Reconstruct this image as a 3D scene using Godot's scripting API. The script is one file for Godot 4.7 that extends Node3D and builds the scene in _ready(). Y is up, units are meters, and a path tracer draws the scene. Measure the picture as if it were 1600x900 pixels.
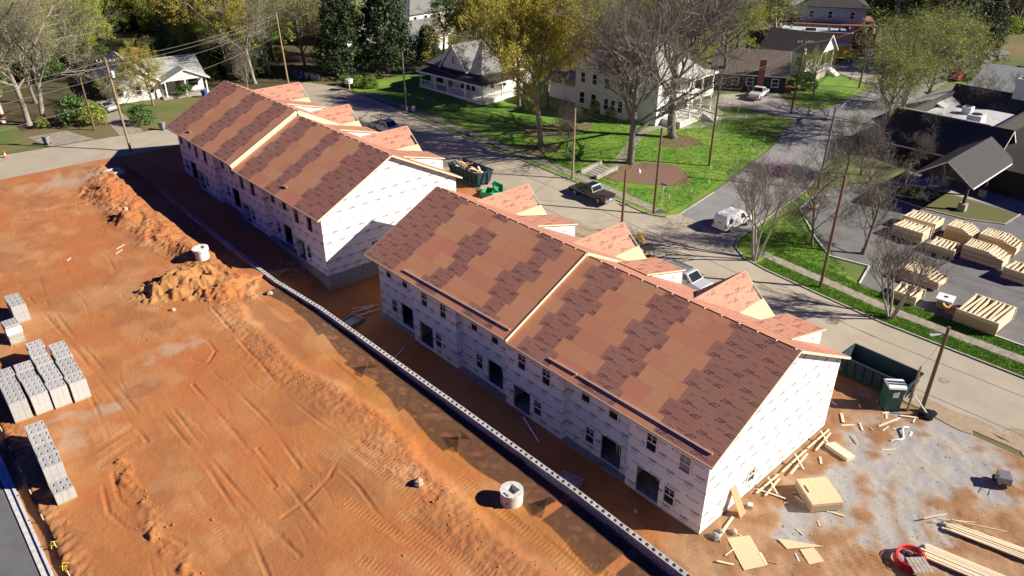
extends Node3D
# An aerial view of two townhouse blocks under construction beside a red clay lot.

class G:
	var v := PackedVector3Array()
	var n := PackedVector3Array()
	var t := PackedVector2Array()
	var c := PackedColorArray()
	var col := Color(1, 1, 1)
	var use_col := false
	func tri(a: Vector3, b: Vector3, d: Vector3, nr: Vector3, ua := Vector2.ZERO, ub := Vector2.ZERO, ud := Vector2.ZERO) -> void:
		if (d - a).cross(b - a).dot(nr) < 0.0:
			var q := b
			b = d
			d = q
			var uq := ub
			ub = ud
			ud = uq
		v.push_back(a); v.push_back(b); v.push_back(d)
		n.push_back(nr); n.push_back(nr); n.push_back(nr)
		t.push_back(ua); t.push_back(ub); t.push_back(ud)
		if use_col:
			c.push_back(col); c.push_back(col); c.push_back(col)
	func quad(a: Vector3, b: Vector3, d: Vector3, e: Vector3, nr: Vector3, w := 0.0, h := 0.0, u0 := 0.0, v0 := 0.0) -> void:
		var ww := w if w > 0.0 else a.distance_to(b)
		var hh := h if h > 0.0 else b.distance_to(d)
		tri(a, b, d, nr, Vector2(u0, v0), Vector2(u0 + ww, v0), Vector2(u0 + ww, v0 + hh))
		tri(a, d, e, nr, Vector2(u0, v0), Vector2(u0 + ww, v0 + hh), Vector2(u0, v0 + hh))
	func face(a: Vector3, b: Vector3, d: Vector3, e: Vector3, nr: Vector3, ua: Vector2, ub: Vector2, ud: Vector2, ue: Vector2) -> void:
		tri(a, b, d, nr, ua, ub, ud)
		tri(a, d, e, nr, ua, ud, ue)
	func plate(p: Array, nr: Vector3, th: float, uvs: Array) -> void:
		# convex 3D polygon p with outward normal nr, thickened inwards
		var c := Vector3.ZERO
		for q: Vector3 in p: c += q
		c /= p.size()
		for i in range(1, p.size() - 1):
			tri(p[0], p[i], p[i + 1], nr, uvs[0], uvs[i], uvs[i + 1])
			tri(p[0] - nr * th, p[i] - nr * th, p[i + 1] - nr * th, -nr, uvs[0], uvs[i], uvs[i + 1])
		for i in p.size():
			var j := (i + 1) % p.size()
			var a: Vector3 = p[i]
			var b: Vector3 = p[j]
			var sn := (b - a).cross(nr).normalized()
			if sn.dot((a + b) * 0.5 - c) < 0.0: sn = -sn
			quad(a, b, b - nr * th, a - nr * th, sn)
	func obox(o: Vector3, x: Vector3, y: Vector3, z: Vector3) -> void:
		# box with centre o and half axes x, y, z
		var xn := x.normalized()
		var yn := y.normalized()
		var zn := z.normalized()
		quad(o - x - y + z, o + x - y + z, o + x + y + z, o - x + y + z, zn)
		quad(o + x - y - z, o - x - y - z, o - x + y - z, o + x + y - z, -zn)
		quad(o + x - y + z, o + x - y - z, o + x + y - z, o + x + y + z, xn)
		quad(o - x - y - z, o - x - y + z, o - x + y + z, o - x + y - z, -xn)
		quad(o - x + y + z, o + x + y + z, o + x + y - z, o - x + y - z, yn)
		quad(o - x - y - z, o + x - y - z, o + x - y + z, o - x - y + z, -yn)
	func box(o: Vector3, s: Vector3, yaw := 0.0) -> void:
		var b := Basis(Vector3.UP, yaw)
		obox(o, b.x * s.x * 0.5, b.y * s.y * 0.5, b.z * s.z * 0.5)
	func b2(a: Vector3, b: Vector3) -> void:
		obox((a + b) * 0.5, Vector3((b.x - a.x) * 0.5, 0, 0), Vector3(0, (b.y - a.y) * 0.5, 0), Vector3(0, 0, (b.z - a.z) * 0.5))
	func bar(a: Vector3, b: Vector3, w: float, h: float, up := Vector3.UP) -> void:
		var d := (b - a)
		var l := d.length()
		if l < 0.0001: return
		d /= l
		if absf(d.dot(up)) > 0.98: up = Vector3.RIGHT
		var s := d.cross(up).normalized()
		var u := s.cross(d)
		obox((a + b) * 0.5, d * l * 0.5, u * h * 0.5, s * w * 0.5)
	func tube(a: Vector3, b: Vector3, ra: float, rb: float, k := 8, cap := true) -> void:
		var d := (b - a).normalized()
		var up := Vector3.UP if absf(d.y) < 0.95 else Vector3.RIGHT
		var s := d.cross(up).normalized()
		var u := s.cross(d)
		var l := a.distance_to(b)
		for i in k:
			var a0 := TAU * i / k
			var a1 := TAU * (i + 1) / k
			var n0 := s * cos(a0) + u * sin(a0)
			var n1 := s * cos(a1) + u * sin(a1)
			var p0 := a + n0 * ra
			var p1 := a + n1 * ra
			var p2 := b + n1 * rb
			var p3 := b + n0 * rb
			stri(p0, p1, p2, n0, n1, n1, Vector2(a0 * ra, 0), Vector2(a1 * ra, 0), Vector2(a1 * ra, l))
			stri(p0, p2, p3, n0, n1, n0, Vector2(a0 * ra, 0), Vector2(a1 * ra, l), Vector2(a0 * ra, l))
			if cap:
				if rb > 0.0: tri(b, p3, p2, d)
				if ra > 0.0: tri(a, p0, p1, -d)
	func stri(a: Vector3, b: Vector3, d: Vector3, na: Vector3, nb: Vector3, nd: Vector3, ua := Vector2.ZERO, ub := Vector2.ZERO, ud := Vector2.ZERO) -> void:
		if (d - a).cross(b - a).dot(na + nb + nd) < 0.0:
			v.push_back(a); v.push_back(d); v.push_back(b)
			n.push_back(na); n.push_back(nd); n.push_back(nb)
			t.push_back(ua); t.push_back(ud); t.push_back(ub)
		else:
			v.push_back(a); v.push_back(b); v.push_back(d)
			n.push_back(na); n.push_back(nb); n.push_back(nd)
			t.push_back(ua); t.push_back(ub); t.push_back(ud)
		if use_col:
			c.push_back(col); c.push_back(col); c.push_back(col)
	func lathe(o: Vector3, prof: Array, k := 16) -> void:
		# prof: [radius, y] from the bottom up, flat shaded rings
		for j in prof.size() - 1:
			var r0: float = prof[j][0]
			var y0: float = prof[j][1]
			var r1: float = prof[j + 1][0]
			var y1: float = prof[j + 1][1]
			var nr := Vector2(y1 - y0, r0 - r1).normalized()
			for i in k:
				var a0 := TAU * i / k
				var a1 := TAU * (i + 1) / k
				var d0 := Vector3(cos(a0), 0, sin(a0))
				var d1 := Vector3(cos(a1), 0, sin(a1))
				var n0 := d0 * nr.x + Vector3.UP * nr.y
				var n1 := d1 * nr.x + Vector3.UP * nr.y
				var p0 := o + d0 * r0 + Vector3.UP * y0
				var p1 := o + d1 * r0 + Vector3.UP * y0
				var p2 := o + d1 * r1 + Vector3.UP * y1
				var p3 := o + d0 * r1 + Vector3.UP * y1
				if r0 > 0.0001: stri(p0, p1, p2, n0, n1, n1)
				if r1 > 0.0001: stri(p0, p2, p3, n0, n1, n0)
	func prism(poly: Array, z0: float, z1: float, xf := Transform3D.IDENTITY, taper := 1.0, tc := Vector2.ZERO) -> void:
		# poly of Vector2 (x, y), extruded along z; the z1 end is scaled by taper about tc
		var pk := PackedVector2Array(poly)
		var idx := Geometry2D.triangulate_polygon(pk)
		var pa: Array[Vector3] = []
		var pb: Array[Vector3] = []
		for q: Vector2 in poly:
			var r := tc + (q - tc) * taper
			pa.push_back(xf * Vector3(q.x, q.y, z0))
			pb.push_back(xf * Vector3(r.x, r.y, z1))
		var zn := (xf.basis * Vector3(0, 0, signf(z1 - z0))).normalized()
		for i in range(0, idx.size(), 3):
			tri(pa[idx[i]], pa[idx[i + 1]], pa[idx[i + 2]], -zn, poly[idx[i]], poly[idx[i + 1]], poly[idx[i + 2]])
			tri(pb[idx[i]], pb[idx[i + 1]], pb[idx[i + 2]], zn, poly[idx[i]], poly[idx[i + 1]], poly[idx[i + 2]])
		var cw := Geometry2D.is_polygon_clockwise(pk)
		for i in poly.size():
			var j := (i + 1) % poly.size()
			var e := pa[j] - pa[i]
			var nr := e.cross(zn * signf(z1 - z0)).normalized()
			var nn := nr if not cw else -nr
			quad(pa[i], pa[j], pb[j], pb[i], nn)
	func shell(poly: Array, hw: Array) -> void:
		# side profile of Vector2 (z, y), given half widths, mirrored about x = 0
		var idx := Geometry2D.triangulate_polygon(PackedVector2Array(poly))
		var cw := Geometry2D.is_polygon_clockwise(PackedVector2Array(poly))
		var k := poly.size()
		for s: float in [-1.0, 1.0]:
			for i in range(0, idx.size(), 3):
				var q := []
				for j in 3:
					var e: int = idx[i + j]
					q.push_back(Vector3(s * hw[e], poly[e].y, poly[e].x))
				var nr: Vector3 = (q[1] - q[0]).cross(q[2] - q[0]).normalized()
				if nr.x * s < 0.0: nr = -nr
				tri(q[0], q[1], q[2], nr)
		for i in k:
			var j := (i + 1) % k
			var a := Vector3(-hw[i], poly[i].y, poly[i].x)
			var b := Vector3(-hw[j], poly[j].y, poly[j].x)
			var c := Vector3(hw[j], poly[j].y, poly[j].x)
			var d := Vector3(hw[i], poly[i].y, poly[i].x)
			var e: Vector2 = poly[j] - poly[i]
			var n2 := Vector2(e.y, -e.x).normalized()
			if cw: n2 = -n2
			quad(a, b, c, d, Vector3(0, n2.y, n2.x))
	func mesh() -> ArrayMesh:
		var m := ArrayMesh.new()
		if v.is_empty(): return m
		var a := []
		a.resize(Mesh.ARRAY_MAX)
		a[Mesh.ARRAY_VERTEX] = v
		a[Mesh.ARRAY_NORMAL] = n
		a[Mesh.ARRAY_TEX_UV] = t
		if use_col: a[Mesh.ARRAY_COLOR] = c
		m.add_surface_from_arrays(Mesh.PRIMITIVE_TRIANGLES, a)
		return m

var M := {}
var used := {}
var rng := RandomNumberGenerator.new()

func numbered(s: String) -> String:
	if not used.has(s):
		used[s] = 0
		return s
	used[s] += 1
	return "%s_%03d" % [s, used[s]]

func tag(o: Node, label: String, category: String, group := "") -> void:
	o.set_meta("label", label)
	o.set_meta("category", category)
	if group != "": o.set_meta("group", group)

func thing(called: String, label: String, category: String, at := Vector3.ZERO, turn := 0.0, group := "") -> Node3D:
	var o := Node3D.new()
	o.name = numbered(called)
	add_child(o)
	o.position = at
	o.rotation.y = turn
	tag(o, label, category, group)
	return o

func part(called: String, g: Variant, m: Material, parent: Node) -> MeshInstance3D:
	var o := MeshInstance3D.new()
	o.name = called
	o.mesh = g.mesh() if g is G else g
	o.material_override = m
	parent.add_child(o, true)
	return o

func solo(called: String, g: Variant, m: Material, label: String, category: String, group := "", at := Vector3.ZERO, turn := 0.0) -> MeshInstance3D:
	var o := MeshInstance3D.new()
	o.name = numbered(called)
	o.mesh = g.mesh() if g is G else g
	o.material_override = m
	add_child(o)
	o.position = at
	o.rotation.y = turn
	tag(o, label, category, group)
	return o

func struct(called: String, g: Variant, m: Material) -> MeshInstance3D:
	var o := MeshInstance3D.new()
	o.name = numbered(called)
	o.mesh = g.mesh() if g is G else g
	o.material_override = m
	add_child(o)
	o.set_meta("kind", "structure")
	return o

func copy(o: Node3D, at: Vector3, turn := 0.0, label := "", group := "") -> Node3D:
	var r: Node3D = o.duplicate()
	var base := String(o.name)
	if base.length() > 4 and base[base.length() - 4] == "_" and base.substr(base.length() - 3).is_valid_int(): base = base.substr(0, base.length() - 4)
	r.name = numbered(base)
	add_child(r)
	r.position = at
	r.rotation.y = turn
	if label != "": r.set_meta("label", label)
	if group != "": r.set_meta("group", group)
	return r

# ---------- procedural textures ----------
func noise(sd: int, fr: float, oct := 4, kind := FastNoiseLite.TYPE_SIMPLEX_SMOOTH) -> FastNoiseLite:
	var f := FastNoiseLite.new()
	f.seed = sd
	f.frequency = fr
	f.noise_type = kind
	f.fractal_octaves = oct
	f.fractal_type = FastNoiseLite.FRACTAL_FBM if oct > 1 else FastNoiseLite.FRACTAL_NONE
	return f

func tex_ramp(sd: int, fr: float, cols: Array, size := 256, oct := 4, kind := FastNoiseLite.TYPE_SIMPLEX_SMOOTH, stretch := 1) -> ImageTexture:
	var im := noise(sd, fr, oct, kind).get_seamless_image(size, size / stretch)
	im.convert(Image.FORMAT_L8)
	var src := im.get_data()
	var lut := PackedByteArray()
	lut.resize(768)
	for i in 256:
		var x := float(i) / 255.0 * (cols.size() - 1)
		var k := mini(int(x), cols.size() - 2)
		var cc: Color = (cols[k] as Color).lerp(cols[k + 1], x - k)
		lut[i * 3] = int(clampf(cc.r, 0, 1) * 255)
		lut[i * 3 + 1] = int(clampf(cc.g, 0, 1) * 255)
		lut[i * 3 + 2] = int(clampf(cc.b, 0, 1) * 255)
	var out := PackedByteArray()
	out.resize(src.size() * 3)
	for i in src.size():
		var k := src[i] * 3
		out[i * 3] = lut[k]
		out[i * 3 + 1] = lut[k + 1]
		out[i * 3 + 2] = lut[k + 2]
	var r := Image.create_from_data(size, size / stretch, false, Image.FORMAT_RGB8, out)
	return ImageTexture.create_from_image(r)

func tex_bump(sd: int, fr: float, strength := 4.0, size := 256, oct := 4) -> ImageTexture:
	var im := noise(sd, fr, oct).get_seamless_image(size, size)
	im.convert(Image.FORMAT_RGBA8)
	im.bump_map_to_normal_map(strength)
	return ImageTexture.create_from_image(im)

func lin(r: float, g: float, b: float) -> Color:
	return Color(r, g, b).linear_to_srgb()

func mat(key: String, col: Color, rough := 0.85, metal := 0.0) -> StandardMaterial3D:
	var m := StandardMaterial3D.new()
	m.albedo_color = col
	m.roughness = rough
	m.metallic = metal
	M[key] = m
	return m

func mat_tex(key: String, tx: Texture2D, metres: float, rough := 0.9, col := Color(1, 1, 1), nrm: Texture2D = null, ns := 1.0) -> StandardMaterial3D:
	var m := mat(key, col, rough)
	m.albedo_texture = tx
	m.uv1_triplanar = true
	m.uv1_world_triplanar = true
	m.uv1_scale = Vector3.ONE / metres
	if nrm:
		m.normal_enabled = true
		m.normal_texture = nrm
		m.normal_scale = ns
	return m

# a 5 x 7 dot font, only the letters that are printed on the site
const GLYPH := {
	"A": [14, 17, 17, 31, 17, 17, 17], "D": [30, 17, 17, 17, 17, 17, 30], "G": [14, 17, 16, 23, 17, 17, 15],
	"I": [14, 4, 4, 4, 4, 4, 14], "P": [30, 17, 17, 30, 16, 16, 16], "R": [30, 17, 17, 30, 20, 18, 17],
	"U": [17, 17, 17, 17, 17, 17, 14], "Z": [31, 1, 2, 4, 8, 16, 31], "a": [0, 0, 14, 1, 15, 17, 15],
	"e": [0, 0, 14, 17, 31, 16, 14], "f": [6, 9, 8, 28, 8, 8, 8], "i": [4, 0, 12, 4, 4, 4, 14],
	"l": [12, 4, 4, 4, 4, 4, 14], "m": [0, 0, 26, 21, 21, 17, 17], "n": [0, 0, 22, 25, 17, 17, 17],
	"o": [0, 0, 14, 17, 17, 17, 14], "r": [0, 0, 22, 25, 16, 16, 16], "s": [0, 0, 15, 16, 14, 1, 30],
	"t": [8, 8, 28, 8, 8, 9, 6], "y": [0, 0, 17, 17, 15, 1, 14], " ": [0, 0, 0, 0, 0, 0, 0],
	"S": [15, 16, 16, 14, 1, 1, 30], "T": [31, 4, 4, 4, 4, 4, 4], "O": [14, 17, 17, 17, 17, 17, 14], "E": [31, 16, 16, 30, 16, 16, 31]}

func put_text(im: Image, s: String, x: int, y: int, px: int, py: int, c: Color, flip := false, italic := 0.0, bold := 0) -> void:
	var w := s.length() * 6 * px
	for i in s.length():
		var gl: Array = GLYPH.get(s[i], GLYPH[" "])
		for r in 7:
			var sh := int((6 - r) * py * italic)
			for k in 5:
				if (int(gl[r]) >> (4 - k)) & 1:
					var rx := x + (i * 6 + k) * px + sh
					var ry := y + r * py
					if flip:
						rx = x + w - (i * 6 + k + 1) * px - sh
						ry = y + 7 * py - (r + 1) * py
					im.fill_rect(Rect2i(rx, ry, px + bold, py), c)

func wrap_texture() -> ImageTexture:
	# house wrap, one roll: 1.36 m by 2.74 m
	var im := Image.create(512, 1024, false, Image.FORMAT_RGB8)
	im.fill(Color(0.89, 0.893, 0.905))
	var dark := Color(0.1, 0.1, 0.14)
	var mid := Color(0.3, 0.28, 0.36)
	var purple := Color(0.38, 0.24, 0.33)
	# one row with the red roundel, two staggered rows with the bold word
	for ox in [0, -512, 512]:
		for dy in range(-26, 27):
			var w := int(sqrt(676.0 - dy * dy))
			im.fill_rect(Rect2i(ox + 60 - w, 150 + dy, 2 * w, 1), Color(0.72, 0.1, 0.14))
		put_text(im, "Professional", ox + 110, 116, 4, 8, purple, false, 0.0, 1)
		im.fill_rect(Rect2i(ox + 110, 184, 250, 6), Color(0.5, 0.4, 0.48))
		im.fill_rect(Rect2i(ox + 110, 200, 170, 5), Color(0.6, 0.54, 0.6))
		for r in 2:
			var y := 450 + r * 340
			var bx: int = ox + 40 + r * 250
			put_text(im, "Professional", bx - 60, y + 6, 3, 6, mid, false, 0.0, 1)
			put_text(im, "GUARD", bx + 170, y - 16, 8, 11, dark, false, 0.2, 4)
			im.fill_rect(Rect2i(bx + 250, y + 66, 30, 20), dark)
			put_text(im, "Professional", bx + 150, y + 104, 3, 6, mid, false, 0.0, 1)
			im.fill_rect(Rect2i(bx + 190, y + 140, 130, 5), mid)
	# lap line of the roll
	im.fill_rect(Rect2i(0, 1010, 512, 6), Color(0.66, 0.66, 0.7))
	im.generate_mipmaps()
	return ImageTexture.create_from_image(im)

func panel_texture(sd: int, base: Color, dots: bool) -> ImageTexture:
	# printed roof panel, 2.44 m by 1.22 m
	var im := Image.create(512, 256, false, Image.FORMAT_RGB8)
	im.fill(base)
	var r := RandomNumberGenerator.new()
	r.seed = sd
	for i in 2600:
		var k := r.randf_range(-0.03, 0.03)
		im.fill_rect(Rect2i(r.randi() % 512, r.randi() % 256, 2 + r.randi() % 7, 1 + r.randi() % 4), Color(base.r + k, base.g + k, base.b + k))
	if dots:
		var ink := Color(base.r * 0.2, base.g * 0.2, base.b * 0.26)
		var soft := Color(base.r * 0.52, base.g * 0.5, base.b * 0.55)
		put_text(im, "ZIP", 20 + r.randi() % 30, 176, 7, 8, ink, false, 0.45, 4)
		put_text(im, "System", 165 + r.randi() % 20, 196, 3, 4, ink.lerp(soft, 0.3), false, 0.3, 1)
		put_text(im, "ZIP", 350 + r.randi() % 20, 30, 7, 8, ink, true, 0.45, 4)
		put_text(im, "System", 226, 40, 3, 4, ink.lerp(soft, 0.3), true, 0.3, 1)
		for q in [[60, 60], [70, 76], [52, 92], [300, 190], [316, 206], [250, 222]]:
			im.fill_rect(Rect2i(q[0] + r.randi() % 30, q[1], 70 + r.randi() % 40, 4), soft)
		im.fill_rect(Rect2i(0, 128, 512, 2), soft)
	im.generate_mipmaps()
	return ImageTexture.create_from_image(im)

func osb_texture(sd: int, base: Color) -> ImageTexture:
	var im := Image.create(512, 256, false, Image.FORMAT_RGB8)
	im.fill(base)
	var r := RandomNumberGenerator.new()
	r.seed = sd
	for i in 5200:
		var k := r.randf_range(-0.06, 0.06)
		var w := r.randf_range(-0.02, 0.02)
		var hz := r.randf() < 0.6
		im.fill_rect(Rect2i(r.randi() % 512, r.randi() % 256, (5 + r.randi() % 14) if hz else (2 + r.randi() % 3), (2 + r.randi() % 3) if hz else (5 + r.randi() % 12)), Color(base.r + k, base.g + k + w, base.b + k + w))
	for i in 60:
		im.fill_rect(Rect2i(r.randi() % 512, r.randi() % 256, 3, 2), Color(base.r * 0.5, base.g * 0.45, base.b * 0.4))
	im.generate_mipmaps()
	return ImageTexture.create_from_image(im)

func mat_uv(key: String, tx: Texture2D, sx: float, sy: float, rough := 0.85) -> StandardMaterial3D:
	var m := mat(key, Color(1, 1, 1), rough)
	m.albedo_texture = tx
	m.uv1_scale = Vector3(1.0 / sx, 1.0 / sy, 1)
	return m

func make_materials() -> void:
	var grain := tex_bump(11, 0.05, 6.0, 256, 4)
	var soft := tex_bump(12, 0.02, 3.0, 256, 3)
	# soil: vertex colours times a clod pattern
	var soil := mat_tex("soil", tex_ramp(21, 0.035, [Color(0.84, 0.83, 0.82), Color(0.92, 0.92, 0.91), Color(0.95, 0.95, 0.95), Color(1, 1, 1)], 512, 5), 3.1, 0.95, Color(1, 1, 1), grain, 0.14)
	soil.vertex_color_use_as_albedo = true
	var lawn := mat_tex("lawn", tex_ramp(22, 0.06, [Color(0.72, 0.75, 0.66), Color(0.9, 0.93, 0.86), Color(1, 1, 0.94)], 512, 5), 3.7, 0.95)
	lawn.vertex_color_use_as_albedo = true
	mat_tex("road", tex_ramp(23, 0.012, [lin(0.325, 0.287, 0.225), lin(0.355, 0.315, 0.248), lin(0.375, 0.334, 0.262), lin(0.4, 0.358, 0.282)], 512, 5), 23.0, 0.92)
	mat_tex("road_grey", tex_ramp(24, 0.012, [lin(0.185, 0.188, 0.194), lin(0.21, 0.213, 0.218), lin(0.235, 0.236, 0.237)], 512, 5), 19.0, 0.92)
	mat_tex("asphalt", tex_ramp(25, 0.014, [lin(0.1, 0.105, 0.113), lin(0.12, 0.125, 0.133), lin(0.135, 0.139, 0.145)], 512, 5), 11.0, 0.9)
	mat_tex("lot_asphalt", tex_ramp(26, 0.012, [lin(0.11, 0.112, 0.117), lin(0.14, 0.142, 0.146), lin(0.165, 0.165, 0.164)], 512, 5), 21.0, 0.92)
	mat_tex("seal", tex_ramp(27, 0.03, [lin(0.06, 0.055, 0.05), lin(0.1, 0.09, 0.08)], 256, 3), 3.0, 0.9)
	mat_tex("concrete", tex_ramp(28, 0.02, [lin(0.26, 0.245, 0.215), lin(0.36, 0.335, 0.3), lin(0.42, 0.4, 0.36)], 256, 5), 4.0, 0.9, Color(1, 1, 1), soft, 0.3)
	mat_tex("concrete_pale", tex_ramp(29, 0.02, [lin(0.44, 0.43, 0.41), lin(0.58, 0.57, 0.55), lin(0.64, 0.63, 0.61)], 256, 5), 1.7, 0.9, Color(1, 1, 1), soft, 0.3)
	mat_tex("concrete_grey", tex_ramp(30, 0.02, [lin(0.16, 0.16, 0.16), lin(0.25, 0.25, 0.245), lin(0.33, 0.325, 0.31)], 256, 5), 2.6, 0.9, Color(1, 1, 1), soft, 0.4)
	mat_tex("sidewalk", tex_ramp(31, 0.02, [lin(0.2, 0.175, 0.14), lin(0.28, 0.25, 0.21), lin(0.34, 0.31, 0.27)], 256, 5), 5.0, 0.92, Color(1, 1, 1), soft, 0.3)
	mat_tex("block", tex_ramp(32, 0.03, [lin(0.36, 0.36, 0.36), lin(0.45, 0.45, 0.45), lin(0.5, 0.5, 0.495)], 256, 5), 1.1, 0.9, Color(1, 1, 1), grain, 0.4)
	mat_tex("block_b", tex_ramp(33, 0.03, [lin(0.32, 0.32, 0.32), lin(0.4, 0.4, 0.4), lin(0.46, 0.46, 0.455)], 256, 5), 1.1, 0.9, Color(1, 1, 1), grain, 0.4)
	var wm := mat_uv("wrap", wrap_texture(), 1.36, 2.74, 0.6)
	wm.normal_enabled = true
	wm.normal_texture = tex_bump(13, 0.012, 5.0, 256, 3)
	wm.normal_scale = 0.35
	var db := [Color(0.71, 0.5, 0.415), Color(0.7, 0.485, 0.405), Color(0.71, 0.51, 0.425), Color(0.695, 0.495, 0.415)]
	for i in 4: mat_uv("zip%d" % i, panel_texture(40 + i, db[i], true), 2.44, 1.22, 0.75)
	var ob := [Color(0.87, 0.62, 0.445), Color(0.875, 0.635, 0.455), Color(0.865, 0.59, 0.44), Color(0.86, 0.635, 0.465), Color(0.87, 0.61, 0.43), Color(0.86, 0.575, 0.435)]
	for i in 6: mat_uv("osb%d" % i, osb_texture(50 + i, ob[i]), 2.44, 1.22, 0.85)
	mat_uv("zip_pink", panel_texture(60, Color(0.7, 0.545, 0.53), true), 2.44, 1.22, 0.8)
	mat_tex("plywood", tex_ramp(61, 0.03, [lin(0.56, 0.41, 0.235), lin(0.65, 0.49, 0.3), lin(0.71, 0.55, 0.35)], 256, 4), 1.4, 0.85)
	mat_tex("lumber", tex_ramp(62, 0.04, [lin(0.62, 0.5, 0.335), lin(0.72, 0.605, 0.43), lin(0.78, 0.675, 0.51)], 256, 4), 1.0, 0.85)
	mat_tex("lumber_old", tex_ramp(63, 0.04, [lin(0.26, 0.19, 0.12), lin(0.36, 0.28, 0.18), lin(0.42, 0.33, 0.22)], 256, 4), 1.0, 0.9)
	mat_tex("pole_wood", tex_ramp(64, 0.05, [lin(0.1, 0.055, 0.03), lin(0.16, 0.095, 0.055), lin(0.22, 0.14, 0.085)], 256, 4), 1.2, 0.9)
	mat_tex("pole_pale", tex_ramp(65, 0.05, [lin(0.22, 0.16, 0.1), lin(0.32, 0.24, 0.15), lin(0.38, 0.29, 0.19)], 256, 4), 1.2, 0.9)
	mat_tex("bark_grey", tex_ramp(66, 0.06, [lin(0.1, 0.088, 0.076), lin(0.19, 0.172, 0.15), lin(0.28, 0.255, 0.225)], 256, 5), 1.3, 0.95, Color(1, 1, 1), grain, 1.0)
	mat_tex("bark_pale", tex_ramp(67, 0.06, [lin(0.2, 0.175, 0.145), lin(0.3, 0.27, 0.23), lin(0.38, 0.345, 0.3)], 256, 5), 1.3, 0.95)
	mat("twig_grey", lin(0.2, 0.178, 0.152), 0.95)
	mat("twig_brown", lin(0.19, 0.16, 0.125), 0.95)
	mat("twig_pale", lin(0.225, 0.2, 0.17), 0.95)
	mat("white_paint", lin(0.78, 0.78, 0.77), 0.55)
	mat("vinyl", lin(0.74, 0.75, 0.76), 0.4)
	mat_tex("siding_white", tex_ramp(68, 0.02, [lin(0.62, 0.62, 0.6), lin(0.74, 0.74, 0.72), lin(0.78, 0.78, 0.765)], 256, 4), 4.0, 0.7)
	mat_tex("siding_grey", tex_ramp(69, 0.02, [lin(0.58, 0.6, 0.62), lin(0.68, 0.7, 0.72)], 256, 4), 4.0, 0.7)
	mat_tex("siding_blue", tex_ramp(70, 0.02, [lin(0.3, 0.38, 0.52), lin(0.37, 0.45, 0.6)], 256, 4), 4.0, 0.7)
	mat_tex("siding_green", tex_ramp(71, 0.02, [lin(0.022, 0.035, 0.032), lin(0.035, 0.05, 0.046)], 256, 4), 4.0, 0.75)
	mat("paint_green", lin(0.1, 0.26, 0.2), 0.6)
	mat_tex("brick", tex_ramp(72, 0.06, [lin(0.16, 0.06, 0.045), lin(0.26, 0.105, 0.08), lin(0.33, 0.15, 0.12)], 256, 4), 1.5, 0.9)
	mat_tex("brick_pink", tex_ramp(73, 0.05, [lin(0.4, 0.25, 0.2), lin(0.5, 0.34, 0.28)], 256, 4), 1.5, 0.9)
	mat_tex("brick_dark", tex_ramp(74, 0.05, [lin(0.035, 0.028, 0.026), lin(0.06, 0.046, 0.04)], 256, 4), 1.5, 0.9)
	mat_tex("shingle_grey", tex_ramp(75, 0.05, [lin(0.12, 0.125, 0.13), lin(0.19, 0.195, 0.2), lin(0.25, 0.255, 0.26)], 256, 5), 2.4, 0.95, Color(1, 1, 1), grain, 0.5)
	mat_tex("shingle_pale", tex_ramp(76, 0.05, [lin(0.26, 0.28, 0.28), lin(0.36, 0.38, 0.38), lin(0.43, 0.45, 0.45)], 256, 5), 2.4, 0.95, Color(1, 1, 1), grain, 0.5)
	mat_tex("shingle_brown", tex_ramp(77, 0.05, [lin(0.1, 0.08, 0.068), lin(0.15, 0.125, 0.11), lin(0.2, 0.17, 0.15)], 256, 5), 2.4, 0.95, Color(1, 1, 1), grain, 0.5)
	mat_tex("shingle_black", tex_ramp(78, 0.05, [lin(0.03, 0.028, 0.027), lin(0.045, 0.043, 0.042), lin(0.06, 0.058, 0.057)], 256, 5), 2.4, 0.9, Color(1, 1, 1), grain, 0.5)
	mat_tex("shingle_slate", tex_ramp(79, 0.05, [lin(0.036, 0.037, 0.04), lin(0.05, 0.052, 0.056)], 256, 5), 2.4, 0.9, Color(1, 1, 1), grain, 0.5)
	mat_tex("membrane", tex_ramp(80, 0.02, [lin(0.36, 0.38, 0.4), lin(0.47, 0.49, 0.51), lin(0.54, 0.55, 0.56)], 256, 5), 5.0, 0.7)
	mat_tex("roof_teal", tex_ramp(81, 0.02, [lin(0.3, 0.38, 0.38), lin(0.42, 0.5, 0.5), lin(0.52, 0.58, 0.58)], 256, 5), 5.0, 0.8)
	mat("glass", lin(0.02, 0.024, 0.028), 0.06)
	mat("glass_pale", lin(0.18, 0.2, 0.2), 0.1)
	mat("metal_grey", lin(0.3, 0.31, 0.32), 0.45, 0.6)
	mat("metal_white", lin(0.62, 0.63, 0.64), 0.5)
	mat("metal_dark", lin(0.05, 0.05, 0.055), 0.5, 0.4)
	mat("black", lin(0.014, 0.014, 0.015), 0.8)
	mat("rubber", lin(0.02, 0.02, 0.021), 0.9)
	mat("rim", lin(0.42, 0.43, 0.44), 0.35, 0.7)
	mat("lamp_red", lin(0.45, 0.02, 0.02), 0.3)
	mat("lamp_white", lin(0.7, 0.7, 0.66), 0.25)
	mat_tex("dumpster", tex_ramp(82, 0.03, [lin(0.008, 0.026, 0.034), lin(0.013, 0.042, 0.055), lin(0.02, 0.06, 0.075)], 256, 4), 2.0, 0.55)
	mat("potty_green", lin(0.012, 0.1, 0.075), 0.45)
	mat("green_bright", lin(0.02, 0.27, 0.1), 0.5)
	mat("yellow", lin(0.65, 0.36, 0.02), 0.45)
	mat("cat_yellow", lin(0.55, 0.34, 0.04), 0.5)
	mat("orange", lin(0.7, 0.13, 0.03), 0.6)
	mat("red", lin(0.5, 0.02, 0.03), 0.45)
	mat("blue_bin", lin(0.02, 0.06, 0.36), 0.5)
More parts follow.
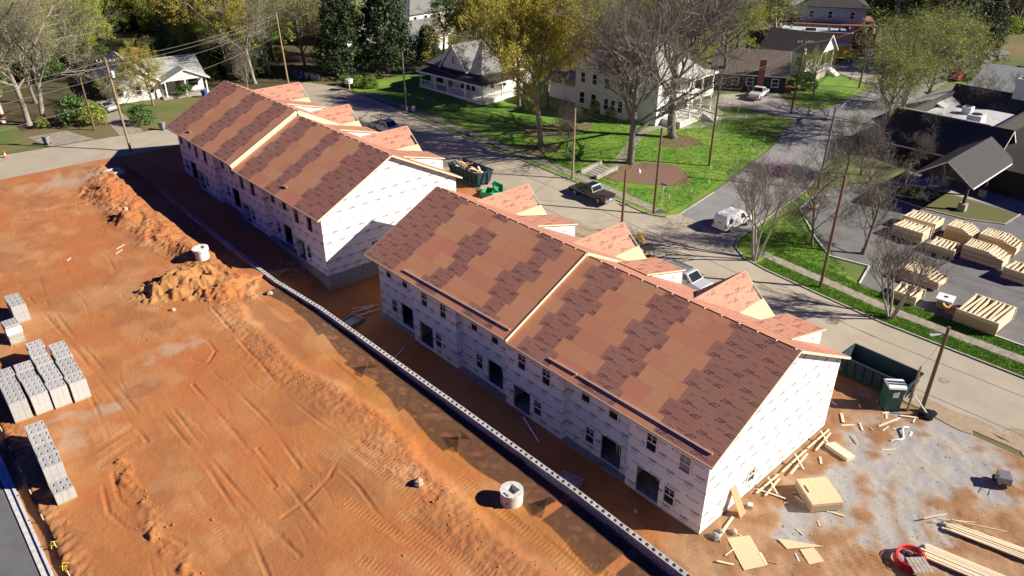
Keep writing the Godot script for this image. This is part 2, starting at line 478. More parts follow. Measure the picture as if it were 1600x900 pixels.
	mat("grey_bin", lin(0.2, 0.22, 0.24), 0.55)
	var paints := {"paint_black": [0.012, 0.016, 0.016], "paint_white": [0.74, 0.75, 0.76], "paint_silver": [0.42, 0.46, 0.5], "paint_yellow": [0.62, 0.34, 0.02], "paint_red": [0.5, 0.015, 0.025], "paint_grey": [0.16, 0.17, 0.18], "paint_blue": [0.05, 0.1, 0.22]}
	for k: String in paints:
		var q: Array = paints[k]
		var pm := mat(k, lin(q[0], q[1], q[2]), 0.32)
		pm.clearcoat_enabled = true
		pm.clearcoat = 0.8
		pm.clearcoat_roughness = 0.08
	mat_tex("mulch", tex_ramp(83, 0.09, [lin(0.1, 0.055, 0.035), lin(0.2, 0.12, 0.085), lin(0.3, 0.19, 0.14)], 512, 4), 2.6, 0.98, Color(1, 1, 1), grain, 1.2)
	mat_tex("rock", tex_ramp(84, 0.04, [lin(0.35, 0.26, 0.19), lin(0.52, 0.42, 0.33)], 256, 4), 0.8, 0.9)
	mat_tex("clod", tex_ramp(85, 0.05, [lin(0.26, 0.1, 0.035), lin(0.4, 0.17, 0.06), lin(0.48, 0.24, 0.1)], 256, 4), 0.9, 0.98)
	mat_tex("mud", tex_ramp(86, 0.03, [lin(0.27, 0.2, 0.13), lin(0.33, 0.26, 0.18), lin(0.36, 0.295, 0.215)], 256, 5), 4.0, 0.95)
	mat_tex("truss_side", tex_ramp(87, 0.05, [lin(0.42, 0.29, 0.13), lin(0.54, 0.39, 0.19), lin(0.62, 0.47, 0.25)], 256, 4), 0.9, 0.85)
	mat("gravel_stone", lin(0.34, 0.345, 0.35), 0.95)
	var net := Image.create(64, 64, false, Image.FORMAT_RGBA8)
	net.fill(Color(0.09, 0.065, 0.05, 0.0))
	for i in 8:
		net.fill_rect(Rect2i(i * 8, 0, 3, 64), Color(0.36, 0.27, 0.2, 1))
		net.fill_rect(Rect2i(0, i * 8, 64, 2), Color(0.4, 0.3, 0.22, 1))
	var nm := mat("net", Color(1, 1, 1), 0.9)
	nm.albedo_texture = ImageTexture.create_from_image(net)
	nm.transparency = BaseMaterial3D.TRANSPARENCY_ALPHA_SCISSOR
	nm.alpha_scissor_threshold = 0.5
	nm.cull_mode = BaseMaterial3D.CULL_DISABLED
	nm.uv1_scale = Vector3(2.0, 2.0, 1)
	var leafs := {"leaf_gold": [0.36, 0.33, 0.035], "leaf_lime": [0.31, 0.37, 0.045], "leaf_russet": [0.36, 0.26, 0.045], "leaf_olive": [0.23, 0.28, 0.045], "leaf_dark": [0.03, 0.058, 0.016], "leaf_green": [0.055, 0.12, 0.022], "leaf_hedge": [0.12, 0.22, 0.02], "leaf_pink": [0.42, 0.13, 0.2], "leaf_ivy": [0.06, 0.14, 0.03], "leaf_pine": [0.03, 0.055, 0.02]}
	for k: String in leafs:
		var q: Array = leafs[k]
		var lm := mat(k, lin(q[0], q[1], q[2]), 0.7)
		lm.cull_mode = BaseMaterial3D.CULL_DISABLED
		lm.backlight_enabled = true
		lm.backlight = lin(q[0] * 0.5, q[1] * 0.5, q[2] * 0.3)
	mat("grass_blade", lin(0.17, 0.34, 0.03), 0.8)
	mat("wire", lin(0.2, 0.2, 0.19), 0.6)
	mat("cable", lin(0.03, 0.03, 0.03), 0.7)
	mat("tarp_black", lin(0.02, 0.02, 0.023), 0.35)
	mat("hose_red", lin(0.6, 0.02, 0.03), 0.5)
	mat("ribbon_yellow", lin(0.75, 0.6, 0.03), 0.6)
	mat("cardboard", lin(0.4, 0.22, 0.1), 0.9)

# ---------- the lie of the land ----------
const T_STREET := [[40.0, 0.0], [-4.0, 0.0], [-42.0, 2.4], [-80.0, 3.6], [-130.0, 4.2], [-400.0, 5.0]]
const T_YARD := [[40.0, 0.0], [-37.0, 0.05], [-42.0, 1.3], [-52.0, 2.2], [-76.0, 3.0], [-100.0, 3.9], [-130.0, 4.2], [-400.0, 5.0]]
const T_LOT := [[60.0, 2.4], [0.0, 2.5], [-40.0, 2.9], [-80.0, 3.4], [-100.0, 3.8], [-130.0, 4.2], [-400.0, 5.0]]
const T_WALL := [[8.0, -4.85], [3.0, -4.77], [-6.0, -4.6], [-18.0, -4.75], [-35.0, -5.05], [-42.0, -5.6], [-46.0, -5.62], [-73.0, -5.26], [-90.0, -5.2]]

func tab(v: float, t: Array) -> float:
	if v >= t[0][0]: return t[0][1]
	for i in t.size() - 1:
		var a: float = t[i][0]
		var b: float = t[i + 1][0]
		if v >= b:
			return lerpf(t[i + 1][1], t[i][1], (v - b) / (a - b))
	return t[t.size() - 1][1]

func H(x: float, z: float) -> float:
	var y := tab(z, T_YARD)
	var h := lerpf(y, tab(z, T_STREET), smoothstep(17.0, 22.0, x))
	if x < 0.0:
		var wx := tab(z, T_WALL)
		var s := smoothstep(wx - 0.12, wx + 0.12, x) if z > -73.0 else smoothstep(wx - 2.0, wx + 2.0, x)
		var l := tab(z, T_LOT)
		if x < -28.2 and z > -84.0: l = lerpf(l, minf(l, 2.4), smoothstep(-28.3, -28.9, x))
		h = lerpf(l, h, s)
	return h

const TRACKS := [
	[Vector2(-22.8, -53.3), Vector2(-22.3, -45.4), Vector2(-22.1, -40.5), Vector2(-21.9, -33.0), Vector2(-21.8, -27.6)],
	[Vector2(-21.9, -51.8), Vector2(-21.7, -43.6), Vector2(-21.4, -38.2), Vector2(-21.2, -31.1)],
	[Vector2(-14.7, -38.1), Vector2(-14.1, -36.6), Vector2(-14.2, -34.9), Vector2(-15.3, -33.7), Vector2(-16.0, -34.9)],
	[Vector2(-12.0, -38.9), Vector2(-12.3, -31.8), Vector2(-12.8, -25.9), Vector2(-12.5, -22.0), Vector2(-12.0, -18.1)],
	[Vector2(-25.2, -25.3), Vector2(-25.6, -22.9), Vector2(-25.2, -20.9), Vector2(-24.0, -19.3), Vector2(-23.2, -17.7)],
	[Vector2(-24.4, -26.1), Vector2(-24.8, -23.6), Vector2(-24.4, -21.6), Vector2(-23.3, -19.6)],
	[Vector2(-13.3, -18.1), Vector2(-14.7, -17.0), Vector2(-16.6, -16.2), Vector2(-18.4, -15.9)],
	[Vector2(-13.8, -17.7), Vector2(-13.8, -15.1), Vector2(-14.1, -12.6), Vector2(-14.0, -11.2)],
	[Vector2(-17.2, -31.9), Vector2(-17.2, -24.4), Vector2(-17.5, -18.4)],
	[Vector2(-20.0, -30.4), Vector2(-19.9, -22.1), Vector2(-20.2, -16.2), Vector2(-20.8, -12.6)],
	[Vector2(-11.8, -41.4), Vector2(-12.3, -34.1), Vector2(-12.4, -27.6)],
	[Vector2(-17.4, -73.1), Vector2(-14.4, -72.8), Vector2(-11.7, -72.9)],
	[Vector2(-20.3, -71.2), Vector2(-14.6, -69.6), Vector2(-11.3, -65.6)],
	[Vector2(-19.3, -29.8), Vector2(-19.4, -22.3), Vector2(-19.3, -17.3), Vector2(-18.9, -12.7)],
	[Vector2(-22.8, -41.1), Vector2(-23.2, -33.3), Vector2(-23.6, -29.3)],
	[Vector2(-16.8, -22.4), Vector2(-16.9, -17.9), Vector2(-17.2, -12.3)],
	[Vector2(-15.2, -31.1), Vector2(-15.1, -24.2), Vector2(-15.6, -18.9)]]
const CLEATS := [
	[Vector2(-11.6, -18.6), Vector2(-11.1, -15.0), Vector2(-10.4, -11.4)],
	[Vector2(-12.4, -18.5), Vector2(-12.0, -14.3), Vector2(-11.8, -11.3)],
	[Vector2(-12.4, -11.2), Vector2(-9.8, -11.5)],
	[Vector2(-13.5, -10.2), Vector2(-12.5, -6.9), Vector2(-11.9, -4.4)],
	[Vector2(-13.2, -11.9), Vector2(-12.7, -8.3), Vector2(-12.7, -5.1)],
	[Vector2(-8.6, -12.0), Vector2(-8.5, -6.0), Vector2(-8.4, 1.0)],
	[Vector2(-7.6, -4.0), Vector2(-7.4, 2.0)],
	[Vector2(-24.6, -28.9), Vector2(-22.0, -29.8)], [Vector2(-24.8, -27.3), Vector2(-22.4, -28.2)],
	[Vector2(-15.0, -14.6), Vector2(-13.6, -8.0)], [Vector2(-22.8, -46.6), Vector2(-20.6, -47.6)],
	[Vector2(-14.4, -8.6), Vector2(-13.2, -3.0)], [Vector2(-16.6, -10.4), Vector2(-15.0, -6.2)]]

func stamp(hs: PackedFloat32Array, nx: int, nz: int, x0: float, z0: float, st: float, pts: Array, w: float, depth: float, berm: float, cleat: float) -> void:
	var run := 0.0
	for i in pts.size() - 1:
		var a: Vector2 = pts[i]
		var b: Vector2 = pts[i + 1]
		var l := a.distance_to(b)
		var d := (b - a) / l
		var sd := Vector2(-d.y, d.x)
		var k := int(l / (st * 0.7)) + 1
		for j in k:
			var p := a + d * (l * j / k)
			var s := run + l * j / k
			var fade := 0.55 + 0.45 * sin(s * 0.9 + a.x)
			var r := w * 1.6
			var ix := int((p.x - r - x0) / st)
			var iz := int((p.y - r - z0) / st)
			var m := int(2.0 * r / st) + 2
			for q in m:
				for e in m:
					var gx := ix + e
					var gz := iz + q
					if gx < 0 or gz < 0 or gx >= nx or gz >= nz: continue
					var o := Vector2(x0 + gx * st, z0 + gz * st) - p
					if absf(o.dot(d)) > st * 0.8: continue
					var c := absf(o.dot(sd))
					var v := 0.0
					if c < w: v = -depth * fade * (1.0 - (c / w) * (c / w))
					elif c < w * 1.6: v = berm * fade * (1.0 - absf(c - w * 1.3) / (w * 0.3))
					if cleat > 0.0 and c < w: v += cleat * sin((s + o.dot(d)) * TAU / 0.27)
					var n := gz * nx + gx
					if v < hs[n] or (v > 0.0 and hs[n] == 0.0): hs[n] = v
		run += l

func soil_colour(x: float, z: float, big: FastNoiseLite, mid: FastNoiseLite) -> Color:
	var a := big.get_noise_2d(x, z)
	var b := mid.get_noise_2d(x, z)
	var c := Color(0.43, 0.163, 0.048)
	if x < tab(z, T_WALL):
		c = c.lerp(Color(0.465, 0.2, 0.07), clampf(0.5 + a * 1.6, 0, 1))
		c = c.lerp(Color(0.4, 0.142, 0.05), clampf(b * 1.2, 0, 0.6))
		var sk := mid.get_noise_2d(x * 2.1 + 40.0, z * 0.22)
		c = c.lerp(Color(0.53, 0.28, 0.13), clampf(a * 1.6 - 0.25 + sk * 0.4, 0, 0.6))
		c = c.lerp(Color(0.36, 0.135, 0.045), clampf(-sk * 0.9 - 0.15, 0, 0.3))
		if z < -48.0: c = c.lerp(Color(0.44, 0.155, 0.058), smoothstep(-48.0, -60.0, z) * 0.6 * clampf(0.6 + b * 2.0, 0, 1))
		# loose subsoil thrown up beside the wall
		var band := smoothstep(1.5, 0.5, absf(x + 8.3 + a * 1.2)) * smoothstep(-34.0, -28.0, z)
		c = c.lerp(Color(0.48, 0.2, 0.036), band * clampf(0.75 + b, 0, 1))
		# darker damp clay, rust-red cut clay and pale dust in patches
		var pa := big.get_noise_2d(x * 1.5 + 70.0, z * 1.1)
		var pb := big.get_noise_2d(x * 1.9 - 30.0, z * 1.4 + 9.0)
		c = c.lerp(Color(0.31, 0.13, 0.048), smoothstep(0.12, 0.34, pa + b * 0.25) * 0.5)
		c = c.lerp(Color(0.51, 0.275, 0.125), smoothstep(0.1, 0.45, pb + b * 0.3) * 0.45)
		c = c.lerp(Color(0.45, 0.14, 0.045), smoothstep(0.14, 0.4, -pa + b * 0.2) * 0.5)
		# the heap is a browner subsoil
		c = c.lerp(Color(0.4, 0.21, 0.075), smoothstep(1.25, 0.8, Vector2((x + 12.2) / 3.9, (z + 46.8) / 3.0).length() + b * 0.4) * 0.8)
		# crushed stone spilled on the clay
		for q in [[-13.0, -80.6, 5.0, 2.8], [-16.4, -37.1, 2.0, 1.3], [-22.6, -33.0, 1.9, 1.0], [-25.4, -33.9, 2.2, 0.5], [-25.2, -31.0, 1.2, 1.6]]:
			var e := Vector2((x - q[0]) / q[2], (z - q[1]) / q[3]).length() + b * 0.9 + a * 0.4
			c = c.lerp(Color(0.46, 0.34, 0.25), smoothstep(1.2, 0.2, e) * 0.7)
	else:
		c = c.lerp(Color(0.46, 0.2, 0.075), clampf(0.5 + a * 1.6, 0, 1))
		if z > -3.0:
			c = c.lerp(Color(0.4, 0.24, 0.13).lerp(Color(0.3, 0.155, 0.07), clampf(0.4 + b * 1.8, 0, 1)), smoothstep(-3.0, 0.0, z))
			# crushed stone yard
			var e := minf(Vector2((x - 17.0) / 6.0, (z - 6.2) / 4.4).length(), minf(Vector2((x - 9.0) / 4.4, (z - 3.6) / 2.1).length(), Vector2((x - 5.6) / 2.4, (z - 3.4) / 0.9).length()))
			e = minf(e, Vector2((x - 11.0) / 3.5, (z - 7.4) / 2.6).length()) + b * 0.75 + a * 0.5
			var st := smoothstep(1.25, 0.6, e)
			var arc := sin(sqrt((x - 15.0) * (x - 15.0) + (z - 13.0) * (z - 13.0)) * 3.6 + a * 2.0)
			st *= 1.0 - 0.6 * clampf(arc * 2.0 - 0.6, 0, 1) * smoothstep(3.0, 5.0, z) * smoothstep(15.5, 13.0, x)
			c = c.lerp(Color(0.36, 0.365, 0.37).lerp(Color(0.42, 0.4, 0.365), clampf(0.5 + b * 2.2, 0, 1)), st * 0.93)
	return c

func grid_patch(called: String, x0: float, x1: float, z0: float, z1: float, st: float, hf: Callable, cf: Callable, m: Material) -> MeshInstance3D:
	var nx := int(round((x1 - x0) / st)) + 1
	var nz := int(round((z1 - z0) / st)) + 1
	var sx := (x1 - x0) / (nx - 1)
	var sz := (z1 - z0) / (nz - 1)
	var v := PackedVector3Array()
	var n := PackedVector3Array()
	var c := PackedColorArray()
	v.resize(nx * nz)
	n.resize(nx * nz)
	c.resize(nx * nz)
	for j in nz:
		for i in nx:
			var x := x0 + i * sx
			var z := z0 + j * sz
			v[j * nx + i] = Vector3(x, hf.call(x, z, i, j), z)
			c[j * nx + i] = cf.call(x, z)
	for j in nz:
		for i in nx:
			var a := v[j * nx + maxi(i - 1, 0)]
			var b := v[j * nx + mini(i + 1, nx - 1)]
			var d := v[maxi(j - 1, 0) * nx + i]
			var e := v[mini(j + 1, nz - 1) * nx + i]
			n[j * nx + i] = (e - d).cross(b - a).normalized()
	var idx := PackedInt32Array()
	idx.resize((nx - 1) * (nz - 1) * 6)
	var k := 0
	for j in nz - 1:
		for i in nx - 1:
			var p := j * nx + i
			idx[k] = p; idx[k + 1] = p + 1; idx[k + 2] = p + nx + 1
			idx[k + 3] = p; idx[k + 4] = p + nx + 1; idx[k + 5] = p + nx
			k += 6
	var ar := []
	ar.resize(Mesh.ARRAY_MAX)
	ar[Mesh.ARRAY_VERTEX] = v
	ar[Mesh.ARRAY_NORMAL] = n
	ar[Mesh.ARRAY_COLOR] = c
	ar[Mesh.ARRAY_INDEX] = idx
	var am := ArrayMesh.new()
	am.add_surface_from_arrays(Mesh.PRIMITIVE_TRIANGLES, ar)
	return struct(called, am, m)

func lot_rough(x: float, z: float, big: FastNoiseLite, mid: FastNoiseLite, fine: FastNoiseLite) -> float:
	# spoil heaps, banks and ruts on top of the smooth lot
	var h := 0.0
	var b := mid.get_noise_2d(x * 1.3, z * 1.3)
	var f := fine.get_noise_2d(x, z)
	var rough := 0.011
	if x < -8.0 and x > -29.0:
		h += big.get_noise_2d(x, z) * 0.12
	if z > -44.0:
		# bench along the wall, then a broken bank up to the lot
		var edge := -9.4 + big.get_noise_2d(z * 0.7, 3.0) * 1.6
		h -= 0.22 * smoothstep(edge - 0.5, edge + 0.5, x)
		var rim := smoothstep(2.2, 0.2, absf(x - edge + 1.2))
		h += rim * (0.06 + b * 0.05)
		rough += rim * 0.05
	else:
		# ragged bank of spoil behind the far house block
		var t := smoothstep(-44.0, -50.0, z) * smoothstep(-85.0, -79.0, z)
		var cx := -9.6 + big.get_noise_2d(z * 0.6, 11.0) * 2.2
		var w := smoothstep(3.0, 0.4, absf(x - cx))
		h += t * w * (0.36 + b * 0.32)
		h -= t * 0.5 * smoothstep(-8.2, -6.8, x)
		rough += t * w * 0.06
	for q in [[-12.2, -46.8, 3.9, 3.0, 1.5], [-9.6, -44.0, 3.0, 3.4, 0.6], [-11.2, -64.2, 1.6, 1.7, 0.85], [-10.6, -73.5, 2.6, 4.4, 0.6], [-9.2, -52.5, 1.8, 3.0, 0.5]]:
		var d := Vector2((x - q[0]) / q[2], (z - q[1]) / q[3]).length()
		if d < 1.4:
			d += b * 0.45
			var k := smoothstep(1.0, 0.1, d)
			h += q[4] * k * (1.0 + b * 0.3)
			rough += 0.07 * smoothstep(1.1, 0.7, d)
	# a windrow left by the blade
	var wx := tab(z, [[-14.0, -23.7], [-17.0, -23.9], [-20.0, -24.1], [-25.0, -23.7], [-29.0, -23.4]])
	if z > -27.0 and z < -12.0:
		var w := smoothstep(0.55, 0.1, absf(x - wx + b * 0.5))
		h += w * (0.06 + maxf(b, -0.1) * 0.3)
		rough += w * 0.05
	if x < -27.2:
		rough += 0.12 * smoothstep(-27.2, -28.2, x) * smoothstep(-29.2, -28.6, x)
	return h + f * rough

var n_big := noise(1, 0.09, 3)
var n_mid := noise(2, 0.42, 3)
var n_fine := noise(3, 1.7, 3)

func LH(x: float, z: float) -> float:
	# height of the worked ground, without the ruts
	if x < tab(z, T_WALL) - 0.15 and x > -28.4: return H(x, z) + lot_rough(x, z, n_big, n_mid, n_fine)
	return H(x, z) + n_mid.get_noise_2d(x, z) * 0.09

func build_terrain() -> void:
	var big := n_big
	var mid := n_mid
	var fine := n_fine
	var st := 0.1
	var x0 := -30.0
	var x1 := -4.1
	var z0 := -86.0
	var z1 := 6.0
	var nx := int(round((x1 - x0) / st)) + 1
	var nz := int(round((z1 - z0) / st)) + 1
	var hs := PackedFloat32Array()
	hs.resize(nx * nz)
	for t: Array in TRACKS: stamp(hs, nx, nz, x0, z0, st, t, 0.15, 0.065, 0.045, 0.0)
	for t: Array in CLEATS: stamp(hs, nx, nz, x0, z0, st, t, 0.3, 0.035, 0.02, 0.036)
	var r := RandomNumberGenerator.new()
	r.seed = 5
	for i in 70:
		var p := Vector2(r.randf_range(-27.5, -10.5), r.randf_range(-80.0, -4.0))
		var d := Vector2(r.randf_range(-0.22, 0.3), 1.0).normalized() * r.randf_range(0.6, 3.2)
		var bend := Vector2(r.randf_range(-0.4, 0.4), 0)
		stamp(hs, nx, nz, x0, z0, st, [p - d, p + bend, p + d], r.randf_range(0.05, 0.11), r.randf_range(0.02, 0.055), 0.025, 0.0)
	for i in 22:
		var p := Vector2(r.randf_range(-26.5, -10.5), r.randf_range(-46.0, -4.0))
		var d := Vector2(r.randf_range(-0.15, 0.25), 1.0).normalized() * r.randf_range(1.0, 3.0)
		stamp(hs, nx, nz, x0, z0, st, [p - d, p + d], 0.26, 0.015, 0.01, 0.022)
	var lot_h := func(x: float, z: float, i: int, j: int) -> float:
		var wx := tab(z, T_WALL)
		var edge := smoothstep(-86.0, -83.5, z)
		var k := edge * (1.0 if x < wx - 0.15 else 0.0) * smoothstep(-29.1, -28.4, x)
		return H(x, z) + (lot_rough(x, z, big, mid, fine) + hs[j * nx + i]) * k
	var soil_c := func(x: float, z: float) -> Color: return soil_colour(x, z, big, mid)
	grid_patch("clay_lot", x0, x1, z0, z1, st, lot_h, soil_c, M.soil)
	var yard_h := func(x: float, z: float, _i: int, _j: int) -> float:
		var k := smoothstep(-86.0, -84.0, z) * smoothstep(22.6, 21.0, x) * smoothstep(-4.1, -3.6, x) * smoothstep(16.0, 15.0, z)
		var y := H(x, z) + k * (fine.get_noise_2d(x, z) * 0.05 + mid.get_noise_2d(x, z) * 0.09)
		if z > 0.5 and x > 3.0: y += k * 0.02 * sin(sqrt((x - 15.0) * (x - 15.0) + (z - 13.0) * (z - 13.0)) * 11.0) * smoothstep(2.5, 4.0, z) * clampf(0.5 + mid.get_noise_2d(x * 0.5, z * 0.5) * 2.5, 0, 1)
		return y
	grid_patch("building_yard", x1, 22.6, -86.0, 16.0, 0.22, yard_h, soil_c, M.soil)
	# wider land: leaf litter, rough grass and bare earth
	var land_c := func(x: float, z: float) -> Color:
		var a := big.get_noise_2d(x * 0.5, z * 0.5)
		var b := mid.get_noise_2d(x * 0.6, z * 0.6)
		var c := Color(0.2, 0.145, 0.08).lerp(Color(0.1, 0.13, 0.035), clampf(0.45 + a * 1.8, 0, 1))
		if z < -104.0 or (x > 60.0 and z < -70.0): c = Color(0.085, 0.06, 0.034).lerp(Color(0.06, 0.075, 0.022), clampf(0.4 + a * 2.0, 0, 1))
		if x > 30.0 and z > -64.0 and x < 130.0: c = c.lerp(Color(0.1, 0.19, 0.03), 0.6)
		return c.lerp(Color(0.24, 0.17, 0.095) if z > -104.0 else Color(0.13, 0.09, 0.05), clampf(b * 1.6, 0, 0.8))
	var flat_h := func(x: float, z: float, _i: int, _j: int) -> float: return H(x, z)
	grid_patch("ground", 22.6, 130.0, -130.0, 16.0, 1.0, flat_h, land_c, M.lawn)
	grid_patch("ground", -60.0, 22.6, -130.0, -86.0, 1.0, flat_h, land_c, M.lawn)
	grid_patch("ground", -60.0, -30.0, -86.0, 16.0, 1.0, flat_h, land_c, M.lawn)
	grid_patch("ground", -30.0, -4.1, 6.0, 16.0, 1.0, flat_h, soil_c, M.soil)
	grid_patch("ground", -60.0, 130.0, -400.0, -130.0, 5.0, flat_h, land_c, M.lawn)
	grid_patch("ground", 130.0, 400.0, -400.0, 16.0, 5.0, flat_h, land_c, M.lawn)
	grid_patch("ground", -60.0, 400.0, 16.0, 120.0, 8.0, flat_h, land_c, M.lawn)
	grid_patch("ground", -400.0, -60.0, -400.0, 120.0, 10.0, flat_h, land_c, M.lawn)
	var far := G.new()
	for q in [[-3000, -3000, 3000, -400], [-3000, 120, 3000, 3000], [-3000, -400, -400, 120], [400, -400, 3000, 120]]:
		var ya := H(float(q[0]), float(q[1]))
		var yb := H(float(q[0]), float(q[3]))
		far.use_col = true
		far.col = Color(0.1, 0.12, 0.05)
		far.quad(Vector3(q[0], yb, q[3]), Vector3(q[2], yb, q[3]), Vector3(q[2], ya, q[1]), Vector3(q[0], ya, q[1]), Vector3.UP)
	struct("ground", far, M.lawn)

# a sheet laid over the land
func sheet(poly: Array, off: float, g: G, cf = null, cell := 2.0) -> void:
	var idx := Geometry2D.triangulate_polygon(PackedVector2Array(poly))
	for i in range(0, idx.size(), 3):
		drape(poly[idx[i]], poly[idx[i + 1]], poly[idx[i + 2]], off, g, cf, cell, 0)

func drape(a: Vector2, b: Vector2, c: Vector2, off: float, g: G, cf, cell: float, depth: int) -> void:
	var la := a.distance_to(b)
	var lb := b.distance_to(c)
	var lc := c.distance_to(a)
	var l := maxf(la, maxf(lb, lc))
	if l > cell and depth < 16:
		if l == la:
			drape(a, (a + b) / 2, c, off, g, cf, cell, depth + 1)
			drape((a + b) / 2, b, c, off, g, cf, cell, depth + 1)
		elif l == lb:
			drape(a, b, (b + c) / 2, off, g, cf, cell, depth + 1)
			drape(a, (b + c) / 2, c, off, g, cf, cell, depth + 1)
		else:
			drape(a, b, (a + c) / 2, off, g, cf, cell, depth + 1)
			drape((a + c) / 2, b, c, off, g, cf, cell, depth + 1)
		return
	var pa := Vector3(a.x, H(a.x, a.y) + off, a.y)
	var pb := Vector3(b.x, H(b.x, b.y) + off, b.y)
	var pc := Vector3(c.x, H(c.x, c.y) + off, c.y)
	var nr := (pb - pa).cross(pc - pa).normalized()
	if nr.y < 0.0: nr = -nr
	if cf == null:
		g.tri(pa, pb, pc, nr)
		return
	g.use_col = true
	g.col = Color(1, 1, 1)
	var n0 := g.c.size()
	g.tri(pa, pb, pc, nr)
	for i in 3:
		var q := g.v[n0 + i]
		g.c[n0 + i] = cf.call(q.x, q.z)

# a kerb or edging that follows the land; pts run along its middle
func edging(pts: Array, w: float, h: float, g: G, lift := 0.0) -> void:
	for i in pts.size() - 1:
		var a: Vector2 = pts[i]
		var b: Vector2 = pts[i + 1]
		var k := int(ceil(a.distance_to(b) / 2.4))
		for j in k:
			var p := a.lerp(b, float(j) / k)
			var q := a.lerp(b, float(j + 1) / k)
			var hp := Vector3(p.x, H(p.x, p.y) + lift + h * 0.5 - 0.1, p.y)
			var hq := Vector3(q.x, H(q.x, q.y) + lift + h * 0.5 - 0.1, q.y)
			g.bar(hp, hq, w, h + 0.2)

func V(a: Array) -> Array:
	var r := []
	for q: Array in a: r.push_back(Vector2(q[0], q[1]))
	return r

func build_roads() -> void:
	var lawn_n := noise(7, 0.16, 4)
	var lawn_c := func(x: float, z: float) -> Color:
		var a := lawn_n.get_noise_2d(x, z)
		return Color(0.12, 0.28, 0.02).lerp(Color(0.24, 0.34, 0.045), clampf(0.35 + a * 1.4, 0, 1)).lerp(Color(0.2, 0.2, 0.07), clampf(n_mid.get_noise_2d(x * 0.7, z * 0.7) * 1.3 - 0.1, 0, 0.45))
	var rough_c := func(x: float, z: float) -> Color:
		var a := lawn_n.get_noise_2d(x, z)
		return Color(0.2, 0.17, 0.07).lerp(Color(0.12, 0.17, 0.04), clampf(0.5 + a * 2.4, 0, 1))
	# carriageways
	var g := G.new()
	sheet(V([[23.2, 16], [32.75, 16], [32.75, -15.5], [33.2, -18.6], [34.6, -20.6], [36.4, -21.4], [36.4, -28.6], [34.4, -29.2], [33.3, -30.8], [33.2, -84], [33.3, -98], [31.0, -103.5], [24.0, -103.5], [14.0, -97.5], [3.0, -93.4], [-16.0, -95.2], [-60, -97], [-60, -86.5], [-16, -85.9], [-6, -85.6], [14, -85.4], [20, -83.6], [23.0, -79], [23.2, -70]]), 0.03, g)
	struct("road", g, M.road)
	g = G.new()
	sheet(V([[36.4, -21.4], [44.6, -22.4], [53.5, -23.4], [62, -25.4], [70, -27.6], [85, -29.6], [125, -33], [160, -34], [160, -41.5], [122, -41], [96, -38.6], [86, -38.2], [77.4, -38], [72, -36.6], [63, -33.6], [51.3, -31.2], [42.3, -29.6], [36.4, -28.6]]), 0.034, g)
	struct("side_street", g, M.road_grey)
	g = G.new()
	sheet(V([[78, -38.2], [86, -38.3], [84.5, -43], [90, -49], [80.5, -53.5], [72, -52.6], [76.8, -47]]), 0.03, g)
	sheet(V([[108, -40.5], [122, -41], [132, -46], [126, -52.5], [113, -51.5], [110, -46]]), 0.03, g)
	struct("driveway", g, M.concrete)
	g = G.new()
	sheet(V([[-11, -95], [-5.5, -94.6], [-7.5, -101], [-12.2, -101]]), 0.03, g)
	sheet(V([[-2.5, -94], [0.6, -93.8], [1.2, -106], [-1.6, -106]]), 0.03, g)
	struct("driveway", g, M.sidewalk)
	g = G.new()
	sheet(V([[38.2, 16], [38.0, 0], [38.0, -8.6], [42.2, -9.6], [41.0, -13.2], [43.2, -15.9], [48.9, -21.2], [55, -22.2], [62, -20.4], [66, -18], [74, -16], [90, -12], [90, 16]]), 0.03, g)
	struct("parking_lot", g, M.lot_asphalt)
	g = G.new()
	for q in [[39.5, -7.0, 60, -2.5], [41, 2.0, 62, 5.5], [47, -8, 49, 10]]:
		g.bar(Vector3(q[0], H(q[0], q[1]) + 0.036, q[1]), Vector3(q[2], H(q[2], q[3]) + 0.036, q[3]), 0.06, 0.006)
	for q in [[25.1, 16, 25.3, -60], [30.2, 16, 30.0, -60], [33.4, -24.9, 70, -30.8]]:
		for i in 40:
			var a := Vector2(q[0], q[1]).lerp(Vector2(q[2], q[3]), i / 40.0)
			var b := Vector2(q[0], q[1]).lerp(Vector2(q[2], q[3]), (i + 1) / 40.0)
			g.bar(Vector3(a.x, H(a.x, a.y) + 0.035, a.y), Vector3(b.x, H(b.x, b.y) + 0.035, b.y), 0.05, 0.008)
	var cr := RandomNumberGenerator.new()
	cr.seed = 52
	for i in 34:
		var p := Vector2(cr.randf_range(23.8, 32.4), cr.randf_range(-80.0, 14.0))
		if i > 20: p = Vector2(cr.randf_range(39.0, 62.0), cr.randf_range(-8.0, 12.0))
		if i > 28: p = Vector2(cr.randf_range(38.0, 72.0), 0)
		if i > 28: p.y = -25.5 - (p.x - 38.0) * 0.2 + cr.randf_range(-2, 2)
		var d := Vector2(1, 0).rotated(cr.randf() * TAU)
		for k in 9:
			var q := p + d * cr.randf_range(0.4, 0.8)
			g.bar(Vector3(p.x, H(p.x, p.y) + 0.034, p.y), Vector3(q.x, H(q.x, q.y) + 0.034, q.y), 0.035, 0.008)
			p = q
			d = d.rotated(cr.randf_range(-0.6, 0.6))
	struct("pavement_seams", g, M.seal)
	g = G.new()
	for q in [[23.6, 5.5, 1.0, 3.4], [24.2, -9.0, 1.5, 4.5], [24.0, -44.0, 1.3, 3.0], [25.0, -30.0, 1.6, 5.0], [24.4, 11.0, 1.3, 2.6]]:
		var ring := []
		for i in 26:
			var a := TAU * i / 26.0
			ring.push_back(Vector2(q[0], q[1]) + Vector2(cos(a) * q[2], sin(a) * q[3]) * (1.0 + 0.25 * sin(a * 5.0 + q[1]) + cr.randf_range(-0.12, 0.12)))
		sheet(ring, 0.037, g)
	struct("tracked_mud", g, M.mud)
	g = G.new()
